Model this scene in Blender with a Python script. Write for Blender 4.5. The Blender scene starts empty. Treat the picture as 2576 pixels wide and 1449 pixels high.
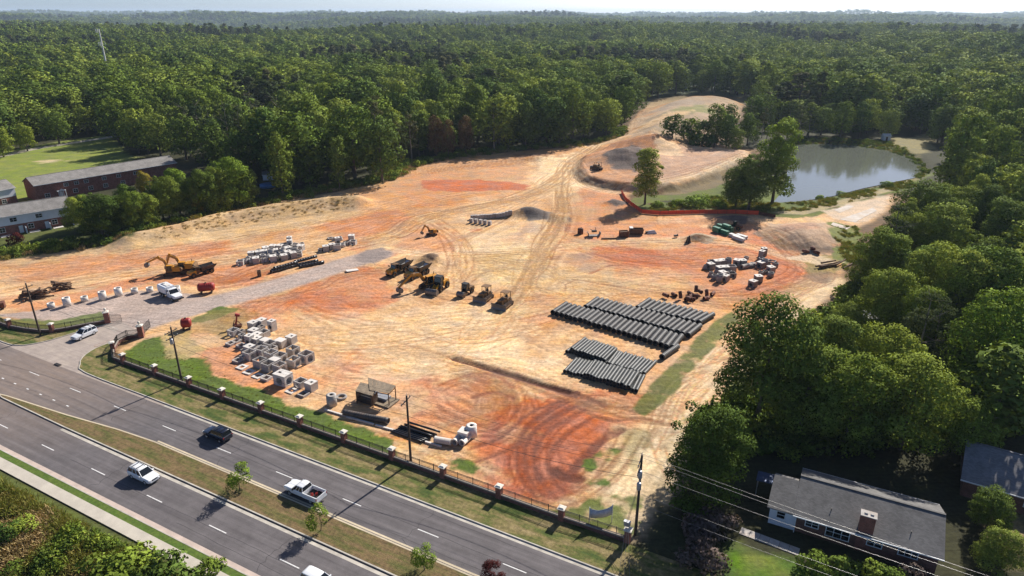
import bpy, math, random
import numpy as np
from mathutils import Vector, Matrix, noise as mnoise

# ------------------------------------------------------------------ camera, sky, sun, exposure
SC = bpy.context.scene
ROOT = SC.collection
rad = math.radians
CAM_H, PITCH = 60.0, rad(22.07)
cam_data = bpy.data.cameras.new('camera')
cam_data.lens = 24.0; cam_data.sensor_width = 36.0
cam_data.clip_start = 0.5; cam_data.clip_end = 40000.0
cam = bpy.data.objects.new('camera', cam_data); ROOT.objects.link(cam)
cam.location = (0, 0, CAM_H); cam.rotation_euler = (math.pi/2 - PITCH, 0, 0)
SC.camera = cam

SUN_AZ, SUN_EL = rad(36.5), rad(35.5)          # azimuth measured from +Y towards +X
world = bpy.data.worlds.new('World'); SC.world = world; world.use_nodes = True
wn = world.node_tree.nodes; wl = world.node_tree.links; wn.clear()
sky = wn.new('ShaderNodeTexSky'); sky.sky_type = 'NISHITA'; sky.sun_disc = False
sky.sun_elevation = SUN_EL; sky.sun_rotation = SUN_AZ
sky.altitude = 500; sky.air_density = 0.5; sky.dust_density = 1.1; sky.ozone_density = 4.0
bg = wn.new('ShaderNodeBackground'); bg.inputs['Strength'].default_value = 0.095
wo = wn.new('ShaderNodeOutputWorld')
wl.new(sky.outputs[0], bg.inputs[0]); wl.new(bg.outputs[0], wo.inputs[0])

sun_data = bpy.data.lights.new('sun', 'SUN'); sun_data.energy = 5.0
sun_data.angle = rad(0.55); sun_data.color = (1.0, 0.94, 0.85)
sun = bpy.data.objects.new('sun', sun_data); ROOT.objects.link(sun)
sd = Vector((math.sin(SUN_AZ)*math.cos(SUN_EL), math.cos(SUN_AZ)*math.cos(SUN_EL), math.sin(SUN_EL)))
sun.rotation_euler = sd.to_track_quat('Z', 'Y').to_euler(); sun.location = (150, 200, 200)

vs = SC.view_settings
vs.view_transform = 'Standard'; vs.look = 'None'; vs.gamma = 1.0; vs.exposure = 0.58; vs.use_curve_mapping = False
SC.cycles.max_bounces = 6; SC.cycles.diffuse_bounces = 2; SC.cycles.glossy_bounces = 3
SC.cycles.transmission_bounces = 3; SC.cycles.volume_bounces = 0; SC.cycles.transparent_max_bounces = 4
SC.cycles.use_denoising = True
SC.cycles.caustics_reflective = False; SC.cycles.caustics_refractive = False

# ------------------------------------------------------------------ survey helpers
# the survey plan: points of the place were read off as sightings (sx, sy) on a 2576 x 1449 plate and laid on the ground
FPX, PCX, PCY = 1717.0, 1288.0, 724.5
def P(px, py, z=0.0):
    r = (px-PCX)/FPX; u = -(py-PCY)/FPX
    dz = -math.sin(PITCH) + u*math.cos(PITCH); dy = math.cos(PITCH) + u*math.sin(PITCH)
    t = (CAM_H-z)/-dz
    return (r*t, dy*t)
def P3(px, py, z=0.0):
    x, y = P(px, py, z); return Vector((x, y, z))
RD = (0.881, -0.473); RN = (0.473, 0.881)       # road axis and its normal
ROAD_YAW = math.atan2(RD[1], RD[0])
def S(s, n): return (s*RD[0]+n*RN[0], s*RD[1]+n*RN[1])
def SNof(x, y): return (x*RD[0]+y*RD[1], x*RN[0]+y*RN[1])
def yaw_of(a, b): return math.atan2(b[1]-a[1], b[0]-a[0])

# ------------------------------------------------------------------ object helpers
def tag(o, label=None, cat=None, group=None, kind=None):
    if label: o['label'] = label
    if cat: o['category'] = cat
    if group: o['group'] = group
    if kind: o['kind'] = kind
    return o
def link(o, parent=None):
    ROOT.objects.link(o)
    if parent is not None: o.parent = parent
    return o
def thing(name, label, cat, loc=(0,0,0), rz=0.0, group=None, scale=1.0):
    o = bpy.data.objects.new(name, None); link(o)
    o.empty_display_size = 0.5
    o.location = loc; o.rotation_euler = (0, 0, rz)
    o.scale = (scale,)*3 if not hasattr(scale, '__len__') else scale
    return tag(o, label, cat, group)
def obj(name, mesh, parent=None, loc=(0,0,0), rot=(0,0,0), scale=None):
    o = bpy.data.objects.new(name, mesh); link(o, parent)
    o.location = loc; o.rotation_euler = rot
    if scale is not None: o.scale = scale if hasattr(scale, '__len__') else (scale,)*3
    return o
KIDS = {}
def dup(root, loc=None, rz=None, label=None, group=None, scale=None):
    r = root.copy(); ROOT.objects.link(r)
    if loc is not None: r.location = loc
    if rz is not None: r.rotation_euler = (0, 0, rz)
    if scale is not None: r.scale = scale if hasattr(scale, '__len__') else (scale,)*3
    if label: r['label'] = label
    if group: r['group'] = group
    for ch in root.children:
        c = ch.copy(); ROOT.objects.link(c); c.parent = r
        for g in ch.children:
            d = g.copy(); ROOT.objects.link(d); d.parent = c
    return r

class MB:
    """collects geometry for one mesh"""
    def __init__(s): s.v = []; s.f = []; s.m = []; s.sm = []
    def add(s, verts, faces, mi=0, smooth=False, M=None):
        b = len(s.v)
        if M is not None: verts = [M @ Vector(q) for q in verts]
        s.v += [tuple(q) for q in verts]
        s.f += [tuple(i+b for i in f) for f in faces]
        s.m += [mi]*len(faces); s.sm += [smooth]*len(faces)
        return s
    def box(s, c, d, rz=0.0, mi=0, taper=1.0, M=None, ry=0.0, rx=0.0, tx=None):
        x, y, z = d[0]/2, d[1]/2, d[2]/2
        t = taper; t2 = taper if tx is None else tx
        vs_ = [(-x,-y,-z),(x,-y,-z),(x,y,-z),(-x,y,-z),(-x*t2,-y*t,z),(x*t2,-y*t,z),(x*t2,y*t,z),(-x*t2,y*t,z)]
        R = Matrix.Translation(c) @ Matrix.Rotation(rz,4,'Z') @ Matrix.Rotation(ry,4,'Y') @ Matrix.Rotation(rx,4,'X')
        if M is not None: R = M @ R
        return s.add(vs_, [(3,2,1,0),(4,5,6,7),(0,1,5,4),(1,2,6,5),(2,3,7,6),(3,0,4,7)], mi, False, R)
    def cyl(s, a, b, r0, r1=None, n=12, mi=0, caps=True, smooth=True):
        a = Vector(a); b = Vector(b); r1 = r0 if r1 is None else r1
        q = (b-a).to_track_quat('Z', 'Y')
        vv = []
        for k in range(n):
            t = 2*math.pi*k/n; d = q @ Vector((math.cos(t), math.sin(t), 0))
            vv += [a+d*r0, b+d*r1]
        ff = [(2*k, 2*((k+1)%n), 2*((k+1)%n)+1, 2*k+1) for k in range(n)]
        s.add(vv, ff, mi, smooth)
        if caps:
            s.add(vv, [tuple(2*k for k in reversed(range(n))), tuple(2*k+1 for k in range(n))], mi, False)
        return s
    def tube(s, pts, r, n=6, mi=0, smooth=True):
        for a, b in zip(pts[:-1], pts[1:]): s.cyl(a, b, r, r, n, mi, False, smooth)
        return s
    def lathe(s, prof, n=16, mi=0, M=None, smooth=True):
        vv = []; ff = []
        for k in range(n):
            t = 2*math.pi*k/n
            for (r, z) in prof: vv.append((r*math.cos(t), r*math.sin(t), z))
        m = len(prof)
        for k in range(n):
            k2 = (k+1) % n
            for j in range(m-1): ff.append((k*m+j, k2*m+j, k2*m+j+1, k*m+j+1))
        return s.add(vv, ff, mi, smooth, M)
    def prism(s, poly, y0, y1, mi=0, M=None):
        """poly in (x,z), extruded along y"""
        n = len(poly)
        vv = [(x, y0, z) for x, z in poly] + [(x, y1, z) for x, z in poly]
        ff = [tuple(range(n)), tuple(reversed(range(n, 2*n)))] + [(i, i+n, (i+1)%n+n, (i+1)%n) for i in range(n)]
        return s.add(vv, ff, mi, False, M)
    def loft(s, rings, mi=0, caps=True, smooth=False):
        n = len(rings[0]); vv = [p for r in rings for p in r]; ff = []
        for i in range(len(rings)-1):
            for j in range(n):
                j2 = (j+1) % n
                ff.append((i*n+j, i*n+j2, (i+1)*n+j2, (i+1)*n+j))
        if caps:
            ff.append(tuple(reversed(range(n)))); b = (len(rings)-1)*n; ff.append(tuple(b+j for j in range(n)))
        return s.add(vv, ff, mi, smooth)
    def mesh(s, name, *mats):
        me = bpy.data.meshes.new(name)
        me.from_pydata(s.v, [], s.f)
        for m in mats: me.materials.append(m)
        me.polygons.foreach_set('material_index', s.m)
        me.polygons.foreach_set('use_smooth', s.sm)
        me.update()
        return me
    def build(s, name, mats, parent=None, loc=(0,0,0), rot=(0,0,0), scale=None):
        if not isinstance(mats, (list, tuple)): mats = [mats]
        return obj(name, s.mesh(name, *mats), parent, loc, rot, scale)

# ------------------------------------------------------------------ materials
def nt(name):
    m = bpy.data.materials.new(name); m.use_nodes = True
    t = m.node_tree; t.nodes.clear(); return m, t.nodes, t.links
def mat(name, col, rough=0.75, var=0.18, scale=3.0, metal=0.0, bump=0.0, rnd=0.0, dirt=None, dirt_amt=0.5, spec=0.4, coat=0.0):
    m, N, L = nt(name)
    out = N.new('ShaderNodeOutputMaterial'); b = N.new('ShaderNodeBsdfPrincipled')
    L.new(b.outputs[0], out.inputs[0])
    tc = N.new('ShaderNodeTexCoord'); nz = N.new('ShaderNodeTexNoise')
    nz.inputs['Scale'].default_value = scale; nz.inputs['Detail'].default_value = 6; nz.inputs['Roughness'].default_value = 0.62
    L.new(tc.outputs['Object'], nz.inputs['Vector'])
    mr = N.new('ShaderNodeMapRange'); mr.inputs[1].default_value = 0.3; mr.inputs[2].default_value = 0.7
    mr.inputs[3].default_value = 1-var; mr.inputs[4].default_value = 1+var
    L.new(nz.outputs[0], mr.inputs[0])
    mul = N.new('ShaderNodeVectorMath'); mul.operation = 'SCALE'
    mul.inputs[0].default_value = col[:3]; L.new(mr.outputs[0], mul.inputs['Scale'])
    last = mul.outputs[0]
    if rnd:
        oi = N.new('ShaderNodeObjectInfo'); r2 = N.new('ShaderNodeMapRange')
        r2.inputs[3].default_value = 1-rnd; r2.inputs[4].default_value = 1+rnd
        L.new(oi.outputs['Random'], r2.inputs[0])
        m2 = N.new('ShaderNodeVectorMath'); m2.operation = 'SCALE'; L.new(last, m2.inputs[0]); L.new(r2.outputs[0], m2.inputs['Scale'])
        last = m2.outputs[0]
    if dirt is not None:
        n2 = N.new('ShaderNodeTexNoise'); n2.inputs['Scale'].default_value = scale*0.55; n2.inputs['Detail'].default_value = 5
        L.new(tc.outputs['Object'], n2.inputs['Vector'])
        r3 = N.new('ShaderNodeMapRange'); r3.inputs[1].default_value = 0.45; r3.inputs[2].default_value = 0.68
        r3.inputs[3].default_value = 0.0; r3.inputs[4].default_value = dirt_amt
        L.new(n2.outputs[0], r3.inputs[0])
        mx = N.new('ShaderNodeMix'); mx.data_type = 'RGBA'; L.new(r3.outputs[0], mx.inputs['Factor'])
        L.new(last, mx.inputs['A']); mx.inputs['B'].default_value = (*dirt, 1); last = mx.outputs['Result']
    L.new(last, b.inputs['Base Color'])
    b.inputs['Roughness'].default_value = rough; b.inputs['Metallic'].default_value = metal
    b.inputs['Specular IOR Level'].default_value = spec
    if coat: b.inputs['Coat Weight'].default_value = coat
    if bump:
        bp = N.new('ShaderNodeBump'); bp.inputs['Strength'].default_value = bump; bp.inputs['Distance'].default_value = 0.05
        L.new(nz.outputs[0], bp.inputs['Height']); L.new(bp.outputs[0], b.inputs['Normal'])
    return m
DUST = (0.42, 0.24, 0.12)
M = {
 'concrete': mat('concrete', (0.43, 0.40, 0.37), 0.9, 0.22, 1.6, rnd=0.16, dirt=(0.38,0.27,0.19), dirt_amt=0.45, bump=0.2),
 'concrete_light': mat('concrete_light', (0.66, 0.62, 0.57), 0.9, 0.14, 1.6, rnd=0.08, dirt=(0.42,0.33,0.25), dirt_amt=0.3, bump=0.15),
 'concrete_dull': mat('concrete_dull', (0.26, 0.245, 0.235), 0.9, 0.25, 1.4, rnd=0.25, dirt=(0.34,0.22,0.15), dirt_amt=0.4, bump=0.2),
 'kerb': mat('kerb', (0.46, 0.42, 0.36), 0.9, 0.25, 0.7, bump=0.2),
 'pipe_black': mat('pipe_black', (0.050, 0.050, 0.051), 0.58, 0.2, 1.2, rnd=0.3, dirt=(0.16,0.13,0.11), dirt_amt=0.25, spec=0.35),
 'pipe_gloss': mat('pipe_gloss', (0.012, 0.013, 0.016), 0.28, 0.3, 1.2, rnd=0.2, dirt=(0.15,0.11,0.08), dirt_amt=0.2, spec=0.5),
 'pipe_grey': mat('pipe_grey', (0.062, 0.066, 0.064), 0.52, 0.2, 1.2, rnd=0.25, dirt=(0.17,0.15,0.13), dirt_amt=0.2, spec=0.4),
 'yellow': mat('yellow', (0.56, 0.25, 0.018), 0.5, 0.2, 1.2, dirt=DUST, dirt_amt=0.45),
 'yellow_dark': mat('yellow_dark', (0.17, 0.088, 0.028), 0.6, 0.3, 1.2, dirt=(.22,.13,.07), dirt_amt=0.4),
 'track_steel': mat('track_steel', (0.07, 0.045, 0.032), 0.7, 0.35, 3.0, dirt=(0.22,0.11,0.06), dirt_amt=0.6),
 'dark_metal': mat('dark_metal', (0.035, 0.032, 0.030), 0.55, 0.3, 2.0, dirt=(0.20,0.12,0.07), dirt_amt=0.35),
 'steel_grey': mat('steel_grey', (0.16, 0.155, 0.15), 0.45, 0.25, 2.0, dirt=(0.22,0.14,0.09), dirt_amt=0.4, metal=0.3),
 'tyre': mat('tyre', (0.018, 0.017, 0.016), 0.85, 0.3, 4.0, dirt=(0.15,0.09,0.05), dirt_amt=0.35),
 'rim': mat('rim', (0.42, 0.42, 0.43), 0.35, 0.1, 4.0, metal=0.7),
 'glass': mat('glass', (0.012, 0.015, 0.018), 0.08, 0.1, 1.0, spec=0.6),
 'white_paint': mat('white_paint', (0.78, 0.79, 0.80), 0.3, 0.03, 1.0, spec=0.5, coat=0.5),
 'white_dull': mat('white_dull', (0.62, 0.60, 0.57), 0.7, 0.08, 1.0),
 'navy_paint': mat('navy_paint', (0.010, 0.013, 0.026), 0.25, 0.1, 1.0, spec=0.5, coat=0.7),
 'black_plastic': mat('black_plastic', (0.02, 0.02, 0.021), 0.6, 0.2, 3.0),
 'red_lamp': mat('red_lamp', (0.35, 0.015, 0.012), 0.3, 0.05, 3.0),
 'lamp_white': mat('lamp_white', (0.6, 0.6, 0.6), 0.2, 0.05, 3.0),
 'red_paint': mat('red_paint', (0.30, 0.022, 0.018), 0.5, 0.25, 1.2, dirt=(0.2,0.08,0.05), dirt_amt=0.3),
 'rust': mat('rust', (0.12, 0.045, 0.028), 0.85, 0.4, 3.0, rnd=0.3, dirt=(0.25,0.11,0.06), dirt_amt=0.5),
 'brown_board': mat('brown_board', (0.10, 0.055, 0.03), 0.85, 0.3, 3.0, rnd=0.2),
 'wood_pole': mat('wood_pole', (0.075, 0.055, 0.042), 0.9, 0.3, 2.0),
 'weathered_wood': mat('weathered_wood', (0.27, 0.21, 0.145), 0.9, 0.3, 2.5, rnd=0.12),
 'ply_dark': mat('ply_dark', (0.14, 0.095, 0.06), 0.9, 0.3, 2.5, rnd=0.12),
 'bark': mat('bark', (0.13, 0.10, 0.075), 0.95, 0.35, 2.0, bump=0.4),
 'bark_pale': mat('bark_pale', (0.24, 0.20, 0.155), 0.95, 0.3, 2.0, bump=0.4),
 'log_wood': mat('log_wood', (0.12, 0.075, 0.05), 0.95, 0.4, 2.0, rnd=0.45, dirt=(0.30,0.20,0.12), dirt_amt=0.5),
 'brick': None, 'brick_dark': None,
 'cap_stone': mat('cap_stone', (0.68, 0.63, 0.54), 0.85, 0.1, 1.5, rnd=0.05),
 'iron': mat('iron', (0.015, 0.015, 0.015), 0.5, 0.1, 3.0),
 'wire': mat('wire', (0.05, 0.05, 0.05), 0.4, 0.1, 3.0, metal=0.3),
 'wire_bright': mat('wire_bright', (0.22, 0.215, 0.21), 0.35, 0.1, 3.0, metal=0.7),
 'galv': mat('galv', (0.42, 0.43, 0.45), 0.45, 0.15, 2.0, metal=0.5),
 'insulator': mat('insulator', (0.55, 0.54, 0.52), 0.4, 0.1, 3.0),
 'siding': mat('siding', (0.72, 0.73, 0.76), 0.6, 0.06, 0.8),
 'trim': mat('trim', (0.75, 0.75, 0.74), 0.5, 0.05, 1.0),
 'shingle': None,
 'green_wrap': mat('green_wrap', (0.022, 0.17, 0.095), 0.45, 0.22, 0.9, rnd=0.15),
 'orange_net': mat('orange_net', (0.80, 0.085, 0.03), 0.7, 0.2, 0.6),
 'blue_tarp': mat('blue_tarp', (0.05, 0.16, 0.34), 0.45, 0.25, 0.8),
 'blue_metal': mat('blue_metal', (0.045, 0.075, 0.16), 0.35, 0.3, 2.5, metal=0.3),
 'pack_grey': mat('pack_grey', (0.46, 0.42, 0.39), 0.85, 0.2, 3.0, rnd=0.2, dirt=(0.30,0.17,0.11), dirt_amt=0.4),
 'banner': mat('banner', (0.48, 0.50, 0.54), 0.7, 0.25, 2.0),
 'stone_gate': mat('stone_gate', (0.60, 0.55, 0.47), 0.9, 0.15, 2.0),
}
def brick_mat(name, c1, c2, mortar, sc=1.0):
    m, N, L = nt(name)
    out = N.new('ShaderNodeOutputMaterial'); b = N.new('ShaderNodeBsdfPrincipled'); L.new(b.outputs[0], out.inputs[0])
    tc = N.new('ShaderNodeTexCoord'); mp = N.new('ShaderNodeMapping')
    # run the courses round vertical walls: use (x+y, z)
    sep = N.new('ShaderNodeSeparateXYZ'); cmb = N.new('ShaderNodeCombineXYZ'); ad = N.new('ShaderNodeMath'); ad.operation = 'ADD'
    L.new(tc.outputs['Object'], sep.inputs[0]); L.new(sep.outputs[0], ad.inputs[0]); L.new(sep.outputs[1], ad.inputs[1])
    L.new(ad.outputs[0], cmb.inputs[0]); L.new(sep.outputs[2], cmb.inputs[1])
    bt = N.new('ShaderNodeTexBrick'); L.new(cmb.outputs[0], bt.inputs['Vector'])
    bt.inputs['Color1'].default_value = (*c1, 1); bt.inputs['Color2'].default_value = (*c2, 1); bt.inputs['Mortar'].default_value = (*mortar, 1)
    bt.inputs['Scale'].default_value = 4.4*sc; bt.inputs['Mortar Size'].default_value = 0.02; bt.inputs['Brick Width'].default_value = 0.9; bt.inputs['Row Height'].default_value = 0.3
    nz = N.new('ShaderNodeTexNoise'); nz.inputs['Scale'].default_value = 1.3; nz.inputs['Detail'].default_value = 5; L.new(tc.outputs['Object'], nz.inputs['Vector'])
    mr = N.new('ShaderNodeMapRange'); mr.inputs[1].default_value=.3; mr.inputs[2].default_value=.7; mr.inputs[3].default_value = 0.75; mr.inputs[4].default_value = 1.25; L.new(nz.outputs[0], mr.inputs[0])
    sc_ = N.new('ShaderNodeVectorMath'); sc_.operation = 'SCALE'; L.new(bt.outputs[0], sc_.inputs[0]); L.new(mr.outputs[0], sc_.inputs['Scale'])
    L.new(sc_.outputs[0], b.inputs['Base Color']); b.inputs['Roughness'].default_value = 0.9
    bp = N.new('ShaderNodeBump'); bp.inputs['Strength'].default_value = 0.4; bp.inputs['Distance'].default_value = 0.02; bp.invert = True
    L.new(bt.outputs['Fac'], bp.inputs['Height']); L.new(bp.outputs[0], b.inputs['Normal'])
    return m
M['brick'] = brick_mat('brick', (0.27,0.085,0.052), (0.20,0.06,0.04), (0.36,0.28,0.24))
M['brick_dark'] = brick_mat('brick_dark', (0.19,0.075,0.05), (0.13,0.05,0.036), (0.25,0.19,0.16))
def shingle_mat(name, c, var=0.3):
    m, N, L = nt(name)
    out = N.new('ShaderNodeOutputMaterial'); b = N.new('ShaderNodeBsdfPrincipled'); L.new(b.outputs[0], out.inputs[0])
    tc = N.new('ShaderNodeTexCoord')
    bt = N.new('ShaderNodeTexBrick'); L.new(tc.outputs['Object'], bt.inputs['Vector'])
    bt.inputs['Color1'].default_value = (*[k*0.85 for k in c], 1); bt.inputs['Color2'].default_value = (*[k*1.15 for k in c], 1); bt.inputs['Mortar'].default_value = (*[k*0.6 for k in c], 1)
    bt.inputs['Scale'].default_value = 3.0; bt.inputs['Mortar Size'].default_value = 0.012; bt.inputs['Brick Width'].default_value = 0.9; bt.inputs['Row Height'].default_value = 0.45
    nz = N.new('ShaderNodeTexNoise'); nz.inputs['Scale'].default_value = 0.5; nz.inputs['Detail'].default_value = 8; L.new(tc.outputs['Object'], nz.inputs['Vector'])
    mr = N.new('ShaderNodeMapRange'); mr.inputs[1].default_value=.3; mr.inputs[2].default_value=.7; mr.inputs[3].default_value = 1-var; mr.inputs[4].default_value = 1+var; L.new(nz.outputs[0], mr.inputs[0])
    sc_ = N.new('ShaderNodeVectorMath'); sc_.operation = 'SCALE'; L.new(bt.outputs[0], sc_.inputs[0]); L.new(mr.outputs[0], sc_.inputs['Scale'])
    L.new(sc_.outputs[0], b.inputs['Base Color']); b.inputs['Roughness'].default_value = 0.95
    b.inputs['Specular IOR Level'].default_value = 0.25
    return m
M['shingle'] = shingle_mat('shingle', (0.15, 0.145, 0.14), 0.18)
M['shingle_dark'] = shingle_mat('shingle_dark', (0.20, 0.195, 0.20), 0.18)
M['shingle_pale'] = shingle_mat('shingle_pale', (0.24, 0.225, 0.21), 0.2)

def leaf_mat(name, cols, trans=0.14, var=0.35):
    """foliage: one of several greens picked per plant, fine variation from leaf to leaf"""
    m, N, L = nt(name)
    out = N.new('ShaderNodeOutputMaterial')
    oi = N.new('ShaderNodeObjectInfo'); cr = N.new('ShaderNodeValToRGB'); L.new(oi.outputs['Random'], cr.inputs[0])
    el = cr.color_ramp.elements
    while len(el) < len(cols): el.new(0.5)
    for k, c in enumerate(cols): el[k].position = k/max(1, len(cols)-1); el[k].color = (*c, 1)
    ge = N.new('ShaderNodeNewGeometry'); mr = N.new('ShaderNodeMapRange')
    mr.inputs[3].default_value = 1-var; mr.inputs[4].default_value = 1+var
    L.new(ge.outputs['Random Per Island'], mr.inputs[0])
    sc_ = N.new('ShaderNodeVectorMath'); sc_.operation = 'SCALE'; L.new(cr.outputs[0], sc_.inputs[0]); L.new(mr.outputs[0], sc_.inputs['Scale'])
    d = N.new('ShaderNodeBsdfPrincipled'); d.inputs['Roughness'].default_value = 0.85; d.inputs['Specular IOR Level'].default_value = 0.06
    L.new(sc_.outputs[0], d.inputs['Base Color'])
    tr = N.new('ShaderNodeBsdfTranslucent')
    tw = N.new('ShaderNodeVectorMath'); tw.operation = 'MULTIPLY'; tw.inputs[1].default_value = (1.25, 1.15, 0.5); L.new(sc_.outputs[0], tw.inputs[0]); L.new(tw.outputs[0], tr.inputs[0])
    mx = N.new('ShaderNodeMixShader'); mx.inputs[0].default_value = trans
    L.new(d.outputs[0], mx.inputs[1]); L.new(tr.outputs[0], mx.inputs[2]); L.new(mx.outputs[0], out.inputs[0])
    return m
GREENS = [(0.072,0.118,0.022),(0.188,0.252,0.036),(0.102,0.165,0.028),(0.270,0.325,0.048),(0.080,0.138,0.028),(0.208,0.262,0.050)]
M['leaf'] = leaf_mat('leaf', GREENS)
M['leaf_bright'] = leaf_mat('leaf_bright', [(0.18,0.265,0.032),(0.22,0.30,0.04)])
M['leaf_yellow'] = leaf_mat('leaf_yellow', [(0.30,0.27,0.04),(0.34,0.25,0.05)])
M['leaf_pine'] = leaf_mat('leaf_pine', [(0.056,0.082,0.026),(0.080,0.098,0.032),(0.048,0.074,0.028),(0.100,0.098,0.040)], 0.15)
M['leaf_purple'] = leaf_mat('leaf_purple', [(0.075,0.016,0.016),(0.10,0.022,0.02)], 0.2)
M['leaf_pink'] = leaf_mat('leaf_pink', [(0.15,0.115,0.10),(0.18,0.135,0.12)], 0.15)
M['leaf_brown'] = leaf_mat('leaf_brown', [(0.13,0.085,0.042),(0.15,0.10,0.05)], 0.15)
M['weed'] = leaf_mat('weed', [(0.13,0.17,0.032),(0.24,0.23,0.06),(0.17,0.20,0.04),(0.30,0.24,0.075),(0.11,0.15,0.03)], 0.25)
M['brush'] = leaf_mat('brush', [(0.46,0.34,0.18),(0.40,0.28,0.13),(0.30,0.25,0.11)], 0.15)

# ------------------------------------------------------------------ terrain fields (numpy)
def vnoise(x, y, seed=0):
    xi = np.floor(x).astype(np.int64); yi = np.floor(y).astype(np.int64)
    fx = x-xi; fy = y-yi; fx = fx*fx*(3-2*fx); fy = fy*fy*(3-2*fy)
    def h(a, b):
        k = (a*374761393 + b*668265263 + seed*1274126177) & 0xFFFFFFFF
        k = ((k ^ (k >> 13))*1274126177) & 0xFFFFFFFF
        return ((k ^ (k >> 16)) & 0xFFFF)/65535.0
    return (h(xi,yi)*(1-fx)+h(xi+1,yi)*fx)*(1-fy) + (h(xi,yi+1)*(1-fx)+h(xi+1,yi+1)*fx)*fy
def fbm(x, y, sc, seed=0, oc=4):
    t = 0.0; a = 0.5; s = 1.0/sc; tot = 0.0
    for k in range(oc):
        t = t + a*vnoise(x*s+17.3*k, y*s-9.1*k, seed+k*31); tot += a; a *= 0.55; s *= 2.03
    return t/tot
def sstep(a, b, x):
    t = np.clip((x-a)/(b-a), 0, 1); return t*t*(3-2*t)
def poly_sd(X, Y, poly):
    """signed distance, positive inside"""
    d = np.full(X.shape, 1e9); ins = np.zeros(X.shape, bool); n = len(poly)
    for i in range(n):
        ax, ay = poly[i]; bx, by = poly[(i+1) % n]
        ex, ey = bx-ax, by-ay; L2 = ex*ex+ey*ey+1e-9
        t = np.clip(((X-ax)*ex+(Y-ay)*ey)/L2, 0, 1)
        d = np.minimum(d, np.hypot(X-ax-t*ex, Y-ay-t*ey))
        c = ((ay > Y) != (by > Y)) & (X < (bx-ax)*(Y-ay)/((by-ay) if abs(by-ay) > 1e-9 else 1e-9)+ax)
        ins ^= c
    return np.where(ins, d, -d)
def line_d(X, Y, pts):
    d = np.full(X.shape, 1e9)
    for (ax, ay), (bx, by) in zip(pts[:-1], pts[1:]):
        ex, ey = bx-ax, by-ay; L2 = ex*ex+ey*ey+1e-9
        t = np.clip(((X-ax)*ex+(Y-ay)*ey)/L2, 0, 1)
        d = np.minimum(d, np.hypot(X-ax-t*ex, Y-ay-t*ey))
    return d
def W(pts, z=0.0): return [P(a, b, z) for a, b in pts]

POND = W([(1955,505),(1985,470),(1990,415),(1985,385),(1988,366),(2060,362),(2150,367),(2230,378),(2290,398),(2316,425),(2300,444),(2240,456),(2170,470),(2100,488),(2030,500)], -1.0)
PLATEAU = W([(1447,425),(1465,395),(1530,372),(1650,368),(1800,374),(1890,382),(1875,408),(1800,440),(1700,470),(1620,478),(1520,464),(1465,448)], 1.5)
MOUND_R = W([(1905,575),(1930,560),(2000,552),(2080,556),(2140,572),(2140,600),(2110,622),(2060,634),(1990,622),(1935,602)], 1.0)
HILL = W([(1575,345),(1600,300),(1640,262),(1700,246),(1790,243),(1870,250),(1868,285),(1848,318),(1740,330),(1660,350)], 6.0)
BANK = W([(330,612),(440,585),(560,556),(700,532),(830,515),(900,512)])
FIELD = W([(-200,470),(-100,415),(0,383),(140,358),(275,338),(285,350),(305,370),(335,398),(320,430),(200,470),(60,520),(0,560),(-250,600)])
SITE = W([(-260,700),(-100,668),(0,655),(200,626),(330,612),(430,576),(560,544),(700,508),(900,472),(985,455),(1050,415),(1150,397),(1300,380),(1500,363),(1572,355),
          (1580,335),(1604,290),(1640,252),(1700,240),(1790,238),(1872,246),(1866,290),(1850,318),(1740,332),(1690,352),(1660,362),(1800,372),(1890,380),(1880,410),(1790,452),(1700,478),
          (1600,480),(1575,500),(1615,535),(1760,535),(1905,537),(1960,546),(2060,540),(2140,515),(2240,487),(2262,495),(2215,545),(2160,575),(2120,625),(2135,665),(2110,720),(2060,770),(1975,800),(1890,850),(1860,900),
          (1835,990),(1700,1062),(1668,1110),(1648,1180),(1630,1260),(1600,1360),(1580,1362),(1413,1305),(985,1155),(648,1042),(302,915),(285,880),(357,840),(270,805),(133,832),(26,822),(-160,800)])
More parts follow.
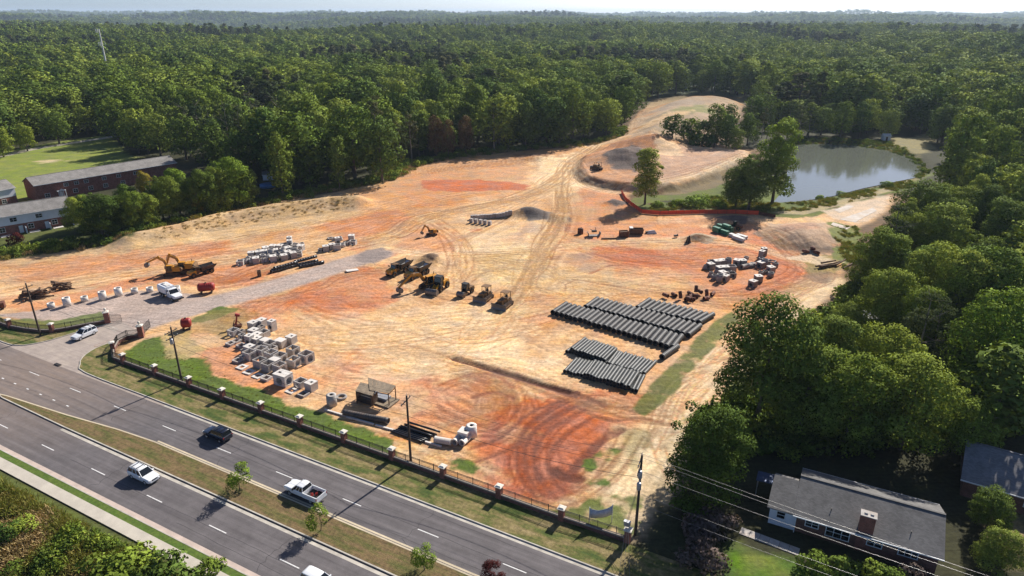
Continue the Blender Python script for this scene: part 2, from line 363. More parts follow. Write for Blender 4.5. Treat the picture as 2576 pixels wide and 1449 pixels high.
def height(X, Y):
    """ground level without the ruts"""
    X = np.asarray(X, float); Y = np.asarray(Y, float)
    R = np.hypot(X, Y)
    ramp = sstep(560, 1700, R)
    z = ramp*(135*(fbm(X, Y, 700, 5, 3)-0.56))
    z = z + sstep(2500, 9000, R)*(26*(fbm(X, Y, 3800, 9, 3)-0.42)) + sstep(3500, 9500, R)*sstep(1000, -5200, X)*16
    z = np.where(R < 4200, np.minimum(z, 12+.25*(z-12)), z)
    # local features
    def loc(poly, f, marg=25):
        xs_ = [p[0] for p in poly]; ys_ = [p[1] for p in poly]
        k = (X > min(xs_)-marg) & (X < max(xs_)+marg) & (Y > min(ys_)-marg) & (Y < max(ys_)+marg)
        if k.any(): z[k] = f(z[k], poly_sd(X[k], Y[k], poly), X[k], Y[k])
    loc(PLATEAU, lambda zz, d, x, y: zz + 2.6*sstep(-2.2, 3.4, d+1.2*(fbm(x,y,6,3)-.5)))
    loc(MOUND_R, lambda zz, d, x, y: zz + 2.4*sstep(-0.5, 9.0, d+1.5*(fbm(x,y,5,4)-.5)) + 0.9*sstep(4, 14, d)*fbm(x,y,9,8))
    loc(HILL, lambda zz, d, x, y: zz + 9.5*sstep(-18, 22, d+9*(fbm(x,y,22,31)-.5))+2*(fbm(x,y,30,33)-.5)*sstep(0,15,d), 60)
    loc(POND, lambda zz, d, x, y: zz - 1.25*sstep(-7, -0.5, d) - 2.2*sstep(-0.5, 4, d))
    c = P(1582, 396, 4); g = ((X-c[0])/13)**2+((Y-c[1])/12)**2; z = z + 5.5*np.exp(-g)*(0.8+0.4*fbm(X,Y,5,12))
    c = P(1350, 396, 1); g = ((X-c[0])/8)**2+((Y-c[1])/4)**2; z = z + 1.5*np.exp(-g)
    c = P(1620, 470, 0); g = ((X-c[0])/9)**2+((Y-c[1])/6)**2; z = z + 0.8*np.exp(-g)
    for (px, py, rx, ry, h) in ((1327,541,5.5,3.2,2.3),(1360,545,9,2.6,0.9),(1752,603,3.2,2.2,1.4),(1775,601,4.5,1.8,0.8),(1820,556,8,3,1.0),(1860,553,6,3,0.8),(1546,512,3.4,2.6,1.2),(1085,655,3.4,2.4,1.9)):
        c = P(px, py, 0); g = ((X-c[0])/rx)**2+((Y-c[1])/ry)**2; z = z + h*np.exp(-g)
    b = line_d(X, Y, BANK); k = b < 25
    if k.any(): z[k] += (2.4*np.exp(-(b[k]/5.0)**2))*(0.75+0.5*fbm(X[k],Y[k],7,21))
    tr = line_d(X, Y, W([(1140,900),(1230,925),(1340,957),(1430,985)])); z = z - 0.55*np.exp(-(tr/.7)**2)
    # the bed of the street lies lower, under the paving
    n_ = X*RN[0]+Y*RN[1]
    band = sstep(36.4, 37.6, n_)*(1-sstep(63.6, 64.1, n_))
    z = np.where(R < 420, z*(1-band) - 0.14*band, z)
    # ground falls away into the weeds on the near side of the street
    z = z - 3.0*sstep(33, 15, n_)*(R < 420)
    return z

def axis(parts):
    a = []
    for lo, hi, st in parts: a += list(np.arange(lo, hi, st))
    return a
def geo(start, end, first, ratio):
    a = []; v = start; s = first
    while abs(v) < abs(end): v += s if end > 0 else -s; s *= ratio; a.append(v)
    return a
xs = axis([(-236,-150,1.5),(-150,-108,.6),(-108,80,.36),(80,112,.6),(112,236,1.5)])
xs = np.array(sorted(geo(-236,-16000,2.2,1.17)) + xs + geo(236,16000,2.2,1.17))
ys = axis([(-260,40,14),(40,60,2.5),(60,70,.5),(70,172,.36),(172,262,.56),(262,372,1.15),(372,640,5)])
ys = np.array(ys + geo(640,17000,6,1.085))
GX, GY = np.meshgrid(xs, ys)           # rows = y
NX, NY = len(xs), len(ys)
GZ = height(GX, GY)
rng = np.random.default_rng(7); rnd = random.Random(11)
nB = fbm(GX, GY, 34, 40, 4); nM = fbm(GX, GY, 9, 50, 4); nS = fbm(GX, GY, 2.6, 60, 3); nT = vnoise(GX*1.7, GY*1.7, 77)
TAN=(.645,.412,.218); PALE=(.75,.54,.312); ORANGE=(.545,.248,.124); RED=(.47,.15,.072); BROWN=(.27,.155,.088); GRAVEL=(.40,.315,.27)
DARK=(.085,.072,.065); GRASS=(.075,.132,.020); DRY=(.25,.195,.085); FLOOR=(.045,.045,.022); MEADOW=(.155,.19,.045); GREYSOIL=(.30,.225,.17)
COL = np.empty((NY, NX, 3)); COL[:] = FLOOR
def mixc(col, mask, sl=None):
    sl = sl or (slice(None), slice(None))
    m = mask[..., None]; COL[sl] = COL[sl]*(1-m) + np.array(col)*m
def slc(x0, x1, y0, y1):
    i0, i1 = np.searchsorted(xs, [x0, x1]); j0, j1 = np.searchsorted(ys, [y0, y1])
    return (slice(j0, j1), slice(i0, i1))
def paint(pts, col, strength=1.0, soft=2.0, wob=4.0, world=False, tex=None, z=0.0):
    pw = pts if world else W(pts, z)
    a = [p[0] for p in pw]; b = [p[1] for p in pw]; g = soft+wob+2
    sl = slc(min(a)-g, max(a)+g, min(b)-g, max(b)+g)
    if GX[sl].size == 0: return
    d = poly_sd(GX[sl], GY[sl], pw) + wob*(nM[sl]-0.5)*1.7 + wob*(nS[sl]-0.5)*0.9 + min(wob,3)*(nT[sl]-.5)*.25
    m = sstep(-soft*.55, soft*.55, d)*strength
    if tex is not None: m = m*sstep(tex[0], tex[1], nS[sl]*0.6+nM[sl]*0.4)
    mixc(col, np.clip(m, 0, 1), sl)
def smooth_line(pw, seg=2.0):
    out = []; n = len(pw)
    for i in range(n-1):
        p0 = np.array(pw[max(i-1,0)]); p1 = np.array(pw[i]); p2 = np.array(pw[i+1]); p3 = np.array(pw[min(i+2,n-1)])
        k = max(2, int(np.hypot(*(p2-p1))/seg))
        for j in range(k):
            t = j/k
            out.append(tuple(0.5*((2*p1)+(-p0+p2)*t+(2*p0-5*p1+4*p2-p3)*t*t+(-p0+3*p1-3*p2+p3)*t**3)))
    out.append(tuple(pw[-1])); return out
TD = np.ones((NY,NX,3)); TL = np.ones((NY,NX,3)); RUT = np.zeros((NY,NX)); LIP = np.zeros((NY,NX))   # dark and light wheel marks, rut depth, raised edges
def stroke(pw, w, col, strength, depth=0.0, soft=0.35, lip=0.0, brk=0.0, mul=False):
    a = [p[0] for p in pw]; b = [p[1] for p in pw]; g = w+soft+1.2
    sl = slc(min(a)-g, max(a)+g, min(b)-g, max(b)+g)
    if GX[sl].size == 0: return
    D = np.full(GX[sl].shape, 99.0); j0, i0 = sl[0].start, sl[1].start
    for (ax, ay), (bx, by) in zip(pw[:-1], pw[1:]):
        s2 = slc(min(ax,bx)-g, max(ax,bx)+g, min(ay,by)-g, max(ay,by)+g)
        if s2[0].stop <= s2[0].start or s2[1].stop <= s2[1].start: continue
        X = GX[s2]; Y = GY[s2]; ex, ey = bx-ax, by-ay; L2 = ex*ex+ey*ey+1e-9
        t = np.clip(((X-ax)*ex+(Y-ay)*ey)/L2, 0, 1)
        d = np.hypot(X-ax-t*ex, Y-ay-t*ey)
        q = (slice(s2[0].start-j0, s2[0].stop-j0), slice(s2[1].start-i0, s2[1].stop-i0))
        D[q] = np.minimum(D[q], d)
    m = 1-sstep(w-soft, w+soft, D)
    if brk: m = m*sstep(brk-0.14, brk+0.1, nM[sl]*0.55+nS[sl]*0.45)
    if mul:
        f = 1+(m*strength)[..., None]*(np.array(col)-1)
        if col[0] < 1: TD[sl] = np.minimum(TD[sl], f)
        else: TL[sl] = np.maximum(TL[sl], f)
    else: mixc(col, m*strength, sl)
    if depth: RUT[sl] = np.maximum(RUT[sl], depth*m)
    if lip: LIP[sl] = np.maximum(LIP[sl], lip*np.exp(-((D-w-0.3)/0.25)**2))
def offset_line(pw, off, wob=0.0, ph=0.0):
    out = []
    for i, p in enumerate(pw):
        a = pw[max(i-1,0)]; b = pw[min(i+1,len(pw)-1)]
        dx, dy = b[0]-a[0], b[1]-a[1]; L = math.hypot(dx, dy)+1e-9
        o = off + wob*math.sin(ph+i*0.33) + 0.4*wob*math.sin(ph*2.1+i*0.81)
        out.append((p[0]-dy/L*o, p[1]+dx/L*o))
    return out

# --- base colours of the site
d_site = poly_sd(GX, GY, SITE)
m = sstep(-1.5, 1.5, d_site + 3*(nM-0.5))
base = np.array(TAN)*(1-sstep(.42,.62,nB))[...,None] + np.array((.54,.285,.13))*sstep(.42,.62,nB)[...,None]
COL = COL*(1-m[...,None]) + base*m[...,None]
# rough earth seam at the forest edge
m2 = np.exp(-((d_site+3)/3.5)**2)*sstep(60, 130, GY); mixc(BROWN, m2*0.55); 
Pn = paint
Pn([(0,655),(330,612),(700,512),(900,476),(900,540),(620,600),(300,650),(0,690)], (.52,.37,.20), .7, 4, 5)
Pn([(330,618),(560,560),(720,530),(880,512),(900,530),(700,556),(500,590),(380,612)], (.40,.27,.14), .75, 2, 5, tex=(.38,.55))
Pn([(0,665),(300,640),(560,610),(720,640),(640,720),(420,715),(200,730),(0,760)], ORANGE, 0.70, 5, 9)
Pn([(330,690),(560,655),(640,690),(560,725),(380,722)], ORANGE, 0.83, 3, 6)
Pn([(560,690),(620,640),(700,690),(650,710)], ORANGE, 0.90, 2, 5)
Pn([(0,770),(120,755),(320,700),(330,722),(170,760),(60,790)], ORANGE, 0.77, 2, 4)
Pn([(640,745),(820,695),(980,660),(1010,720),(980,790),(860,800),(700,800),(600,800)], ORANGE, 0.90, 5, 9)
Pn([(740,760),(860,720),(960,760),(880,800)], RED, 0.58, 4, 8)
Pn([(840,560),(1000,530),(1070,560),(960,610),(860,620)], RED, 0.45, 4, 7)
Pn([(800,575),(930,555),(1000,590),(900,640)], ORANGE, 0.70, 4, 7)
Pn([(1000,560),(1120,560),(1180,600),(1120,640),(990,640)], ORANGE, 0.70, 4, 8)
Pn([(1000,420),(1150,398),(1450,385),(1380,450),(1100,470),(950,500)], (.50,.28,.145), .65, 5, 9)
Pn([(1065,455),(1200,452),(1340,466),(1310,480),(1130,482),(1062,474)], RED, 0.95, 1.2, 3)
Pn([(1290,388),(1380,386),(1390,400),(1310,402)], BROWN, .8, 1.5, 2)
Pn([(1350,405),(1450,380),(1460,440),(1480,490),(1400,500),(1340,470),(1330,430)], PALE, .85, 5, 7)
Pn([(1330,480),(1560,470),(1600,530),(1540,560),(1380,545)], (.47,.275,.14), .6, 4, 8)
Pn([(1450,470),(1580,478),(1600,530),(1560,540),(1480,510)], ORANGE, 0.64, 3, 7)
Pn([(1160,560),(1380,555),(1450,600),(1330,640),(1180,650)], PALE, .45, 5, 10)
Pn([(1150,590),(1280,580),(1330,610),(1230,640)], (.60,.43,.27), .5, 3, 6)
Pn([(1180,640),(1320,610),(1400,640),(1300,700),(1200,700)], (.55,.39,.185), .65, 4, 10)
Pn([(1460,600),(1620,610),(1660,660),(1560,690),(1480,650)], RED, 0.58, 4, 9)
Pn([(1560,620),(1760,620),(1820,680),(1700,690),(1580,660)], RED, 0.54, 4, 9)
Pn([(1700,590),(1900,560),(2050,640),(2060,690),(1950,730),(1800,740),(1700,680)], ORANGE, 0.90, 4, 8)
Pn([(1880,570),(1990,640),(2065,690),(1960,720),(1900,650)], RED, 0.54, 3, 6)
Pn([(1400,560),(1900,545),(1900,585),(1420,610)], ORANGE, 0.64, 3, 7)
Pn([(820,800),(1300,760),(1420,850),(1300,960),(1100,1000),(900,960),(760,880)], PALE, .62, 10, 12)
Pn([(950,860),(1250,840),(1330,920),(1150,990),(980,930)], PALE, .4, 8, 10)
Pn([(1300,660),(1700,690),(1740,740),(1450,760),(1300,800)], (.60,.43,.225), .6, 6, 10)
Pn([(500,880),(620,860),(700,960),(760,1010),(640,990),(530,940)], ORANGE, 0.95, 2, 6)
Pn([(780,860),(900,880),(900,960),(800,960)], ORANGE, 0.45, 4, 9)
Pn([(1060,960),(1200,930),(1320,1000),(1330,1080),(1200,1110),(1080,1060)], (.53,.26,.13), .65, 6, 10)
Pn([(900,940),(1050,930),(1080,1010),(960,1060)], (.60,.36,.22), .5, 5, 9)
Pn([(1170,1135),(1290,1020),(1420,985),(1600,1000),(1640,1040),(1565,1090),(1500,1190),(1400,1262),(1270,1240),(1150,1175)], RED, 0.95, 3.5, 6)
Pn([(1240,1180),(1420,1010),(1560,1010),(1440,1230)], (.40,.128,.068), .5, 4, 8)
Pn([(1530,1080),(1660,1060),(1640,1200),(1560,1300),(1450,1290),(1500,1190)], (.58,.40,.22), .75, 3, 6)
Pn([(560,960),(700,1005),(900,1065),(1100,1125),(1250,1190),(1190,1160),(985,1140),(760,1060),(600,1000)], (.62,.42,.22), .7, 1.5, 3)
Pn([(960,1085),(1180,1120),(1280,1200),(1180,1200),(1000,1140)], (.60,.40,.20), .6, 2, 4)
Pn([(1500,1010),(1640,990),(1680,1000),(1600,1060),(1520,1040)], (.50,.25,.11), .6, 3, 6)
for q_, c_, st_c in (([(860,870),(1000,900),(1080,960),(1000,1010),(880,960)],RED,.38),([(1300,560),(1480,570),(1520,620),(1380,640),(1280,600)],RED,.3),([(1380,600),(1600,590),(1780,620),(1800,690),(1600,720),(1420,690)],RED,.42),([(1050,930),(1250,930),(1350,1020),(1300,1120),(1120,1090)],RED,.55),
   ([(620,790),(760,720),(960,680),(1010,740),(900,820),(720,840)],RED,.35),([(560,690),(820,640),(1000,620),(900,680),(680,720)],RED,.3),([(1000,450),(1300,420),(1400,440),(1300,500),(1060,520)],RED,.35),([(1480,480),(1600,500),(1560,560),(1440,560)],RED,.4),([(1780,580),(1960,600),(2050,680),(1900,740),(1780,700)],RED,.45),([(100,680),(420,650),(600,660),(420,720),(160,740)],RED,.28),([(700,900),(850,930),(860,1010),(760,1000)],RED,.32),([(1560,740),(1760,760),(1760,860),(1620,960),(1500,900)],RED,.25)):
    Pn(q_, c_, st_c*.78, 5, 11, tex=(.40,.60))
# plateau, mounds, far hill
Pn([(1447,425),(1465,395),(1530,372),(1650,368),(1640,478),(1520,464),(1465,448)], (.42,.20,.105), .75, 2, 4, z=1.5)
Pn([(1650,372),(1870,384),(1860,410),(1700,462),(1640,470)], (.43,.275,.19), .85, 2, 5, z=2)
Pn([(1648,372),(1700,372),(1720,396),(1650,398)], PALE, .6, 2, 3, z=2)
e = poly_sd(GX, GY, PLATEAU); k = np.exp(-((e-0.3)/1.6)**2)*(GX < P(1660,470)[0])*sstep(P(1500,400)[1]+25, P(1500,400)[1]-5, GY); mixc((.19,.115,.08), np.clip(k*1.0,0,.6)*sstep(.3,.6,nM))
Pn([(1520,400),(1555,378),(1590,366),(1625,385),(1640,420),(1600,432),(1545,425)], (.125,.105,.095), .92, 2, 4, z=3)
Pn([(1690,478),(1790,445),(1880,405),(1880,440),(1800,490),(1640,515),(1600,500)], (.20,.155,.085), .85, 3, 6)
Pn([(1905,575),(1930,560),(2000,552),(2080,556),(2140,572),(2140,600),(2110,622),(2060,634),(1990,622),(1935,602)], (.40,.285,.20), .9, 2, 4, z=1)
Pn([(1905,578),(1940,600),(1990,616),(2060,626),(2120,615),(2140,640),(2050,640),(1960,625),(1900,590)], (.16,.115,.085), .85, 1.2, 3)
Pn([(1590,330),(1604,290),(1640,262),(1720,248),(1830,246),(1868,255),(1860,300),(1840,320),(1720,335)], (.44,.315,.205), .9, 8, 12, z=8)
Pn([(1660,290),(1720,270),(1780,262),(1790,285),(1730,296)], MEADOW, .7, 5, 9, z=9)
Pn([(1610,300),(1680,290),(1770,300),(1740,325),(1640,330)], (.30,.225,.14), .7, 6, 12, z=7)
Pn([(1630,258),(1700,246),(1800,252),(1740,262),(1650,268)], (.32,.25,.19), .6, 6, 12, z=10)
Pn([(1580,350),(1660,330),(1750,322),(1700,345),(1640,358)], (.60,.40,.21), .75, 3, 5)
# dark heaps
for q, c in (([(1300,535),(1330,524),(1400,536),(1410,550),(1330,556)], (.115,.11,.11)), ([(1730,603),(1760,592),(1800,600),(1780,612)], (.13,.12,.12)),
             ([(1525,512),(1545,502),(1580,512),(1550,522)], (.12,.11,.105)), ([(1790,556),(1820,545),(1900,552),(1870,566)], (.13,.10,.085)),
             ([(1060,650),(1085,638),(1105,655),(1085,668)], (.16,.105,.075)), ([(1370,545),(1440,545),(1450,560),(1380,560)], (.22,.175,.15))):
    Pn(q, c, .9, 1.0, 2.5)
Pn([(1390,1100),(1440,1090),(1470,1120),(1400,1210),(1350,1190)], (.42,.145,.08), .5, 3, 5)
for q in ([(1430,640),(1490,632),(1500,652),(1440,660)], [(1440,665),(1520,660),(1530,690),(1470,692)], [(1300,570),(1350,565),(1360,580),(1310,586)]): Pn(q, (.36,.26,.20), .55, 3, 6)
# red-soil darker scars
for _ in range(90):
    cx, cy = rnd.uniform(120, 2000), rnd.uniform(480, 1150); w = rnd.uniform(12, 60); h = w*rnd.uniform(.15,.4)
    Pn([(cx-w,cy),(cx-w*.3,cy-h),(cx+w*.6,cy-h*.8),(cx+w,cy+h*.3),(cx,cy+h)], rnd.choice((ORANGE,RED,BROWN,PALE,TAN,(.48,.22,.10))), rnd.uniform(.2,.5), 2, 5) if poly_sd(np.array([P(cx,cy)[0]]), np.array([P(cx,cy)[1]]), SITE)[0] > 4 else None

# --- haul roads and wheel tracks
DK=(.60,.49,.41); DR=(.56,.46,.42); LT=(1.22,1.27,1.32); MT=(1.1,1.1,1.06)
TR = [  # sightings, copies, spread, tint list, body width, body colour, body strength
 ([(1500,366),(1440,405),(1405,450),(1330,490),(1200,520),(1075,548),(985,590),(880,612),(720,636),(560,655),(400,680),(200,705),(0,735),(-150,760)], 16, 3.2, (DK,LT,MT,DK), 4.0, (.66,.475,.265), .6),
 ([(1405,455),(1412,520),(1385,590),(1345,660),(1300,735),(1262,790)], 9, 1.6, (DK,LT,DK), 2.6, (.64,.46,.25), .6),
 ([(1425,470),(1420,560),(1370,640),(1320,720),(1290,770)], 5, 1.2, (DK,DK,LT), 1.2, (.60,.42,.22), .4),
 ([(1290,745),(1230,850),(1050,905),(860,880),(740,830),(640,770)], 12, 4.0, (DK,LT,MT), 0, None, 0),
 ([(1060,548),(1140,600),(1165,660),(1140,720)], 7, 1.8, (DK,LT), 1.6, (.62,.44,.24), .4),
 ([(960,622),(1100,640),(1280,628),(1460,615),(1680,604),(1850,612),(1990,650),(2070,690)], 10, 2.0, (DK,LT,MT), 2.4, (.66,.48,.28), .55),
 ([(1700,1050),(1600,1045),(1500,1015),(1400,985),(1280,945),(1150,905),(1000,880)], 8, 1.8, (DR,LT,DK), 2.0, (.60,.38,.20), .45),
 ([(1570,1085),(1520,1170),(1450,1235),(1370,1236),(1335,1170),(1370,1080),(1480,1015),(1560,1030)], 13, 2.2, (DR,(1.15,1.2,1.2),DR), 0, None, 0),
 ([(1560,1290),(1440,1262),(1350,1225),(1320,1150),(1350,1060),(1440,990)], 9, 2.0, (DR,(1.15,1.2,1.2),DR), 0, None, 0),
 ([(1900,555),(1960,610),(2040,660),(2050,700),(1960,735),(1830,755),(1660,735),(1480,715),(1380,720)], 12, 2.6, (DR,LT,DK), 2.0, (.60,.38,.2), .4),
 ([(2080,705),(1960,790),(1850,880),(1750,990),(1680,1100),(1620,1220),(1560,1300)], 12, 2.4, (LT,DK,LT), 4.4, (.62,.47,.29), .75),
 ([(2040,720),(1930,780),(1840,860),(1740,980)], 4, .8, (DK,), 0, None, 0),
 ([(520,940),(640,985),(800,1035),(960,1085),(1120,1140),(1290,1225),(1440,1290)], 8, 1.4, (LT,DK,LT), 0, None, 0),
 ([(1578,345),(1612,302),(1665,270),(1750,255)], 4, 2.0, (LT,DK), 2.2, (.58,.43,.27), .6),
 ([(1440,395),(1445,440),(1500,474),(1600,484),(1720,462),(1810,430),(1880,398)], 8, 2.0, (LT,DK), 2.6, (.62,.46,.28), .6),
 ([(780,880),(960,840),(1180,830),(1350,770),(1560,735),(1750,720)], 14, 5.0, (DK,LT,MT), 0, None, 0),
 ([(1340,500),(1220,560),(1090,620),(980,650)], 7, 2.4, (DK,LT), 0, None, 0),
 ([(600,790),(740,735),(880,690),(1010,690),(1100,740),(1230,770)], 10, 3.0, (DR,LT,DK), 0, None, 0),
 ([(300,700),(450,690),(560,705),(640,690),(700,640)], 9, 2.0, (DR,LT,DK), 0, None, 0),
 ([(0,690),(200,665),(430,635),(640,605),(860,560),(1040,510),(1250,470)], 14, 4.0, (DK,LT,DR), 0, None, 0),
 ([(1000,440),(1150,420),(1300,410),(1440,390)], 10, 5.0, (DK,LT,DR), 0, None, 0),
 ([(1400,600),(1560,640),(1720,650),(1860,640),(1980,680)], 12, 4.0, (DR,LT,DK), 0, None, 0),
 ([(1160,690),(1240,660),(1330,690),(1400,740),(1540,740)], 10, 4.0, (DK,LT), 0, None, 0),
 ([(1100,960),(1180,940),(1280,990),(1270,1060),(1180,1080),(1090,1040)], 8, 2.4, (DR,DK), 0, None, 0),
]
for pts, n, spread, tints, bw, bc, bs in TR:
    ctl = W(pts); line = smooth_line(ctl, 3.0)
    if bw: stroke(line, bw, bc, bs, 0.03, 1.4)
    for i in range(int(n*(2.2 if pts[0][0] not in (1570,1560) else .9))):
        jt = spread*(.75 if bw else 1.0) if pts[0][0] not in (1570,1560,1100) else .5; line = smooth_line([(q[0]+rnd.gauss(0,jt), q[1]+rnd.gauss(0,jt)) for q in ctl], 3.0)
        off = rnd.gauss(0, spread*(.5 if pts[0][0] not in (1570,1560,1100) else 1.3)); ph = rnd.uniform(0, 6); wob = rnd.uniform(.1, .7)
        tint = rnd.choice(tints); st = rnd.uniform(.45, .98)*(1 if bw or pts[0][0] in (1570,1560,1100) else .8); dep = rnd.uniform(.05, .15)*(1 if bw else .7)
        a = rnd.randint(0, max(0, len(line)//3)); b = len(line)-rnd.randint(0, max(0, len(line)//3))
        sub = line[a:b]
        if len(sub) < 4: continue
        for sgn in (-.95, .95):
            stroke(offset_line(sub, off+sgn, wob, ph), rnd.uniform(.17,.32), tint, st, dep, .22, rnd.uniform(.01,.07), brk=rnd.uniform(.3,.45) if pts[0][0] not in (1570,1560,1100) else .25, mul=True)
# stray arcs of single passes
for _ in range(340):
    px, py = rnd.uniform(60, 2000), rnd.uniform(440, 1230)
    c = P(px, py)
    if poly_sd(np.array([c[0]]), np.array([c[1]]), SITE)[0] < 9: continue
    a0 = rnd.choice((0.3, 2.6, -0.5, 3.0, rnd.uniform(0, 6.28))) + rnd.gauss(0,.3); L = rnd.uniform(12, 46); curv = rnd.gauss(0, .03)
    pts = []; x, y, a = c[0], c[1], a0
    for k in range(int(L/2)): pts.append((x, y)); x += 2*math.cos(a); y += 2*math.sin(a); a += curv*2
    if len(pts) < 3: continue
    tint = rnd.choice((DK,DK,LT,LT,MT,DR)); st = rnd.uniform(.25,.6)
    for sgn in (-.95,.95): stroke(offset_line(pts, sgn, .15, _), rnd.uniform(.15,.28), tint, st, rnd.uniform(.03,.10), .22, .03, brk=rnd.uniform(.3,.48), mul=True)
for pts_, o2 in (([(1425,430),(1412,520),(1385,590),(1345,660),(1300,735),(1262,790)],(-1.3,1.3)),([(1690,1058),(1600,1048),(1500,1018),(1400,988),(1300,950)],(-1.1,1.1)),([(1500,372),(1440,408),(1405,450),(1330,490),(1200,520),(1075,548),(985,590)],(-2.2,0,2.0))):
    for o_ in o2: stroke(offset_line(smooth_line(W(pts_),3.0), o_, .15, o_), .42, (.62,.52,.45), .9, .16, .25, .08, mul=True)
COL = np.minimum(COL*TD*(1+(TL-1)*(TD > .72)), .80)
# grading streaks: fine bands that follow the haul roads
sl_ = slc(-150, 112, 64, 372); sx_, sy_ = GX[sl_], GY[sl_]
dl = np.full(sx_.shape, 1e9)
for q in TR: dl = np.minimum(dl, line_d(sx_, sy_, smooth_line(W(q[0]), 11.0)))
wv = dl + 1.6*(fbm(sx_, sy_, 14, 15, 2)-.5)
st_ = .55*vnoise(wv/.55, sx_/30+sy_/37, 3)+.45*vnoise(wv/1.5, sx_/45-sy_/40, 4)-.5
am = sstep(0, 5, d_site[sl_])*(.35+.9*sstep(.38,.6,fbm(sx_,sy_,16,18,3)))
COL[sl_] = np.clip(COL[sl_]*(1+(am*st_)[...,None]*np.array((.33,.39,.43))), 0, .82)
GZ[sl_] += .09*am*st_
mot = sstep(0,5,d_site)*(.34*(nS-.5)+.30*(nM-.5)+.14*(nT-.5)); COL = np.clip(COL*(1+mot[...,None]*np.array((.9,1.05,1.15))), 0, .82)
Pn([(1130,897),(1230,922),(1340,954),(1462,985),(1450,1000),(1330,964),(1220,928)], (.14,.062,.042), 1.0, .35, .8)
# raw cut edges and scars in the red clay
for pts_, w_, c_, dp in (([(1560,1082),(1510,1110),(1470,1150),(1432,1192)],.8,(.15,.052,.034),.22),([(1395,1186),(1420,1200),(1455,1204)],1.0,(.12,.045,.03),.2),([(1190,1000),(1240,985),(1290,1000)],.5,(.24,.09,.05),.1),([(1440,988),(1480,1000),(1520,1020)],.6,(.2,.085,.05),.15),([(1140,955),(1190,938),(1250,945),(1290,975)],.35,(.27,.11,.06),.1),([(1345,1248),(1305,1195),(1300,1125),(1340,1060),(1430,1010)],.36,(.19,.066,.04),.16),([(1362,1242),(1325,1190),(1322,1125),(1360,1068),(1450,1020)],.36,(.19,.066,.04),.16),([(1385,1240),(1350,1190),(1345,1135),(1385,1080),(1470,1030)],.34,(.2,.07,.042),.14),([(1420,1238),(1385,1200),(1378,1150),(1415,1100),(1490,1050)],.34,(.2,.07,.042),.14),([(1180,1130),(1260,1100),(1330,1040),(1420,1005)],.35,(.2,.075,.045),.14),([(1200,1160),(1280,1130),(1340,1090)],.35,(.2,.075,.045),.14),([(1480,1040),(1540,1060),(1600,1050),(1690,1066)],.4,(.22,.1,.055),.16),
  ([(860,560),(960,548),(1040,540)],.5,(.36,.2,.11),.1),([(640,560),(760,545),(870,528)],.6,(.38,.25,.13),.15),([(1480,690),(1540,668),(1600,672)],.5,(.33,.15,.08),.1),([(1600,640),(1680,648),(1740,668)],.5,(.32,.14,.075),.1)):
    stroke(smooth_line(W(pts_), 1.5), w_, c_, .85, dp, .35, .08, brk=.36)
# rough clods
rough = sstep(.55,.75,nM)*sstep(0,6,d_site); GZ += 0.10*(nT-0.5)*rough + 0.04*(nS-.5)*sstep(0,6,d_site) + 0.14*(nM-.5)*sstep(0,8,d_site)*(GY>85)
# --- gravel drive
stroke(smooth_line(W([(250,850),(350,815),(480,775),(600,745),(740,705),(880,660),(950,640)]), 2.5), 4.2, GRAVEL, .95, 0, 1.0)
Pn([(-150,800),(0,790),(130,775),(330,735),(440,725),(480,735),(520,745),(600,738),(560,770),(420,810),(330,840),(250,825),(110,815),(0,800)], GRAVEL, .95, 1.0, 2)
Pn([(80,800),(160,770),(300,760),(260,800),(150,820)], (.47,.37,.315), .6, 2, 5)
Pn([(890,655),(920,628),(965,622),(975,645),(940,665)], (.25,.205,.185), .9, 1.5, 2.5)
for o_ in (-2.6,-1.1,.6,2.2): stroke(offset_line(smooth_line(W([(280,840),(350,815),(480,775),(600,745),(740,705),(880,660)]), 2.5), o_, .3, o_), .5, (.46,.37,.32), .5, .03)
# --- grass in and round the site
def grass(pts, col=GRASS, st=.95, wob=2.5, soft=.6, tex=None): Pn(pts, col, st, soft, wob, tex=tex)
grass([(302,915),(300,885),(355,850),(410,845),(430,880),(500,900),(530,942),(700,1002),(860,1054),(985,1108),(1000,1150),(863,1110),(648,1040),(462,972),(380,940)], wob=2)
grass([(400,850),(440,830),(480,850),(520,880),(470,905),(420,900)], (.42,.32,.15), .8, 2)
grass([(480,810),(560,775),(585,780),(520,805)]); grass([(500,800),(580,780),(640,790),(560,840),(480,830)], DRY, .5, 4, 2)
grass([(530,800),(600,800),(640,830),(560,850)], DRY, .45, 4, 2)
grass([(-150,800),(0,795),(70,800),(140,805),(260,790),(270,806),(133,832),(26,822),(-150,800)], (.10,.14,.03), .85, 2)
grass([(1480,1150),(1530,1125),(1560,1130),(1530,1165),(1490,1175)], tex=(.35,.5)); grass([(1150,1160),(1190,1155),(1195,1175),(1155,1178)], tex=(.35,.5)); grass([(1490,1215),(1525,1205),(1530,1220)], tex=(.35,.5))
grass([(1350,1290),(1450,1262),(1560,1240),(1640,1230),(1620,1350),(1585,1352),(1413,1305)], (.085,.125,.025), .9, 2.5, tex=(.3,.48))
grass([(1560,1070),(1640,1090),(1600,1180),(1540,1200)], (.18,.17,.06), .5, 4, tex=(.4,.55))
grass([(1600,1030),(1640,970),(1720,890),(1800,810),(1880,760),(1890,770),(1830,830),(1750,920),(1680,1000),(1620,1045)], (.085,.125,.028), .85, 1.0, tex=(.36,.5))
grass([(1990,790),(1890,860),(1850,930),(1830,1000),(1700,1062),(1680,1075),(1880,1010),(1960,880)], (.085,.12,.028), .85, 2, tex=(.28,.45))
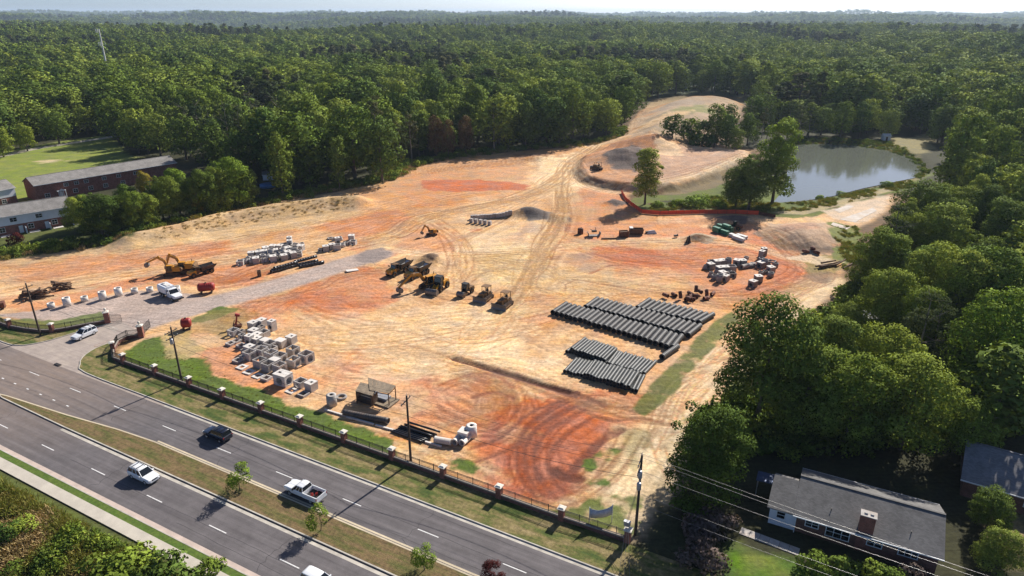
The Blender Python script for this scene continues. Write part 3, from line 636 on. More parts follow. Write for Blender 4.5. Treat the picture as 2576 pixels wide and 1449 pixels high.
grass([(1600,490),(1700,490),(1800,470),(1900,440),(1970,460),(1960,510),(2050,502),(2180,474),(2300,448),(2310,470),(2200,500),(2120,525),(2040,545),(1950,548),(1900,536),(1620,533),(1580,505)], (.115,.145,.03), .9, 3, tex=(.25,.42))
grass([(1930,535),(2010,528),(2100,506),(2240,470),(2250,478),(2120,517),(2020,540)], (.42,.33,.20), .8, .8)
grass([(2090,560),(2160,570),(2160,640),(2120,680),(2090,640)], (.14,.17,.04), .9, 3, tex=(.25,.42))
grass([(2020,660),(2070,640),(2130,650),(2110,690),(2040,690)], (.13,.15,.04), .6, 3)
Pn([(1990,650),(2030,630),(2080,650),(2130,660),(2080,670)], (.62,.48,.32), .8, 1.2, 3)
Pn([(2010,695),(2080,680),(2130,690),(2080,710)], (.22,.14,.09), .75, 1.5, 3)
Pn([(2070,530),(2130,512),(2240,490),(2210,540),(2160,562),(2110,552)], (.60,.46,.33), .9, 1.5, 3)
# far pond banks, clearing and tan bare slope
Pn([(2230,350),(2340,335),(2360,370),(2310,392),(2250,372)], (.26,.22,.10), .9, 4, 6); Pn([(1985,352),(2240,362),(2320,410),(2350,440),(2310,452),(2300,400),(2220,374),(1985,364)], (.13,.15,.045), .9, 2.5, 3)
Pn([(2300,430),(2330,432),(2310,452),(2200,470),(2170,470),(2290,446)], (.24,.20,.085), .8, 2, 3)
for q in ([(2390,180),(2470,176),(2560,180),(2560,190),(2440,192),(2380,188)],): Pn(q, (.22,.24,.07), .9, 6, 10)
# left field with its path and sandy patch; lawn round the apartments
Pn(FIELD, (.20,.245,.05), .95, 3, 4, world=True); Pn(FIELD, (.26,.27,.07), .6, 4, 8, world=True, tex=(.45,.6))
stroke(smooth_line(W([(-200,410),(-60,402),(0,393),(100,372),(200,357),(290,343)]), 5), 2.6, (.42,.38,.32), .95, 0, .6)
Pn([(85,408),(105,402),(140,401),(165,405),(130,411),(98,413)], (.56,.44,.25), .9, 2.5, 5)
Pn([(-200,560),(0,540),(180,560),(330,600),(330,612),(200,626),(0,655),(-260,700)], (.075,.09,.028), .95, 2, 4)
Pn([(0,585),(120,575),(180,570),(190,590),(100,600),(40,612),(0,625)], (.11,.125,.035), .8, 2, 3)
Pn([(1830,1370),(2000,1400),(2100,1460),(1800,1470)], (.085,.155,.02), .95, 2, 3); Pn([(1880,1380),(1960,1400),(1990,1440),(1900,1430)], (.20,.20,.05), .6, 3, 5)
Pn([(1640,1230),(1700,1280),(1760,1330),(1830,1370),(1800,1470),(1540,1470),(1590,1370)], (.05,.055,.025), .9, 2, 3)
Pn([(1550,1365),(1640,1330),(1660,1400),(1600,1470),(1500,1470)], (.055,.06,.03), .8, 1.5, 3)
Pn([(2490,1300),(2576,1290),(2600,1440),(2520,1440)], (.35,.25,.12), .8, 2, 3)
Pn([(2085,830),(2120,810),(2160,815),(2140,840),(2090,855)], (.18,.20,.05), .8, 1.5, 2)
# near side of the street
nn = GX*RN[0]+GY*RN[1]
mixc((.16,.15,.055), (sstep(36.2,35.2,nn)*(GY>20)*(np.hypot(GX,GY)<420))*.95)
mixc((.10,.125,.03), (sstep(36.0,35.5,nn)*sstep(33.2,34.6,nn)*(GY>20)*(np.hypot(GX,GY)<420))*.9)
mixc((.075,.10,.028), (sstep(33.5,31,nn)*(GY>20)*(np.hypot(GX,GY)<420))*.85)
# far woodland floor: broad patches
RR = np.hypot(GX, GY); far = sstep(380, 600, RR); mixc((.040,.056,.022), far*.9)

GZ += LIP*(RUT < .02) - RUT
def grid_mesh(name, X, Y, Z, C, mats):
    ny, nx = X.shape; me = bpy.data.meshes.new(name)
    co = np.stack([X, Y, Z], -1).reshape(-1, 3).astype(np.float32)
    idx = np.arange(nx*ny).reshape(ny, nx)
    q = np.stack([idx[:-1,:-1], idx[:-1,1:], idx[1:,1:], idx[1:,:-1]], -1).reshape(-1, 4)
    me.vertices.add(len(co)); me.vertices.foreach_set('co', co.ravel())
    me.loops.add(q.size); me.loops.foreach_set('vertex_index', q.ravel().astype(np.int32))
    me.polygons.add(len(q)); me.polygons.foreach_set('loop_start', np.arange(0, q.size, 4, dtype=np.int32))
    me.polygons.foreach_set('use_smooth', np.ones(len(q), bool))
    me.update(calc_edges=True)
    ca = me.color_attributes.new('soil', 'FLOAT_COLOR', 'POINT')
    c4 = np.concatenate([C.reshape(-1,3), np.ones((len(co),1))], 1).astype(np.float32); ca.data.foreach_set('color', c4.ravel())
    for m_ in mats: me.materials.append(m_)
    return me
def soil_mat():
    m, N, L = nt('soil')
    out = N.new('ShaderNodeOutputMaterial'); b = N.new('ShaderNodeBsdfPrincipled'); L.new(b.outputs[0], out.inputs[0])
    at = N.new('ShaderNodeAttribute'); at.attribute_name = 'soil'
    ge = N.new('ShaderNodeNewGeometry')
    def noise_(sc, det, ro=.6, stretch=None):
        n = N.new('ShaderNodeTexNoise'); n.inputs['Scale'].default_value = sc; n.inputs['Detail'].default_value = det; n.inputs['Roughness'].default_value = ro
        if stretch:
            mp = N.new('ShaderNodeMapping'); mp.inputs['Rotation'].default_value = (0,0,stretch[2]); mp.inputs['Scale'].default_value = (stretch[0], stretch[1], 1)
            L.new(ge.outputs['Position'], mp.inputs[0]); L.new(mp.outputs[0], n.inputs['Vector'])
        else: L.new(ge.outputs['Position'], n.inputs['Vector'])
        return n
    def rng_(src, a, b_, lo, hi):
        r = N.new('ShaderNodeMapRange'); r.inputs[1].default_value = a; r.inputs[2].default_value = b_; r.inputs[3].default_value = lo; r.inputs[4].default_value = hi
        L.new(src, r.inputs[0]); return r.outputs[0]
    fine = noise_(1.6, 8, .68); mid = noise_(.22, 5, .6); streak = noise_(1.0, 5, .6, (.12, 1.1, rad(-28))); st2 = noise_(1.0, 5, .6, (.10, .9, rad(24)))
    def scrape(ang, sx, sy, seed):
        n1 = noise_(1.0, 3, .55, (sx, sy, ang)); n1.inputs['Distortion'].default_value = .35
        mk = noise_(.07+seed*.013, 3, .6)
        l1 = rng_(n1.outputs[0], .57, .66, 0.0, 1.0); m1 = rng_(mk.outputs[0], .47, .60, 0.0, .24)
        mu = N.new('ShaderNodeMath'); mu.operation = 'MULTIPLY'; L.new(l1, mu.inputs[0]); L.new(m1, mu.inputs[1])
        su = N.new('ShaderNodeMath'); su.operation = 'SUBTRACT'; su.inputs[0].default_value = 1.0; L.new(mu.outputs[0], su.inputs[1]); return su.outputs[0]
    clod = noise_(4.5, 4, .7); clod_o = rng_(clod.outputs[0], .60, .70, 1.0, .66)
    prod = None
    for s_ in (clod_o, scrape(rad(-24), .13, 2.0, 1), scrape(rad(18), .11, 1.7, 2), scrape(rad(66), .12, 1.8, 3), scrape(rad(-62), .14, 2.0, 4), rng_(fine.outputs[0], .3, .7, .68, 1.30), rng_(mid.outputs[0], .3, .7, .84, 1.16), rng_(streak.outputs[0], .32, .68, .90, 1.08), rng_(st2.outputs[0], .32, .68, .92, 1.07)):
        if prod is None: prod = s_; continue
        mm = N.new('ShaderNodeMath'); mm.operation = 'MULTIPLY'; L.new(prod, mm.inputs[0]); L.new(s_, mm.inputs[1]); prod = mm.outputs[0]
    sc_ = N.new('ShaderNodeVectorMath'); sc_.operation = 'SCALE'; L.new(at.outputs['Color'], sc_.inputs[0]); L.new(prod, sc_.inputs['Scale'])
    # iron tint drifts with a mid-scale noise
    hs = N.new('ShaderNodeHueSaturation'); L.new(sc_.outputs[0], hs.inputs['Color']); L.new(rng_(mid.outputs[0], .3, .7, .86, 1.14), hs.inputs['Saturation'])
    L.new(hs.outputs[0], b.inputs['Base Color']); b.inputs['Roughness'].default_value = 0.95; b.inputs['Specular IOR Level'].default_value = 0.15
    bp = N.new('ShaderNodeBump'); bp.inputs['Strength'].default_value = 0.75; bp.inputs['Distance'].default_value = 0.16
    L.new(fine.outputs[0], bp.inputs['Height'])
    bp2 = N.new('ShaderNodeBump'); bp2.inputs['Strength'].default_value = 0.25; bp2.inputs['Distance'].default_value = 0.25
    L.new(streak.outputs[0], bp2.inputs['Height']); L.new(bp.outputs[0], bp2.inputs['Normal'])
    L.new(bp2.outputs[0], b.inputs['Normal'])
    return m
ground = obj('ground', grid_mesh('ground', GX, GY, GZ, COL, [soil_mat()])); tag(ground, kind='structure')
def gz(x, y):
    i = min(max(int(np.searchsorted(xs, x))-1, 0), NX-2); j = min(max(int(np.searchsorted(ys, y))-1, 0), NY-2)
    fx = (x-xs[i])/(xs[i+1]-xs[i]); fy = (y-ys[j])/(ys[j+1]-ys[j])
    return float((GZ[j,i]*(1-fx)+GZ[j,i+1]*fx)*(1-fy)+(GZ[j+1,i]*(1-fx)+GZ[j+1,i+1]*fx)*fy)
def on(px, py, dz=0.0):
    x, y = P(px, py); return (x, y, gz(x, y)+dz)

# ------------------------------------------------------------------ pond
def water_mat():
    m, N, L = nt('pond_water')
    out = N.new('ShaderNodeOutputMaterial'); b = N.new('ShaderNodeBsdfPrincipled'); L.new(b.outputs[0], out.inputs[0])
    b.inputs['Base Color'].default_value = (.125, .135, .11, 1); b.inputs['Roughness'].default_value = 0.07; b.inputs['IOR'].default_value = 1.33
    ge = N.new('ShaderNodeNewGeometry'); n = N.new('ShaderNodeTexNoise'); n.inputs['Scale'].default_value = .5; n.inputs['Detail'].default_value = 4
    L.new(ge.outputs['Position'], n.inputs['Vector'])
    bp = N.new('ShaderNodeBump'); bp.inputs['Strength'].default_value = .12; bp.inputs['Distance'].default_value = .1; L.new(n.outputs[0], bp.inputs['Height']); L.new(bp.outputs[0], b.inputs['Normal'])
    return m
cx = sum(p[0] for p in POND)/len(POND); cy = sum(p[1] for p in POND)/len(POND)
me = bpy.data.meshes.new('water'); me.from_pydata([(cx+(x-cx)*1.06, cy+(y-cy)*1.06, -1.0) for x, y in POND], [], [tuple(range(len(POND)))]); me.materials.append(water_mat())
tag(obj('pond_water', me), kind='structure')

# ------------------------------------------------------------------ street
def sheet_mat(name, kind):
    m, N, L = nt(name)
    out = N.new('ShaderNodeOutputMaterial'); b = N.new('ShaderNodeBsdfPrincipled'); L.new(b.outputs[0], out.inputs[0])
    ge = N.new('ShaderNodeNewGeometry'); b.inputs['Roughness'].default_value = .92; b.inputs['Specular IOR Level'].default_value = .25
    def nz(sc, det, stretch=None):
        n = N.new('ShaderNodeTexNoise'); n.inputs['Scale'].default_value = sc; n.inputs['Detail'].default_value = det; n.inputs['Roughness'].default_value = .65
        mp = N.new('ShaderNodeMapping'); mp.vector_type = 'TEXTURE'; mp.inputs['Rotation'].default_value = (0,0,ROAD_YAW)
        if stretch: mp.inputs['Scale'].default_value = (stretch[0], stretch[1], 1)
        L.new(ge.outputs['Position'], mp.inputs[0]); L.new(mp.outputs[0], n.inputs['Vector']); return n.outputs[0]
    def ramp(src, stops):
        r = N.new('ShaderNodeValToRGB'); L.new(src, r.inputs[0]); e = r.color_ramp.elements
        while len(e) < len(stops): e.new(.5)
        for k, (p, c) in enumerate(stops): e[k].position = p; e[k].color = (*c, 1)
        return r.outputs[0]
    def mixm(a, f, lo, hi):
        r = N.new('ShaderNodeMapRange'); r.inputs[1].default_value=.3; r.inputs[2].default_value=.7; r.inputs[3].default_value = lo; r.inputs[4].default_value = hi; L.new(f, r.inputs[0])
        s_ = N.new('ShaderNodeVectorMath'); s_.operation = 'SCALE'; L.new(a, s_.inputs[0]); L.new(r.outputs[0], s_.inputs['Scale']); return s_.outputs[0]
    fine = nz(9, 6)
    if kind == 'asphalt':
        c = ramp(nz(1, 4, (16, .5)), [(.28,(.106,.095,.097)),(.5,(.132,.119,.121)),(.72,(.156,.142,.142))])
        c = mixm(c, nz(.25, 6), .82, 1.16)
        # wheel paths run along each lane, and clay is carried out of the site entrance
        mp = N.new('ShaderNodeMapping'); mp.vector_type = 'TEXTURE'; mp.inputs['Rotation'].default_value = (0,0,ROAD_YAW); L.new(ge.outputs['Position'], mp.inputs[0])
        sp = N.new('ShaderNodeSeparateXYZ'); L.new(mp.outputs[0], sp.inputs[0])
        m1 = N.new('ShaderNodeMath'); m1.operation = 'MULTIPLY_ADD'; m1.inputs[1].default_value = 2*math.pi/1.75; m1.inputs[2].default_value = -43.15*2*math.pi/1.75; L.new(sp.outputs[1], m1.inputs[0])
        m2 = N.new('ShaderNodeMath'); m2.operation = 'COSINE'; L.new(m1.outputs[0], m2.inputs[0])
        rr_ = N.new('ShaderNodeMapRange'); rr_.inputs[1].default_value = -1; rr_.inputs[2].default_value = 1; rr_.inputs[3].default_value = 1.05; rr_.inputs[4].default_value = .90; L.new(m2.outputs[0], rr_.inputs[0])
        s1 = N.new('ShaderNodeVectorMath'); s1.operation = 'SCALE'; L.new(c, s1.inputs[0]); L.new(rr_.outputs[0], s1.inputs['Scale']); c = s1.outputs[0]
        ds = N.new('ShaderNodeVectorMath'); ds.operation = 'DISTANCE'; ds.inputs[1].default_value = (*S(-126, 58), 0); L.new(ge.outputs['Position'], ds.inputs[0])
        dm2 = N.new('ShaderNodeMapRange'); dm2.inputs[1].default_value = 5; dm2.inputs[2].default_value = 34; dm2.inputs[3].default_value = .75; dm2.inputs[4].default_value = 0; L.new(ds.outputs['Value'], dm2.inputs[0])
        cl = N.new('ShaderNodeMath'); cl.operation = 'MULTIPLY'; L.new(dm2.outputs[0], cl.inputs[0]); L.new(nz(1, 5, (7,.7)), cl.inputs[1])
        mxd = N.new('ShaderNodeMix'); mxd.data_type = 'RGBA'; L.new(cl.outputs[0], mxd.inputs['Factor']); L.new(c, mxd.inputs['A']); mxd.inputs['B'].default_value = (.36,.26,.19,1); c = mxd.outputs['Result']
        c = mixm(c, nz(1.1, 7), .9, 1.1); c = mixm(c, fine, .88, 1.12); bd = .02
    elif kind == 'apron':
        c = ramp(nz(.5, 5), [(.3,(.30,.25,.22)),(.5,(.36,.30,.26)),(.7,(.42,.35,.29))]); c = mixm(c, nz(1,4,(6,.5)), .85, 1.12); c = mixm(c, fine, .9, 1.1); bd = .02
    elif kind == 'grass':
        c = ramp(nz(.42, 6, (2.2,.75)), [(.36,(.055,.085,.018)),(.45,(.10,.115,.028)),(.54,(.19,.155,.060)),(.64,(.26,.20,.095))]); c = mixm(c, nz(2.2, 6), .62, 1.4); c = mixm(c, fine, .75, 1.25); bd = .1
    elif kind == 'median':
        c = ramp(nz(.5, 6, (2.6,.55)), [(.34,(.078,.086,.022)),(.46,(.135,.112,.040)),(.56,(.175,.115,.056)),(.68,(.125,.112,.036))]); c = mixm(c, nz(1,4,(9,.22)), .8, 1.2); c = mixm(c, nz(2.2, 6), .62, 1.4); c = mixm(c, fine, .75, 1.25); bd = .1
    elif kind == 'lush':
        c = ramp(nz(.6, 5), [(.35,(.07,.125,.018)),(.65,(.11,.15,.028))]); c = mixm(c, nz(2.5,6), .7, 1.3); bd = .08
    elif kind == 'walk':
        c = ramp(nz(.5, 5), [(.3,(.42,.38,.32)),(.7,(.54,.49,.41))]); c = mixm(c, fine, .92, 1.08); bd = .01
    elif kind == 'paint':
        c = ramp(nz(3, 6), [(.33,(.34,.32,.31)),(.45,(.68,.67,.65)),(.7,(.78,.77,.75))]); bd = 0
    L.new(c, b.inputs['Base Color'])
    if bd:
        bp = N.new('ShaderNodeBump'); bp.inputs['Strength'].default_value = .8; bp.inputs['Distance'].default_value = bd; L.new(fine, bp.inputs['Height']); L.new(bp.outputs[0], b.inputs['Normal'])
    return m
for k in ('asphalt','apron','grass','median','lush','walk','paint'): M[k+'_sheet'] = sheet_mat(k+'_sheet', k)
def sheet(name, pts, z, m, thick=0.0, parent=None):
    n = len(pts); area = sum(pts[i][0]*pts[(i+1)%n][1]-pts[(i+1)%n][0]*pts[i][1] for i in range(n))
    if area < 0: pts = list(reversed(pts))
    v = [(x, y, z) for x, y in pts]; f = [tuple(range(n))]
    if thick:
        v += [(x, y, z-thick) for x, y in pts]; f += [(i, i+n, (i+1)%n+n, (i+1)%n) for i in range(n)]
    me = bpy.data.meshes.new(name); me.from_pydata(v, [], f); me.materials.append(m)
    o = obj(name, me, parent)
    return o
SA, SB = -260.0, 150.0
road = sheet('road', [S(SA,38.3),S(SB,38.3),S(SB,58.6),S(SA,58.6)], 0.0, M['asphalt_sheet']); tag(road, kind='structure')
def strip(name, pts, w, h, m, z0=0.0, parent=None, kind='structure', side=1):
    """kerb-like bar along a world polyline"""
    mb = MB(); L_ = offset_line(pts, 0); R_ = offset_line(pts, side*w); vv = []
    for (a, b) in zip(L_, R_): vv += [(*a, z0), (*a, z0+h), (*b, z0+h), (*b, z0)]
    ff = []
    for i in range(len(pts)-1):
        for j in range(3): ff.append((i*4+j, i*4+j+1, i*4+4+j+1, i*4+4+j))
    mb.add(vv, ff); return tag(mb.build(name, m, parent), kind=kind if parent is None else None)
# entrance curves
EN_R = smooth_line(W([(290,858),(240,877),(207,900),(201,918),(213,938)]) + [S(-100.5,58.5), S(-96,58.5)], 1.2)
EN_L = smooth_line(W([(283,813),(207,833),(150,850),(100,863),(33,869)]) + [S(-152,58.5), S(-165,58.5)], 1.5)
FENCE_R_IN = W([(290,866),(285,885),(288,908),(302,918)])
drive = sheet('entrance_drive', [S(-96,57.9)] + list(reversed(EN_R)) + W([(345,832),(300,805)]) + EN_L + [S(-165,57.9)], 0.012, M['apron_sheet']); tag(drive, kind='structure')
gut = M['walk_sheet']
tag(sheet('gutter', [S(-96,57.95),S(SB,57.95),S(SB,58.5),S(-96,58.5)], 0.006, M['kerb']), kind='structure')
tag(sheet('gutter', [S(SA,38.7),S(SB,38.7),S(SB,39.35),S(SA,39.35)], 0.006, mat('gutter_pink', (.50,.40,.34), .9, .15, .6)), kind='structure')
strip('kerb', EN_R + [S(SB,58.5)], .16, .14, M['kerb'], side=1)
strip('kerb', EN_L + [S(SA,58.5)], .16, .14, M['kerb'], side=-1)
strip('kerb', [S(SA,38.7),S(SB,38.7)], .16, .14, M['kerb'], side=-1)
v_r = [p for p in EN_R] + [S(SB,58.62),S(SB,64.0)] + W([(302,918)]) 
VR = EN_R + [S(SB,58.62), S(SB,64.0), S(-88,64.0)] + W([(302,919),(288,909),(284,886),(290,866)])
tag(sheet('verge', VR, .125, M['grass_sheet']), kind='structure')
LFENCE = W([(272,812),(217,821),(167,831),(133,836),(100,836),(67,832),(35,825),(0,816),(-60,800),(-160,775)])
tag(sheet('verge', EN_L + [S(-180,58.62)] + list(reversed(LFENCE)), .122, M['grass_sheet']), kind='structure')
# median with its narrowing at the turn lane
MED_N = [S(SB,50.75), S(-88.0,50.75), S(-96.0,50.2), S(-107,48.9), S(-122,47.6)]
MED_S = [S(-122,46.75), S(-104,46.5), S(SB,46.5)]
nose = S(-124.5,47.15)
tag(sheet('median', MED_N+[nose]+MED_S, .13, M['median_sheet']), kind='structure')
yk = mat('kerb_warm', (.56,.47,.33), .9, .15, .8)
strip('kerb', MED_N+[nose], .22, .145, yk, side=1)
strip('kerb', [nose]+MED_S, .18, .145, M['kerb'], side=1)
tag(sheet('gutter', [S(SB,50.98),S(-88,50.98),S(-88,51.25),S(SB,51.25)], .006, yk), kind='structure')
tag(sheet('gutter', [S(SB,46.3),S(-104,46.3),S(-104,45.85),S(SB,45.85)], .006, M['kerb']), kind='structure')
tag(sheet('grass_strip', [S(SA,37.6),S(SB,37.6),S(SB,38.54),S(SA,38.54)], .12, M['lush_sheet']), kind='structure')
walk = sheet('sidewalk', [S(SA,36.05),S(SB,36.05),S(SB,37.6),S(SA,37.6)], .135, M['walk_sheet'], .15); tag(walk, kind='structure')
# lane paint: every dash a piece of the road
dm = None
def dash(s0, s1, n, w=.13, z=.0045):
    return sheet('lane_dash', [S(s0,n-w/2),S(s1,n-w/2),S(s1,n+w/2),S(s0,n+w/2)], z, M['paint_sheet'], parent=road)
def s_of(px, py): return SNof(*P(px, py))[0]
s0 = s_of(426,1077)
for k in range(-9, 8): dash(s0+k*12.15-1.55, s0+k*12.15+1.55, 54.15)
s0 = s_of(389,1254)
for k in range(-7, 8): dash(s0+k*12.15-1.55, s0+k*12.15+1.55, 42.3)
sa, sb_ = s_of(45,962), s_of(170,1021)
for k in range(-4, 5): dash(sa+(sb_-sa)*k/4-.32, sa+(sb_-sa)*k/4+.32, 50.55, .2)
tag(sheet('stop_line', W([(0,893),(6,889),(132,921),(128,925)]), .016, M['paint_sheet'], parent=road)) if False else None
# tar-sealed cracks and seams across the lanes
def seam(pts, w):
    o = strip('crack_seal', pts, w, .003, M['tar'], z0=.002, parent=road); return o
M['tar'] = mat('tar', (.045,.041,.043), .7, .25, 2.0)
for k in range(15):
    s0_ = -112+k*13.5+rnd.uniform(-5,5); n0, n1 = ((51.3,57.9) if k % 2 else (39.5,45.8)); q = []
    for j in range(12): t_c = j/11; q.append(S(s0_+rnd.uniform(-.25,.25)+(t_c-.5)*rnd.uniform(-1.2,1.2), n0+(n1-n0)*t_c))
    seam(q, rnd.uniform(.04,.08))
for n_, a_, b_ in ((54.35,-100,20),(42.1,-95,-20),(57.2,-90,-30),(40.6,-70,10),(52.0,-60,30)):
    q = [S(a_+(b_-a_)*j/60, n_+.05*math.sin(j*.7)+.04*math.sin(j*1.9)) for j in range(61)]; seam(q, .05)
# storm drain inlet in the kerb
mb = MB(); mb.box((0,0,.09),(1.5,.5,.15)); o = mb.build('storm_drain', [M['dark_metal']], None, (*P(146,918),0), (0,0,ROAD_YAW)); tag(o, 'dark storm drain inlet in the kerb at the site entrance', 'drain')
# entrance apron joints
for a, b in (((238,812),(292,834)),((243,808),(297,829))):
    pa, pb = P(*a), P(*b); y = yaw_of(pa, pb); mb = MB(); L = math.dist(pa, pb); mb.box((0,0,0),(L,.18,.03)); mb.build('apron_joint', M['kerb'], drive, ((pa[0]+pb[0])/2,(pa[1]+pb[1])/2,.02), (0,0,y))

# ------------------------------------------------------------------ words for labels
ORD = ['first','second','third','fourth','fifth','sixth','seventh','eighth','ninth','tenth','eleventh','twelfth','thirteenth','fourteenth','fifteenth','sixteenth','seventeenth','eighteenth','nineteenth','twentieth']
def nth(i):
    if i < 20: return ORD[i]
    return 'twenty-'+ORD[i-20] if i < 29 else ('thirtieth' if i == 29 else 'thirty-'+ORD[i-30])
def from_left(i, n): return 'leftmost' if i == 0 else ('rightmost' if i == n-1 else nth(i)+' from the left')
def from_right(i, n): return 'rightmost' if i == n-1 else nth(i)+' from the left'

# ------------------------------------------------------------------ plants
def leaf_cloud(rg, puffs, n, leaf, up=.25, flat=1.0, shell=(.66,1.10), fill=.2, droop=0.0, lw=1.0):
    """n leaf-spray quads spread over the puffs (x,y,z,r); returns verts (4n,3)"""
    pf = np.array(puffs); w = pf[:,3]**2; w = w/w.sum()
    k = rg.choice(len(pf), n, p=w)
    d = rg.normal(size=(n,3)); d[:,2] += .18; d /= np.linalg.norm(d,axis=1)[:,None]
    r = pf[k,3]*rg.uniform(shell[0], shell[1], n); inner = rg.random(n) < fill; r[inner] *= rg.uniform(.2,.9,inner.sum())
    off = d*r[:,None]; off[:,2] *= flat
    c = pf[k,:3]+off
    # face out of the crown
    # drop sprays that sit deep inside another puff
    keep = np.ones(n, bool)
    for q in pf:
        dd = np.linalg.norm(c-q[:3],axis=1)
        keep &= ~((dd < q[3]*.55) & (rg.random(n) < .85))
    c = c[keep]; d = d[keep]; n = len(c)
    nr = d*1.0 + rg.normal(size=(n,3))*.42 + np.array([0,0,up]); nr /= np.linalg.norm(nr,axis=1)[:,None]
    a = np.cross(nr, rg.normal(size=(n,3))); a /= np.linalg.norm(a,axis=1)[:,None]; b = np.cross(nr, a)
    s = leaf*rg.uniform(.55,1.3,n); a *= (s*.5)[:,None]; b *= (s*.5*lw)[:,None]
    bend = nr*(s*.16)[:,None]
    v = np.stack([c-a-bend, c-b*.8+bend*.4, c+a-bend, c+b*.8+bend*.4], 1)   # wound so that it faces nr
    v[...,2] -= droop
    ctr = pf[:,:3].mean(0); dc = c-ctr; dc /= np.linalg.norm(dc,axis=1)[:,None]+1e-6
    vn = d*.65+dc*.5+nr*.18+np.array([0,0,.06]); vn /= np.linalg.norm(vn,axis=1)[:,None]
    NORMALS['n'] = np.repeat(vn,4,axis=0)
    return v.reshape(-1,3)
NORMALS = {}
def quads_mesh(name, v, m):
    me = bpy.data.meshes.new(name); n = len(v)//4
    me.vertices.add(len(v)); me.vertices.foreach_set('co', v.astype(np.float32).ravel())
    me.loops.add(4*n); me.loops.foreach_set('vertex_index', np.arange(4*n, dtype=np.int32))
    me.polygons.add(n); me.polygons.foreach_set('loop_start', np.arange(0,4*n,4,dtype=np.int32))
    me.update(calc_edges=True); me.materials.append(m)
    nn0 = NORMALS.pop('n', None)
    if nn0 is not None and len(nn0) == len(v):
        me.polygons.foreach_set('use_smooth', np.ones(n,bool)); me.normals_split_custom_set_from_vertices(nn0.tolist())
    return me
def trunk_mb(rg, h, r, limbs=4, reach=3.0, mb=None, mi=0, z0=-.6):
    mb = mb or MB(); x = y = 0.0; pr = (0.0,0.0,z0); rr = r*1.25; z = 0
    for k in range(4):
        z = h*(k+1)/4; x += rg.normal()*.12; y += rg.normal()*.12; q = (x,y,z); r2 = r*(1-.2*(k+1))
        mb.cyl(pr, q, rr, r2, 7, mi, False); pr = q; rr = r2
        if k >= 1:
            for j in range(limbs//2):
                a = rg.uniform(0,6.28); L = reach*rg.uniform(.6,1.1)
                mb.cyl(q, (x+math.cos(a)*L, y+math.sin(a)*L, z+L*rg.uniform(.4,.9)), r2*.55, r2*.15, 5, mi, False)
    return mb
def puffs_for(kind, rg):
    pf = []
    if kind == 'oak':        # broad round crown, height 1.0 = 20 m model
        for k in range(25):
            t = k*2.4+rg.uniform(-.4,.4); zz = (k+rg.uniform(0,1))/25; R = 5.0*math.sqrt(max(.05,1-((zz-.38)/.72)**2))*rg.uniform(.72,1.0)
            pf.append((R*math.cos(t), R*math.sin(t), 3.8+zz*13.0, rg.uniform(1.7,2.9)))
        for k in range(9):
            t = rg.uniform(0,6.28); zz = rg.uniform(.1,1.0); R = 6.4*math.sqrt(max(.05,1-((zz-.38)/.72)**2))
            pf.append((R*math.cos(t), R*math.sin(t), 3.8+zz*14.5, rg.uniform(.6,1.1)))
        del pf[3::9]
        pf += [(0,0,7,3.2),(0,0,10,3.2),(0,0,14.5,3.0),(.8,-.6,17.2,2.0)]
    elif kind == 'tall':     # tall oval crown
        for k in range(20):
            t = k*2.4+rg.uniform(-.4,.4); zz = (k+rg.uniform(0,1))/20; R = 3.4*math.sqrt(max(.06,1-((zz-.42)/.66)**2))*rg.uniform(.5,.95)
            pf.append((R*math.cos(t), R*math.sin(t), 3.4+zz*15.0, rg.uniform(1.4,2.3)))
        for k in range(6):
            t = rg.uniform(0,6.28); zz = rg.uniform(.1,1.0); R = 4.4*math.sqrt(max(.05,1-((zz-.42)/.66)**2))
            pf.append((R*math.cos(t), R*math.sin(t), 3.4+zz*16, rg.uniform(.5,.9)))
        pf += [(0,0,9,2.3),(0,0,13,2.2),(.2,.3,17.5,1.5)]
    elif kind == 'pine':     # bare lower trunk, layered tufts
        for k in range(26):
            t = rg.uniform(0,6.28); zz = rg.uniform(0,1); R = (3.6*(1-zz)**.7+.5)*rg.uniform(.4,1)
            pf.append((R*math.cos(t), R*math.sin(t), 5.0+zz*14.5, rg.uniform(.95,1.7)))
    elif kind == 'scrub':    # leafy to the ground
        for k in range(18):
            t = rg.uniform(0,6.28); zz = rg.uniform(0,1); R = 4.2*math.sqrt(max(.08,1-zz**2))*rg.uniform(.3,1)
            pf.append((R*math.cos(t), R*math.sin(t), 1.2+zz*6.0, rg.uniform(1.1,2.0)))
    elif kind == 'young':    # small street tree
        for k in range(12):
            t = rg.uniform(0,6.28); zz = rg.uniform(0,1); R = 1.25*math.sqrt(max(.1,1-((zz-.45)/.7)**2))*rg.uniform(.4,1)
            pf.append((R*math.cos(t), R*math.sin(t), 1.5+zz*2.6, rg.uniform(.45,.75)))
    elif kind == 'ball':
        for k in range(16):
            t = rg.uniform(0,6.28); zz = rg.uniform(-1,1); R = 1.25*math.sqrt(1-zz*zz)
            pf.append((R*math.cos(t), R*math.sin(t), 2.6+zz*1.15, rg.uniform(.5,.75)))
    elif kind == 'bush':
        for k in range(10):
            t = rg.uniform(0,6.28); R = rg.uniform(.2,1.0)
            pf.append((R*math.cos(t), R*math.sin(t), rg.uniform(.4,1.3), rg.uniform(.4,.75)))
    return pf
TREES = {}     # (kind, lod) -> list of (crown mesh, trunk mesh)
SPEC = {       # leaf-spray size and count by level of detail: near, middle
 'oak': ((.45,17000),(.85,3600)), 'tall': ((.44,12500),(.8,2800)), 'pine': ((.40,7000),(.8,1500)), 'scrub': ((.40,5500),(.75,1400)),
 'young': ((.20,1900),(.3,700)), 'ball': ((.17,3600),(.3,700)), 'bush': ((.22,1300),(.35,380)),
}
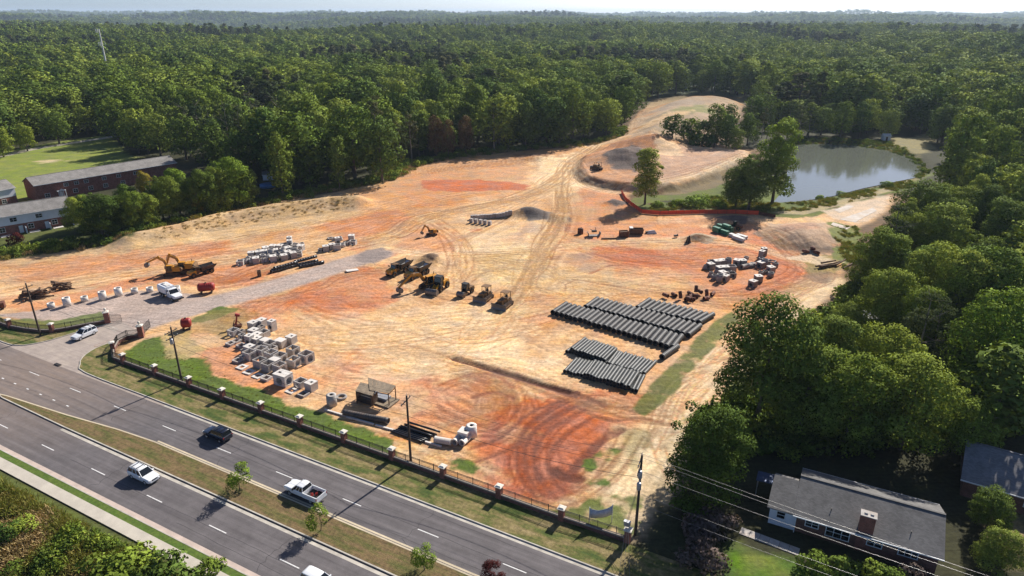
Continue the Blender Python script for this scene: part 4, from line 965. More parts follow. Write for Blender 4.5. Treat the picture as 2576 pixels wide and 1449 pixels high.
LEAFM = {'oak':'leaf','tall':'leaf','pine':'leaf_pine','scrub':'leaf','young':'leaf_bright','ball':'leaf_bright','bush':'leaf'}
def tree_meshes(kind, lod, var, leafm=None):
    key = (kind, lod, var, leafm)
    if key not in TREES:
        rg = np.random.default_rng(hash((kind, var)) % 1000 if False else sum(map(ord, kind))*7+var*101)
        pf = puffs_for(kind, rg); size, n = SPEC[kind][lod]
        v = leaf_cloud(rg, pf, n, size, up=.3, flat=.85 if kind != 'pine' else .5, fill=.25 if kind != 'pine' else .5, lw=.8 if kind != 'pine' else .5)
        cm = quads_mesh(kind+'_crown', v, M[leafm or LEAFM[kind]])
        h, r = {'oak':(13,.42),'tall':(15,.33),'pine':(18.5,.27),'scrub':(5,.2),'young':(2.6,.07),'ball':(2.2,.1),'bush':(.8,.05)}[kind]
        tm = trunk_mb(rg, h, r, 6 if kind != 'pine' else 8, h*.2).mesh(kind+'_trunk', M['bark_pale' if kind == 'pine' else 'bark'])
        TREES[key] = (cm, tm)
    return TREES[key]
NAMES = {'oak':'broadleaf_tree','tall':'poplar_tree','pine':'pine_tree','scrub':'scrub_tree','young':'street_tree','ball':'street_tree','bush':'bush'}
def tree(kind, loc, hgt, label, group=None, lod=0, var=0, leafm=None, wide=1.0, cat='tree', name=None, rz=None):
    cm, tm = tree_meshes(kind, lod, var, leafm)
    base_h = {'oak':19.2,'tall':20.0,'pine':20.0,'scrub':8.4,'young':4.5,'ball':4.2,'bush':1.9}[kind]
    s = hgt/base_h
    t = thing(name or NAMES[kind], label, cat, loc, rnd.uniform(0, 6.28) if rz is None else rz, group, (s*wide, s*wide, s))
    obj('trunk', tm, t); obj('crown', cm, t)
    return t
def tree_at(kind, px, py, hgt, label, group=None, **k):
    x, y, z = on(px, py); return tree(kind, (x, y, z-.1), hgt, label, group, **k)

# --- trees one can tell apart by themselves (sightings of the foot of the trunk)
SOLO = [
 ('oak',1905,1062,22.5,.95,0,'tall dark oak beside the pale access track, nearest the pipe stacks'),
 ('oak',1770,1262,15.0,1.05,1,'round dense tree between the power pole and the brick house'),
 ('oak',2010,1100,16.0,1.1,2,'dark broad tree behind the blue carport roof'),
 ('oak',2120,1118,15.5,1.15,3,'large shady tree over the back roof of the brick house'),
 ('oak',2262,1128,16.0,1.2,0,'tall shady tree behind the ridge of the brick house'),
 ('oak',2420,1165,10.5,1.1,1,'dark tree between the brick house and the neighbouring grey roof'),
 ('tall',2080,1010,16.0,1.2,2,'mid green tree right of the tall dark oak by the track'),
 ('oak',2200,1030,15.5,1.1,3,'spreading tree in the row above the brick house'),
 ('pine',2285,960,17.0,1.25,0,'feathery pine standing among the broadleaf trees on the right'),
 ('pine',2330,945,15.0,1.2,1,'second feathery pine with drooping boughs on the right'),
 ('oak',2470,1000,20.0,1.1,0,'large lit tree right of the two feathery pines'),
 ('oak',2570,1062,11.0,1.0,2,'dark tree behind the neighbouring grey roof'),
 ('oak',2478,1335,6.5,1.15,3,'small tree against the end wall of the brick house'),
 ('oak',2500,1440,6.5,1.2,1,'low round tree in the corner right of the brick house'),
 ('oak',2450,860,20.0,1.1,2,'tall leafy tree above the pines on the right edge'),
 ('oak',2120,870,9.5,1.0,3,'small bushy tree beside the clearing right of the track'),
 ('oak',2215,860,16.0,1.1,0,'broad tree behind the white roof glimpsed in the wood'),
 ('oak',2330,820,18.0,1.1,1,'wide dark crown in the middle of the right hand wood'),
 ('oak',2080,960,11.0,1.1,1,'low leafy tree right of the track bend'),
 ('tall',1622,514,19.5,1.15,2,'lone slim pine standing inside the orange net fence'),
 ('oak',1882,528,18.5,1.15,2,'dark tree at the corner of the pond inside the orange fence'),
 ('tall',1942,513,29.0,1.05,1,'tall poplar at the left end of the pond'),
 ('oak',1850,520,13.5,1.1,0,'smaller leafy tree left of the dark pond corner tree'),
 ('tall',1795,374,21.0,1.2,2,'poplar with an open top between the plateau and the far hill'),
 ('scrub',1690,372,11.0,1.3,0,'bushy dark clump behind the graded plateau, next to the haul road'),
 ('scrub',1735,372,12.0,1.2,1,'middle bushy clump behind the graded plateau'),
 ('oak',1848,384,12.0,1.1,2,'rounded tree at the right tip of the graded plateau'),
 ('scrub',1765,374,12.5,1.2,2,'right bushy clump behind the graded plateau'),
 ('tall',1826,378,17.0,1.2,0,'second poplar right of the open topped one'),
 ('tall',720,488,20.0,.9,0,'pale trunked poplar standing forward of the forest beside the blue tarp'),
 ('tall',855,478,20.0,.8,1,'slim poplar with a long bare trunk in front of the forest edge'),
 ('oak',962,458,25.0,1.0,0,'great rounded tree at the bend of the forest edge'),
 ('oak',262,602,13.5,1.25,0,'broad dark tree beside the white sided apartments'),
 ('oak',205,585,11.0,1.1,1,'leafy tree overlapping the end of the white sided apartments'),
 ('oak',340,588,13.0,1.0,2,'dark tree in the middle of the clump by the apartments'),
 ('oak',330,560,12.5,1.0,3,'dull green tree in front of the long brick apartments'),
 ('pine',395,568,14.0,1.1,0,'scrubby conifer in the clump by the apartments'),
 ('oak',430,562,15.0,.9,1,'slim green tree in the clump by the apartments'),
 ('tall',455,545,16.0,1.2,2,'bright topped poplar near the end of the brick apartments roof'),
 ('oak',520,545,15.5,1.0,3,'green tree second from the right end of the apartment clump'),
 ('oak',585,525,17.5,1.15,0,'large bright tree at the right end of the apartment clump'),
 ('oak',228,572,10.5,1.1,1,'low leafy tree wedged between two broad ones by the sided apartments'),
 ('oak',295,588,12.0,1.1,3,'dense tree right of the broad dark one by the sided apartments'),
 ('oak',372,580,11.5,1.1,0,'shaded tree at the foot of the bank in the apartment clump'),
 ('oak',480,548,13.5,1.1,2,'leafy tree in front of the bright topped poplar'),
 ('oak',552,536,15.0,1.0,1,'green tree just left of the large bright tree'),
 ('oak',622,518,13.0,1.0,2,'dark tree tucked behind the large bright tree'),
 ('oak',412,556,13.0,1.1,3,'mid green tree right of the yellowing tree'),
 ('oak',300,358,22.0,1.1,0,'tall dark tree at the right end of the field'),
 ('oak',350,384,20.0,1.1,1,'dark tree right behind the far end of the long brick apartments'),
 ('oak',405,392,19.0,1.1,2,'leafy tree beyond the roof end of the long brick apartments'),
 ('oak',470,402,20.0,1.1,3,'large tree at the forest edge right of the apartment roof end'),
 ('oak',540,428,19.0,1.1,0,'broad tree at the forest edge above the apartment clump'),
 ('oak',610,448,20.0,1.05,2,'broad tree at the forest edge left of the blue pool'),
 ('oak',150,362,16.0,1.2,2,'wide grey green tree beyond the field path'),
 ('oak',70,380,13.0,1.0,1,'smaller tree left of the wide grey green tree at the field'),
 ('oak',10,395,14.0,1.1,3,'dark tree at the far left of the field'),
]
for kd, px, py, h, w, v, lab in SOLO:
    lm = 'leaf_bright' if px in (585, 455, 1942, 2470) else None
    tree_at(kd, px, py, h, lab, lod=0 if py > 500 else 1, var=v, wide=w, leafm=lm)
tree_at('tall', 382, 552, 15.5, 'yellowing tree in front of the long apartment roof', lod=0, var=3, leafm='leaf_yellow', wide=.8)
tree_at('tall', 500, 548, 12.0, 'tree with yellow autumn leaves in the apartment clump', lod=0, var=1, leafm='leaf_yellow', wide=.8)
for px, py, h_, lab in ((1098,398,19,'brownish pine at the forest edge, leftmost of three'),(1128,396,17,'brownish pine at the forest edge, middle of three'),(1172,390,18,'brownish pine at the forest edge, rightmost of three')): tree_at('oak', px, py, h_, lab, 'brownish pines at the forest edge', lod=1, var=1, leafm='leaf_brown', wide=.6, name='pine_tree')
# street trees in the median
tree_at('young', 604, 1235, 4.6, 'young street tree in the median left of the white pickup', lod=0, var=0, wide=1.15, name='street_tree')
tree_at('young', 806, 1338, 4.3, 'thin young street tree in the median below the white pickup', lod=0, var=1, wide=1.0, name='street_tree')
tree_at('ball', 1069, 1434, 3.9, 'round clipped street tree in the median', lod=0, var=0, name='street_tree')
tree_at('ball', 1240, 1474, 3.6, 'dark purple leaved shrub at the bottom edge of the median', lod=0, var=1, leafm='leaf_purple', cat='shrub', name='purple_shrub')
tree_at('bush', 45, 612, 3.4, 'dark red leaved shrub on the lawn of the apartments', lod=0, var=2, leafm='leaf_purple', cat='shrub', name='red_shrub')
# shrubs round the brick house
for k, (px, py, h, lm, lab) in enumerate([
 (2110,1432,2.8,'leaf','leafy bush in front of the wide window of the brick house'),(2185,1452,2.4,'leaf','bush in front of the chimney of the brick house'),
 (2050,1440,2.6,'leaf','low bush at the front corner of the brick house lawn'),(2300,1466,2.6,'leaf_pink','pale flowering bush in front of the brick house'),
 (2240,1462,2.4,'leaf','dark bush beside the pale flowering bush'),
 (1800,1330,3.2,'leaf_pink','pinkish flowering bush at the edge of the lawn'),(1745,1350,3.4,'leaf_pink','large fading pink bush in the shade below the power pole'),(1760,1420,3.6,'leaf_pink','pale bush by the bottom edge in the shade'),(1735,1300,3.0,'leaf','small dark bush under the round dense tree')]):
    tree_at('bush', px, py, h, lab, lod=0, var=k % 3, leafm=lm, wide=1.15, cat='bush', name='bush')
# bushes by the pond fence
for k, (px, py, h) in enumerate([(1660,520,2.6),(1745,520,4.2),(1765,512,3.6),(1805,520,3.2),(1705,515,2.6),(2230,470,2.4),(2060,492,2.0),(2115,482,1.8)]):
    tree_at('bush', px, py, h, ['small green bush behind the bend of the orange fence','largest bright bush behind the orange fence','bright bush overlapping the largest one behind the orange fence','bush right of the two bright ones behind the orange fence','low bush left of the two bright ones behind the orange fence','bush on the right bank of the pond','low bush on the near bank of the pond','second low bush on the near bank of the pond'][k], lod=0, var=k % 3, leafm='leaf_bright', wide=1.4, cat='bush', name='bush')
# near side weeds: bushes along the bottom left
for k, (px, py, h, w, lab) in enumerate([(350,1452,4.6,1.3,'big dark bush overhanging the sidewalk at the bottom edge'),(420,1475,4.4,1.2,'dark bush right of the big one at the bottom edge'),(270,1470,3.6,1.4,'broad dark bush left of the big one at the bottom edge'),
  (530,1440,1.8,1.6,'low reddish tipped bush growing over the sidewalk edge'),(60,1330,1.8,1.6,'round dark bush on the weedy slope, upper left'),(15,1345,1.9,1.5,'dark bush on the weedy slope at the left edge'),(120,1462,1.5,1.5,'green bush at the bottom of the weedy slope'),(30,1430,1.6,1.6,'green bush in the lower left corner')]):
    x, y = P(px, py); z = gz(x, y); tree('bush', (x, y, z-.1), h, lab, 'bushes on the weedy slope', lod=0, var=k % 3, wide=w, cat='bush', name='bush')

# --- the woods
def in_poly(x, y, poly): return poly_sd(np.array([x]), np.array([y]), poly)[0] > 0
BLD_KEEP = W([(-250,520),(-100,430),(285,360),(345,388),(445,394),(560,430),(650,462),(655,520),(560,545),(330,614),(0,660),(-250,700)])
HOUSE_KEEP = W([(1600,1200),(1760,1120),(1900,1150),(2020,1170),(2200,1200),(2440,1260),(2560,1080),(2700,1090),(2700,1460),(1500,1460)])
TRACK_KEEP = W([(2140,690),(2060,770),(1975,800),(1890,850),(1870,900),(1860,1000),(1700,1070),(1640,1200),(1560,1380),(1400,1300),(1700,980),(1980,690)])
POND_KEEP = W([(1950,520),(1975,358),(2100,354),(2250,356),(2350,340),(2360,375),(2330,440),(2300,460),(2100,500)])
CLEAR2 = W([(1560,470),(1900,440),(1990,350),(1990,520),(2240,470),(2300,450),(2280,480),(2180,580),(2170,680),(1900,600),(1600,545)])
CLEAR3 = W([(1640,362),(1900,372),(1980,360),(1975,520),(1860,530),(1600,500)])
RIGHT_KEEP = W([(1890,520),(2260,470),(2345,500),(2250,640),(2205,720),(2150,800),(2105,900),(2000,1010),(1800,1060)])
PIER_KEEP = W([(1950,520),(1975,356),(2240,352),(2340,342),(2372,380),(2360,440),(2380,500),(2250,520)])
HILL_KEEP = W([(1565,352),(1590,295),(1632,246),(1700,230),(1885,232),(1890,300),(1862,330),(1700,352)], 5.0)
def fill(r0, r1, step, seed, marg=.78):
    """jittered woodland grid between two ranges, inside a fan a bit wider than the view"""
    g = np.random.default_rng(seed); L = r1*1.05
    a = np.arange(-L*marg, L*marg, step); b = np.arange(40, L, step)
    X, Y = np.meshgrid(a, b); X = X+g.uniform(-.42,.42,X.shape)*step; Y = Y+g.uniform(-.42,.42,Y.shape)*step
    X = X.ravel(); Y = Y.ravel(); R = np.hypot(X, Y)
    k = (R >= r0) & (R < r1) & (np.abs(X) < Y*.86+12); X = X[k]; Y = Y[k]
    k = np.ones(len(X), bool)
    if r0 < 700:
        for poly, mg in ((SITE,2.0),(POND_KEEP,0),(FIELD,3.0),(BLD_KEEP,0),(HOUSE_KEEP,0),(TRACK_KEEP,0),(CLEAR2,0),(CLEAR3,0)):
            k &= poly_sd(X, Y, poly) < -mg
        k &= (X*RN[0]+Y*RN[1]) > 66
        k &= ~((X > 0) & (Y < 108) & (X < 70))
        k &= ~((X < 30) & ((X*RN[0]+Y*RN[1]) < 96))
        k &= poly_sd(X, Y, RIGHT_KEEP) < 0
        k &= poly_sd(X, Y, PIER_KEEP) < 0
        k &= poly_sd(X, Y, HILL_KEEP) < 0
    # keep the trees singled out above clear of their neighbours
    return X[k], Y[k]
solo_xy = np.array([P(s[1], s[2]) for s in SOLO])
pts = []
for r0, r1, st, sd_ in ((60,330,11.0,1),(330,640,13.0,2)):
    X, Y = fill(r0, r1, st, sd_)
    dm_ = np.min(np.hypot(X[:,None]-solo_xy[None,:,0], Y[:,None]-solo_xy[None,:,1]), 1)
    k = dm_ > 5.0; X = X[k]; Y = Y[k]
    pts.append((X, Y))
X = np.concatenate([p[0] for p in pts]); Y = np.concatenate([p[1] for p in pts])
Z = height(X, Y); R = np.hypot(X, Y)
gT = np.random.default_rng(5)
stand = fbm(X, Y, 70, 91, 3)                      # pines and broadleaves come in stands
kind_i = np.where(stand > .655, 2, np.where(gT.random(len(X)) < .5, 0, 1))
kind_i = np.where((X > 55) & (Y < 300) & (kind_i == 2) & (gT.random(len(X)) < .8), 0, kind_i)
kind_i = np.where((X > -60) & (X < 30) & (d_ := poly_sd(X, Y, SITE) > -14) & (gT.random(len(X)) < .25), 2, kind_i)
hgt_t = gT.uniform(17, 29, len(X)) * (.82+.36*fbm(X, Y, 45, 77, 2)) * np.where(kind_i == 2, .95, 1.0)
hgt_t = np.where((X > 60) & (Y < 230), gT.uniform(14, 20, len(X)), hgt_t)
pdist = -poly_sd(X, Y, POND); hgt_t = np.where((pdist < 60) & (Y > 300), gT.uniform(14, 20, len(X)), hgt_t)
order = np.argsort(R - 0.0)
vis = np.abs(X) < Y*.80
ranked = [i for i in order if vis[i]]
single = ranked[:262]; sset = set(single)
KN = ['oak','tall','pine']
edge_d = poly_sd(X, Y, SITE); FRONT = {}
for i in single:
    kd = KN[kind_i[i]]
    if X[i] > 55:
        grp = 'trees of the wood right of the site'; lab = {'oak':'broadleaf tree in the dense wood right of the site','tall':'narrow leafy tree in the dense wood right of the site','pine':'pine in the dense wood right of the site'}[kd]
    elif edge_d[i] > -16:
        grp = 'trees along the forest edge behind the site'; lab = {'oak':'broadleaf tree in the front rank of the forest edge','tall':'slim poplar in the front rank of the forest edge','pine':'pine in the front rank of the forest edge'}[kd]
    else:
        grp = 'forest trees behind the front rank'; lab = {'oak':'broadleaf tree deeper in the forest behind the site','tall':'slim poplar deeper in the forest behind the site','pine':'pine deeper in the forest behind the site'}[kd]
    tt_ = tree(kd, (X[i], Y[i], Z[i]-.1), hgt_t[i], lab, grp, lod=0 if R[i] < 240 else 1, var=int(gT.integers(0,4)), wide=gT.uniform(.85,1.3))
    if 'front rank of' in lab: FRONT.setdefault(lab, []).append((X[i]/Y[i], tt_))
for lab, L_ in FRONT.items():
    L_.sort(key=lambda q: q[0])
    for j, (_, tt_) in enumerate(L_): tt_['label'] = lab.replace(' in the front', ', '+from_left(j, len(L_))+' in the front')
rest = np.array([i for i in range(len(X)) if i not in sset])
FX, FY, FZ, FH, FK = [X[rest]], [Y[rest]], [Z[rest]], [hgt_t[rest]], [kind_i[rest]]
far_bands = ((640,1300,16,11),(1300,2600,23,12),(2600,5200,34,13),(5200,11500,66,14))
for r0, r1, st, sd_ in far_bands:
    X, Y = fill(r0, r1, st, sd_)
    FX.append(X); FY.append(Y); FZ.append(height(X, Y)); FH.append(gT.uniform(13,27,len(X))*(1+.35*sstep(2000,8000,np.hypot(X,Y))))
    s_ = fbm(X, Y, 160, 92, 3); FK.append(np.where(s_ > .64, 2, np.where(gT.random(len(X)) < .5, 0, 1)))
FX, FY, FZ, FH, FK = map(np.concatenate, (FX, FY, FZ, FH, FK))

# prototypes for the mass of the forest: whole tree in one mesh, three levels
proto = bpy.data.collections.new('forest_prototypes')
def proto_tree(kind, leaf, n, var, tag_):
    rg = np.random.default_rng(var*13+sum(map(ord,kind)))
    pf = puffs_for(kind, rg)
    v = leaf_cloud(rg, pf, n, leaf, up=.3, flat=.85 if kind != 'pine' else .55, fill=.2, lw=.85)
    me = quads_mesh('forest_tree', v, M[LEAFM[kind]])
    if tag_ == 'a':
        tm = trunk_mb(rg, 12 if kind != 'pine' else 18, .3, 2, 2.0)
        t2 = tm.mesh('t', M['bark'])
        import bmesh
        bm = bmesh.new(); bm.from_mesh(me); n0 = len(bm.faces); bm.from_mesh(t2)
        bm.faces.ensure_lookup_table()
        for f in bm.faces[n0:]: f.material_index = 1
        bm.to_mesh(me); bm.free(); me.materials.append(M['bark'])
    o = bpy.data.objects.new('p_%s_%s_%02d' % (tag_, kind, var), me); proto.objects.link(o); return o
PI = {}
idx = 0
names = []
for tag_, sizes in (('a',(.95,1500)),('b',(1.7,420)),('c',(3.0,130))):
    for kd in ('oak','tall','pine'):
        for v in range(3):
            o = proto_tree(kd, sizes[0], sizes[1], v, tag_); names.append((o.name, tag_, kd, v))
for i, q in enumerate(sorted(names)): PI[q[1:]] = i      # collection children are taken in alphabetical order
FR = np.hypot(FX, FY); lod_ = np.where(FR < 700, 0, np.where(FR < 2200, 1, 2))
inst = np.array([PI[('abc'[l], KN[k], int(v))] for l, k, v in zip(lod_, FK, gT.integers(0,3,len(FX)))], dtype=np.int32)
fm = bpy.data.meshes.new('forest_points'); fm.vertices.add(len(FX))
fm.vertices.foreach_set('co', np.stack([FX,FY,FZ-.2],1).astype(np.float32).ravel())
a = fm.attributes.new('kind_index','INT','POINT'); a.data.foreach_set('value', inst)
widen = 1.1+.9*sstep(1300, 6000, FR)
sc3 = np.stack([FH/20*gT.uniform(.95,1.75,len(FX))*widen, FH/20*gT.uniform(.95,1.75,len(FX))*widen, FH/20],1)
a = fm.attributes.new('size','FLOAT_VECTOR','POINT'); a.data.foreach_set('vector', sc3.astype(np.float32).ravel())
a = fm.attributes.new('turn','FLOAT','POINT'); a.data.foreach_set('value', gT.uniform(0,6.28,len(FX)).astype(np.float32))
def scatter_group(name, coll):
    g = bpy.data.node_groups.new(name, 'GeometryNodeTree')
    g.interface.new_socket('Geometry', in_out='INPUT', socket_type='NodeSocketGeometry'); g.interface.new_socket('Geometry', in_out='OUTPUT', socket_type='NodeSocketGeometry')
    n = g.nodes; l = g.links; gi = n.new('NodeGroupInput'); go = n.new('NodeGroupOutput')
    ci = n.new('GeometryNodeCollectionInfo'); ci.inputs[0].default_value = coll; ci.inputs['Separate Children'].default_value = True; ci.inputs['Reset Children'].default_value = True
    ip = n.new('GeometryNodeInstanceOnPoints'); ip.inputs['Pick Instance'].default_value = True
    def attr(nm, ty):
        q = n.new('GeometryNodeInputNamedAttribute'); q.data_type = ty; q.inputs['Name'].default_value = nm; return q.outputs['Attribute']
    cx_ = n.new('ShaderNodeCombineXYZ'); l.new(attr('turn','FLOAT'), cx_.inputs[2])
    l.new(gi.outputs[0], ip.inputs['Points']); l.new(ci.outputs[0], ip.inputs['Instance']); l.new(attr('kind_index','INT'), ip.inputs['Instance Index'])
    l.new(cx_.outputs[0], ip.inputs['Rotation']); l.new(attr('size','FLOAT_VECTOR'), ip.inputs['Scale']); l.new(ip.outputs[0], go.inputs[0])
    return g
forest = obj('forest', fm); md = forest.modifiers.new('scatter','NODES'); md.node_group = scatter_group('forest_scatter', proto)
tag(forest, 'dense green forest rolling away to the horizon', 'forest', kind='stuff')

# --- weeds and undergrowth
tuft = bpy.data.collections.new('tuft_prototypes')
def proto_tuft(nm, rg, n, h, w, m, blade):
    c = np.zeros((n,3)); c[:,:2] = rg.normal(size=(n,2))*w*.4
    lean = rg.normal(size=(n,2))*h*.35; hh = h*rg.uniform(.5,1.1,n); ang = rg.uniform(0,6.28,n)
    ax = np.stack([np.cos(ang),np.sin(ang),np.zeros(n)],1)*(blade*.5)
    tip = c+np.concatenate([lean,hh[:,None]],1); mid = c+np.concatenate([lean*.35,(hh*.6)[:,None]],1)
    v = np.stack([c-ax*.5, c+ax*.5, mid+ax, mid-ax],1).reshape(-1,3); v2 = np.stack([mid-ax, mid+ax, tip+ax*.25, tip-ax*.25],1).reshape(-1,3)
    o = bpy.data.objects.new(nm, quads_mesh('tuft', np.concatenate([v,v2]), m)); tuft.objects.link(o)
rgp = np.random.default_rng(3)
for v in range(3): proto_tuft('t_a%d'%v, rgp, 60, .75, 1.0, M['weed'], .09)       # tall weeds
for v in range(3): proto_tuft('t_b%d'%v, rgp, 50, .5, 1.0, M['brush'], .10)      # dry brush
for v in range(2):
    pf = puffs_for('bush', rgp); o = bpy.data.objects.new('t_c%d'%v, quads_mesh('tuft', leaf_cloud(rgp, pf, 260, .34), M['leaf'])); tuft.objects.link(o)
def scatter_obj(name, X, Y, kidx, size, label, cat):
    n = len(X); me = bpy.data.meshes.new(name); me.vertices.add(n)
    Zs = np.array([gz(x, y) for x, y in zip(X, Y)])
    me.vertices.foreach_set('co', np.stack([X,Y,Zs-.03],1).astype(np.float32).ravel())
    a = me.attributes.new('kind_index','INT','POINT'); a.data.foreach_set('value', np.asarray(kidx,dtype=np.int32))
    s = np.stack([size*gT.uniform(.8,1.25,n), size*gT.uniform(.8,1.25,n), size],1)
    a = me.attributes.new('size','FLOAT_VECTOR','POINT'); a.data.foreach_set('vector', s.astype(np.float32).ravel())
    a = me.attributes.new('turn','FLOAT','POINT'); a.data.foreach_set('value', gT.uniform(0,6.28,n).astype(np.float32))
    o = obj(name, me); md = o.modifiers.new('scatter','NODES'); md.node_group = tuft_group
    return tag(o, label, cat, kind='stuff')
tuft_group = scatter_group('tuft_scatter', tuft)
def rand_in(poly, n, seed, thr=0.0):
    g = np.random.default_rng(seed); a = [p[0] for p in poly]; b = [p[1] for p in poly]
    X = g.uniform(min(a),max(a),n*4); Y = g.uniform(min(b),max(b),n*4); k = (poly_sd(X, Y, poly)+3*(fbm(X,Y,3.5,seed,3)-.5) > 0) & (fbm(X,Y,5,seed+3,3) > thr)
    return X[k][:n], Y[k][:n]
slope = [S(-120,35.2),S(-20,35.2),S(-20,18),S(-120,18)]
X, Y = rand_in(slope, 7500, 8); pz = fbm(X, Y, 6, 70, 3); nn_ = X*RN[0]+Y*RN[1]
ki = np.where(pz > .56, gT.integers(3,6,len(X)), np.where(pz < .36, gT.integers(6,8,len(X)), gT.integers(0,3,len(X))))
scatter_obj('weeds', X, Y, ki, np.where(ki >= 6, gT.uniform(.35,.75,len(X)), gT.uniform(.6,1.4,len(X)))*sstep(35.6,33,nn_)+.12, 'tall weeds and dry grass on the slope below the sidewalk', 'weeds')
# brush along the forest edge and the bank
k = 3400; t_ = np.random.default_rng(21)
edge = SITE[2:16]; ex = []; ey = []
for (a, b) in zip(edge[:-1], edge[1:]):
    L = math.dist(a, b); n = int(L*6)
    tt = t_.random(n); off = t_.normal(-4.0, 2.2, n)
    nx_, ny_ = -(b[1]-a[1])/L, (b[0]-a[0])/L
    ex.append(a[0]+(b[0]-a[0])*tt+nx_*-off); ey.append(a[1]+(b[1]-a[1])*tt+ny_*-off)
X = np.concatenate(ex); Y = np.concatenate(ey)
ki = np.where(t_.random(len(X)) < .4, t_.integers(3,6,len(X)), np.where(t_.random(len(X)) < .6, t_.integers(6,8,len(X)), t_.integers(0,3,len(X))))
scatter_obj('undergrowth', X, Y, ki, np.where(ki>=6, t_.uniform(.5,1.5,len(X)), t_.uniform(.8,2.0,len(X))), 'scrubby undergrowth along the foot of the forest edge', 'undergrowth')
X, Y = rand_in(W([(350,606),(560,556),(720,528),(890,508),(890,524),(700,548),(500,588),(380,612)]), 220, 31)
scatter_obj('dry_brush', X, Y, t_.integers(3,6,len(X)), t_.uniform(.3,.8,len(X)), 'dry brown brush on the earth bank below the trees', 'brush')
X, Y = rand_in(W([(1640,515),(1800,495),(1960,512),(2060,503),(2180,474),(2300,450),(2300,468),(2200,492),(2100,515),(1960,540),(1900,532),(1640,530)]), 1700, 32, .45)
ki = np.where(t_.random(len(X)) < .88, t_.integers(0,3,len(X)), t_.integers(6,8,len(X)))
scatter_obj('pond_weeds', X, Y, ki, np.where(ki>=6, t_.uniform(.2,.6,len(X)), t_.uniform(.4,1.0,len(X))), 'green weeds on the bank between the pond and the orange fence', 'weeds')
X, Y = rand_in(W([(2095,570),(2160,572),(2170,640),(2140,700),(2110,640)]), 260, 33, .48)
ki = np.where(t_.random(len(X)) < .9, t_.integers(0,3,len(X)), t_.integers(6,8,len(X)))
scatter_obj('roadside_weeds', X, Y, ki, np.where(ki>=6, t_.uniform(.2,.5,len(X)), t_.uniform(.4,1.0,len(X))), 'weeds at the edge of the right hand wood beside the rounded mound', 'weeds')
X, Y = rand_in(W([(310,915),(310,890),(400,860),(520,930),(700,1008),(860,1062),(975,1112),(970,1140),(863,1105),(648,1036),(462,968)]), 350, 34)
scatter_obj('long_grass', X, Y, t_.integers(0,3,len(X)), t_.uniform(.1,.22,len(X)), 'long green grass inside the brick and iron fence', 'grass')
X, Y = rand_in(W([(1985,350),(2100,347),(2240,358),(2310,392),(2340,430),(2310,450),(2300,405),(2220,374),(1985,364)]), 900, 35)
ki = np.where(t_.random(len(X))<.5, t_.integers(0,3,len(X)), t_.integers(6,8,len(X))); scatter_obj('shore_scrub', X, Y, ki, np.where(ki>=6, t_.uniform(.3,.8,len(X)), t_.uniform(.5,1.2,len(X))), 'scrub along the far shore of the pond', 'scrub')
# undergrowth hiding the wood floor on the right
X, Y = rand_in(W([(1700,1075),(1880,1010),(1960,880),(2130,740),(2250,600),(2576,500),(2700,900),(2600,1080),(2030,1160),(1760,1115)]), 2600, 36)
k = np.min(np.hypot(X[:,None]-solo_xy[None,:,0], Y[:,None]-solo_xy[None,:,1]),1) > 1.0; X, Y = X[k], Y[k]
scatter_obj('wood_undergrowth', X, Y, t_.integers(6,8,len(X)), t_.uniform(.6,2.0,len(X)), 'leafy undergrowth on the floor of the right hand wood', 'undergrowth')

# ------------------------------------------------------------------ boundary fence of brick piers, low wall and iron railing
def fence(name, label, nodes, piers, gate_piers=(), rail_only=False):
    """nodes: world polyline; piers: indices of nodes that carry a pier"""
    root = thing(name, label, 'fence', (*nodes[0], 0), 0)
    ox, oy = nodes[0]
    for i, (a, b) in enumerate(zip(nodes[:-1], nodes[1:])):
        L = math.dist(a, b); y = yaw_of(a, b); mid = ((a[0]+b[0])/2-ox, (a[1]+b[1])/2-oy, 0)
        mb = MB(); mb.box((0,0,.32),(L+.05,.34,.64))
        w = mb.build('low_wall', M['brick_dark'], root, mid, (0,0,y))
        mb = MB(); mb.box((0,0,.69),(L+.05,.44,.10)); mb.build('coping', M['cap_dull'], w)
        mb = MB(); mb.box((0,0,.86),(L,.05,.05)); mb.box((0,0,1.72),(L,.05,.05)); mb.box((0,0,1.55),(L,.04,.04))
        n = max(2, int(L/.13))
        for k in range(n): mb.box((-L/2+L*(k+.5)/n, 0, 1.28), (.028,.028,1.1))
        for k in range(int(L/2.4)+1): mb.box((-L/2+min(L, k*2.4), 0, 1.28), (.07,.07,1.2))
        mb.build('railing', M['iron'], root, mid, (0,0,y))
    for i in piers:
        x, y = nodes[i]; j = min(i, len(nodes)-2); ya = yaw_of(nodes[j], nodes[j+1]); big = i in gate_piers
        w, h = (.95, 2.5) if big else (.72, 1.95)
        mb = MB(); mb.box((0,0,h/2),(w,w,h)); p = mb.build('brick_pier', M['brick'], root, (x-ox,y-oy,0), (0,0,ya))
        mb = MB(); mb.box((0,0,h+.04),(w+.26,w+.26,.10)); mb.box((0,0,h+.16),(w+.2,w+.2,.15), taper=.55, tx=.55)
        if big: mb.lathe([(.16,h+.22),(.10,h+.40),(.22,h+.55),(.26,h+.72),(.16,h+.88),(.02,h+.95)], 10)
        mb.build('cap', M['cap_stone'], p)
    return root
M['cap_dull'] = mat('cap_dull', (.34,.29,.24), .9, .2, 1.5)
piersP = [(302,920),(380,950),(462,983),(551,1011),(648,1046),(750,1079),(863,1117),(985,1159),(1110,1208),(1255,1254),(1413,1308)]
pw = [S(SNof(*P(a,b))[0], 64.05) for a, b in piersP]
nodesR = [P(357,848), P(320,852), P(298,864), P(286,885), P(287,906)] + [pw[0]] + pw[1:] + [P(1578,1364)]
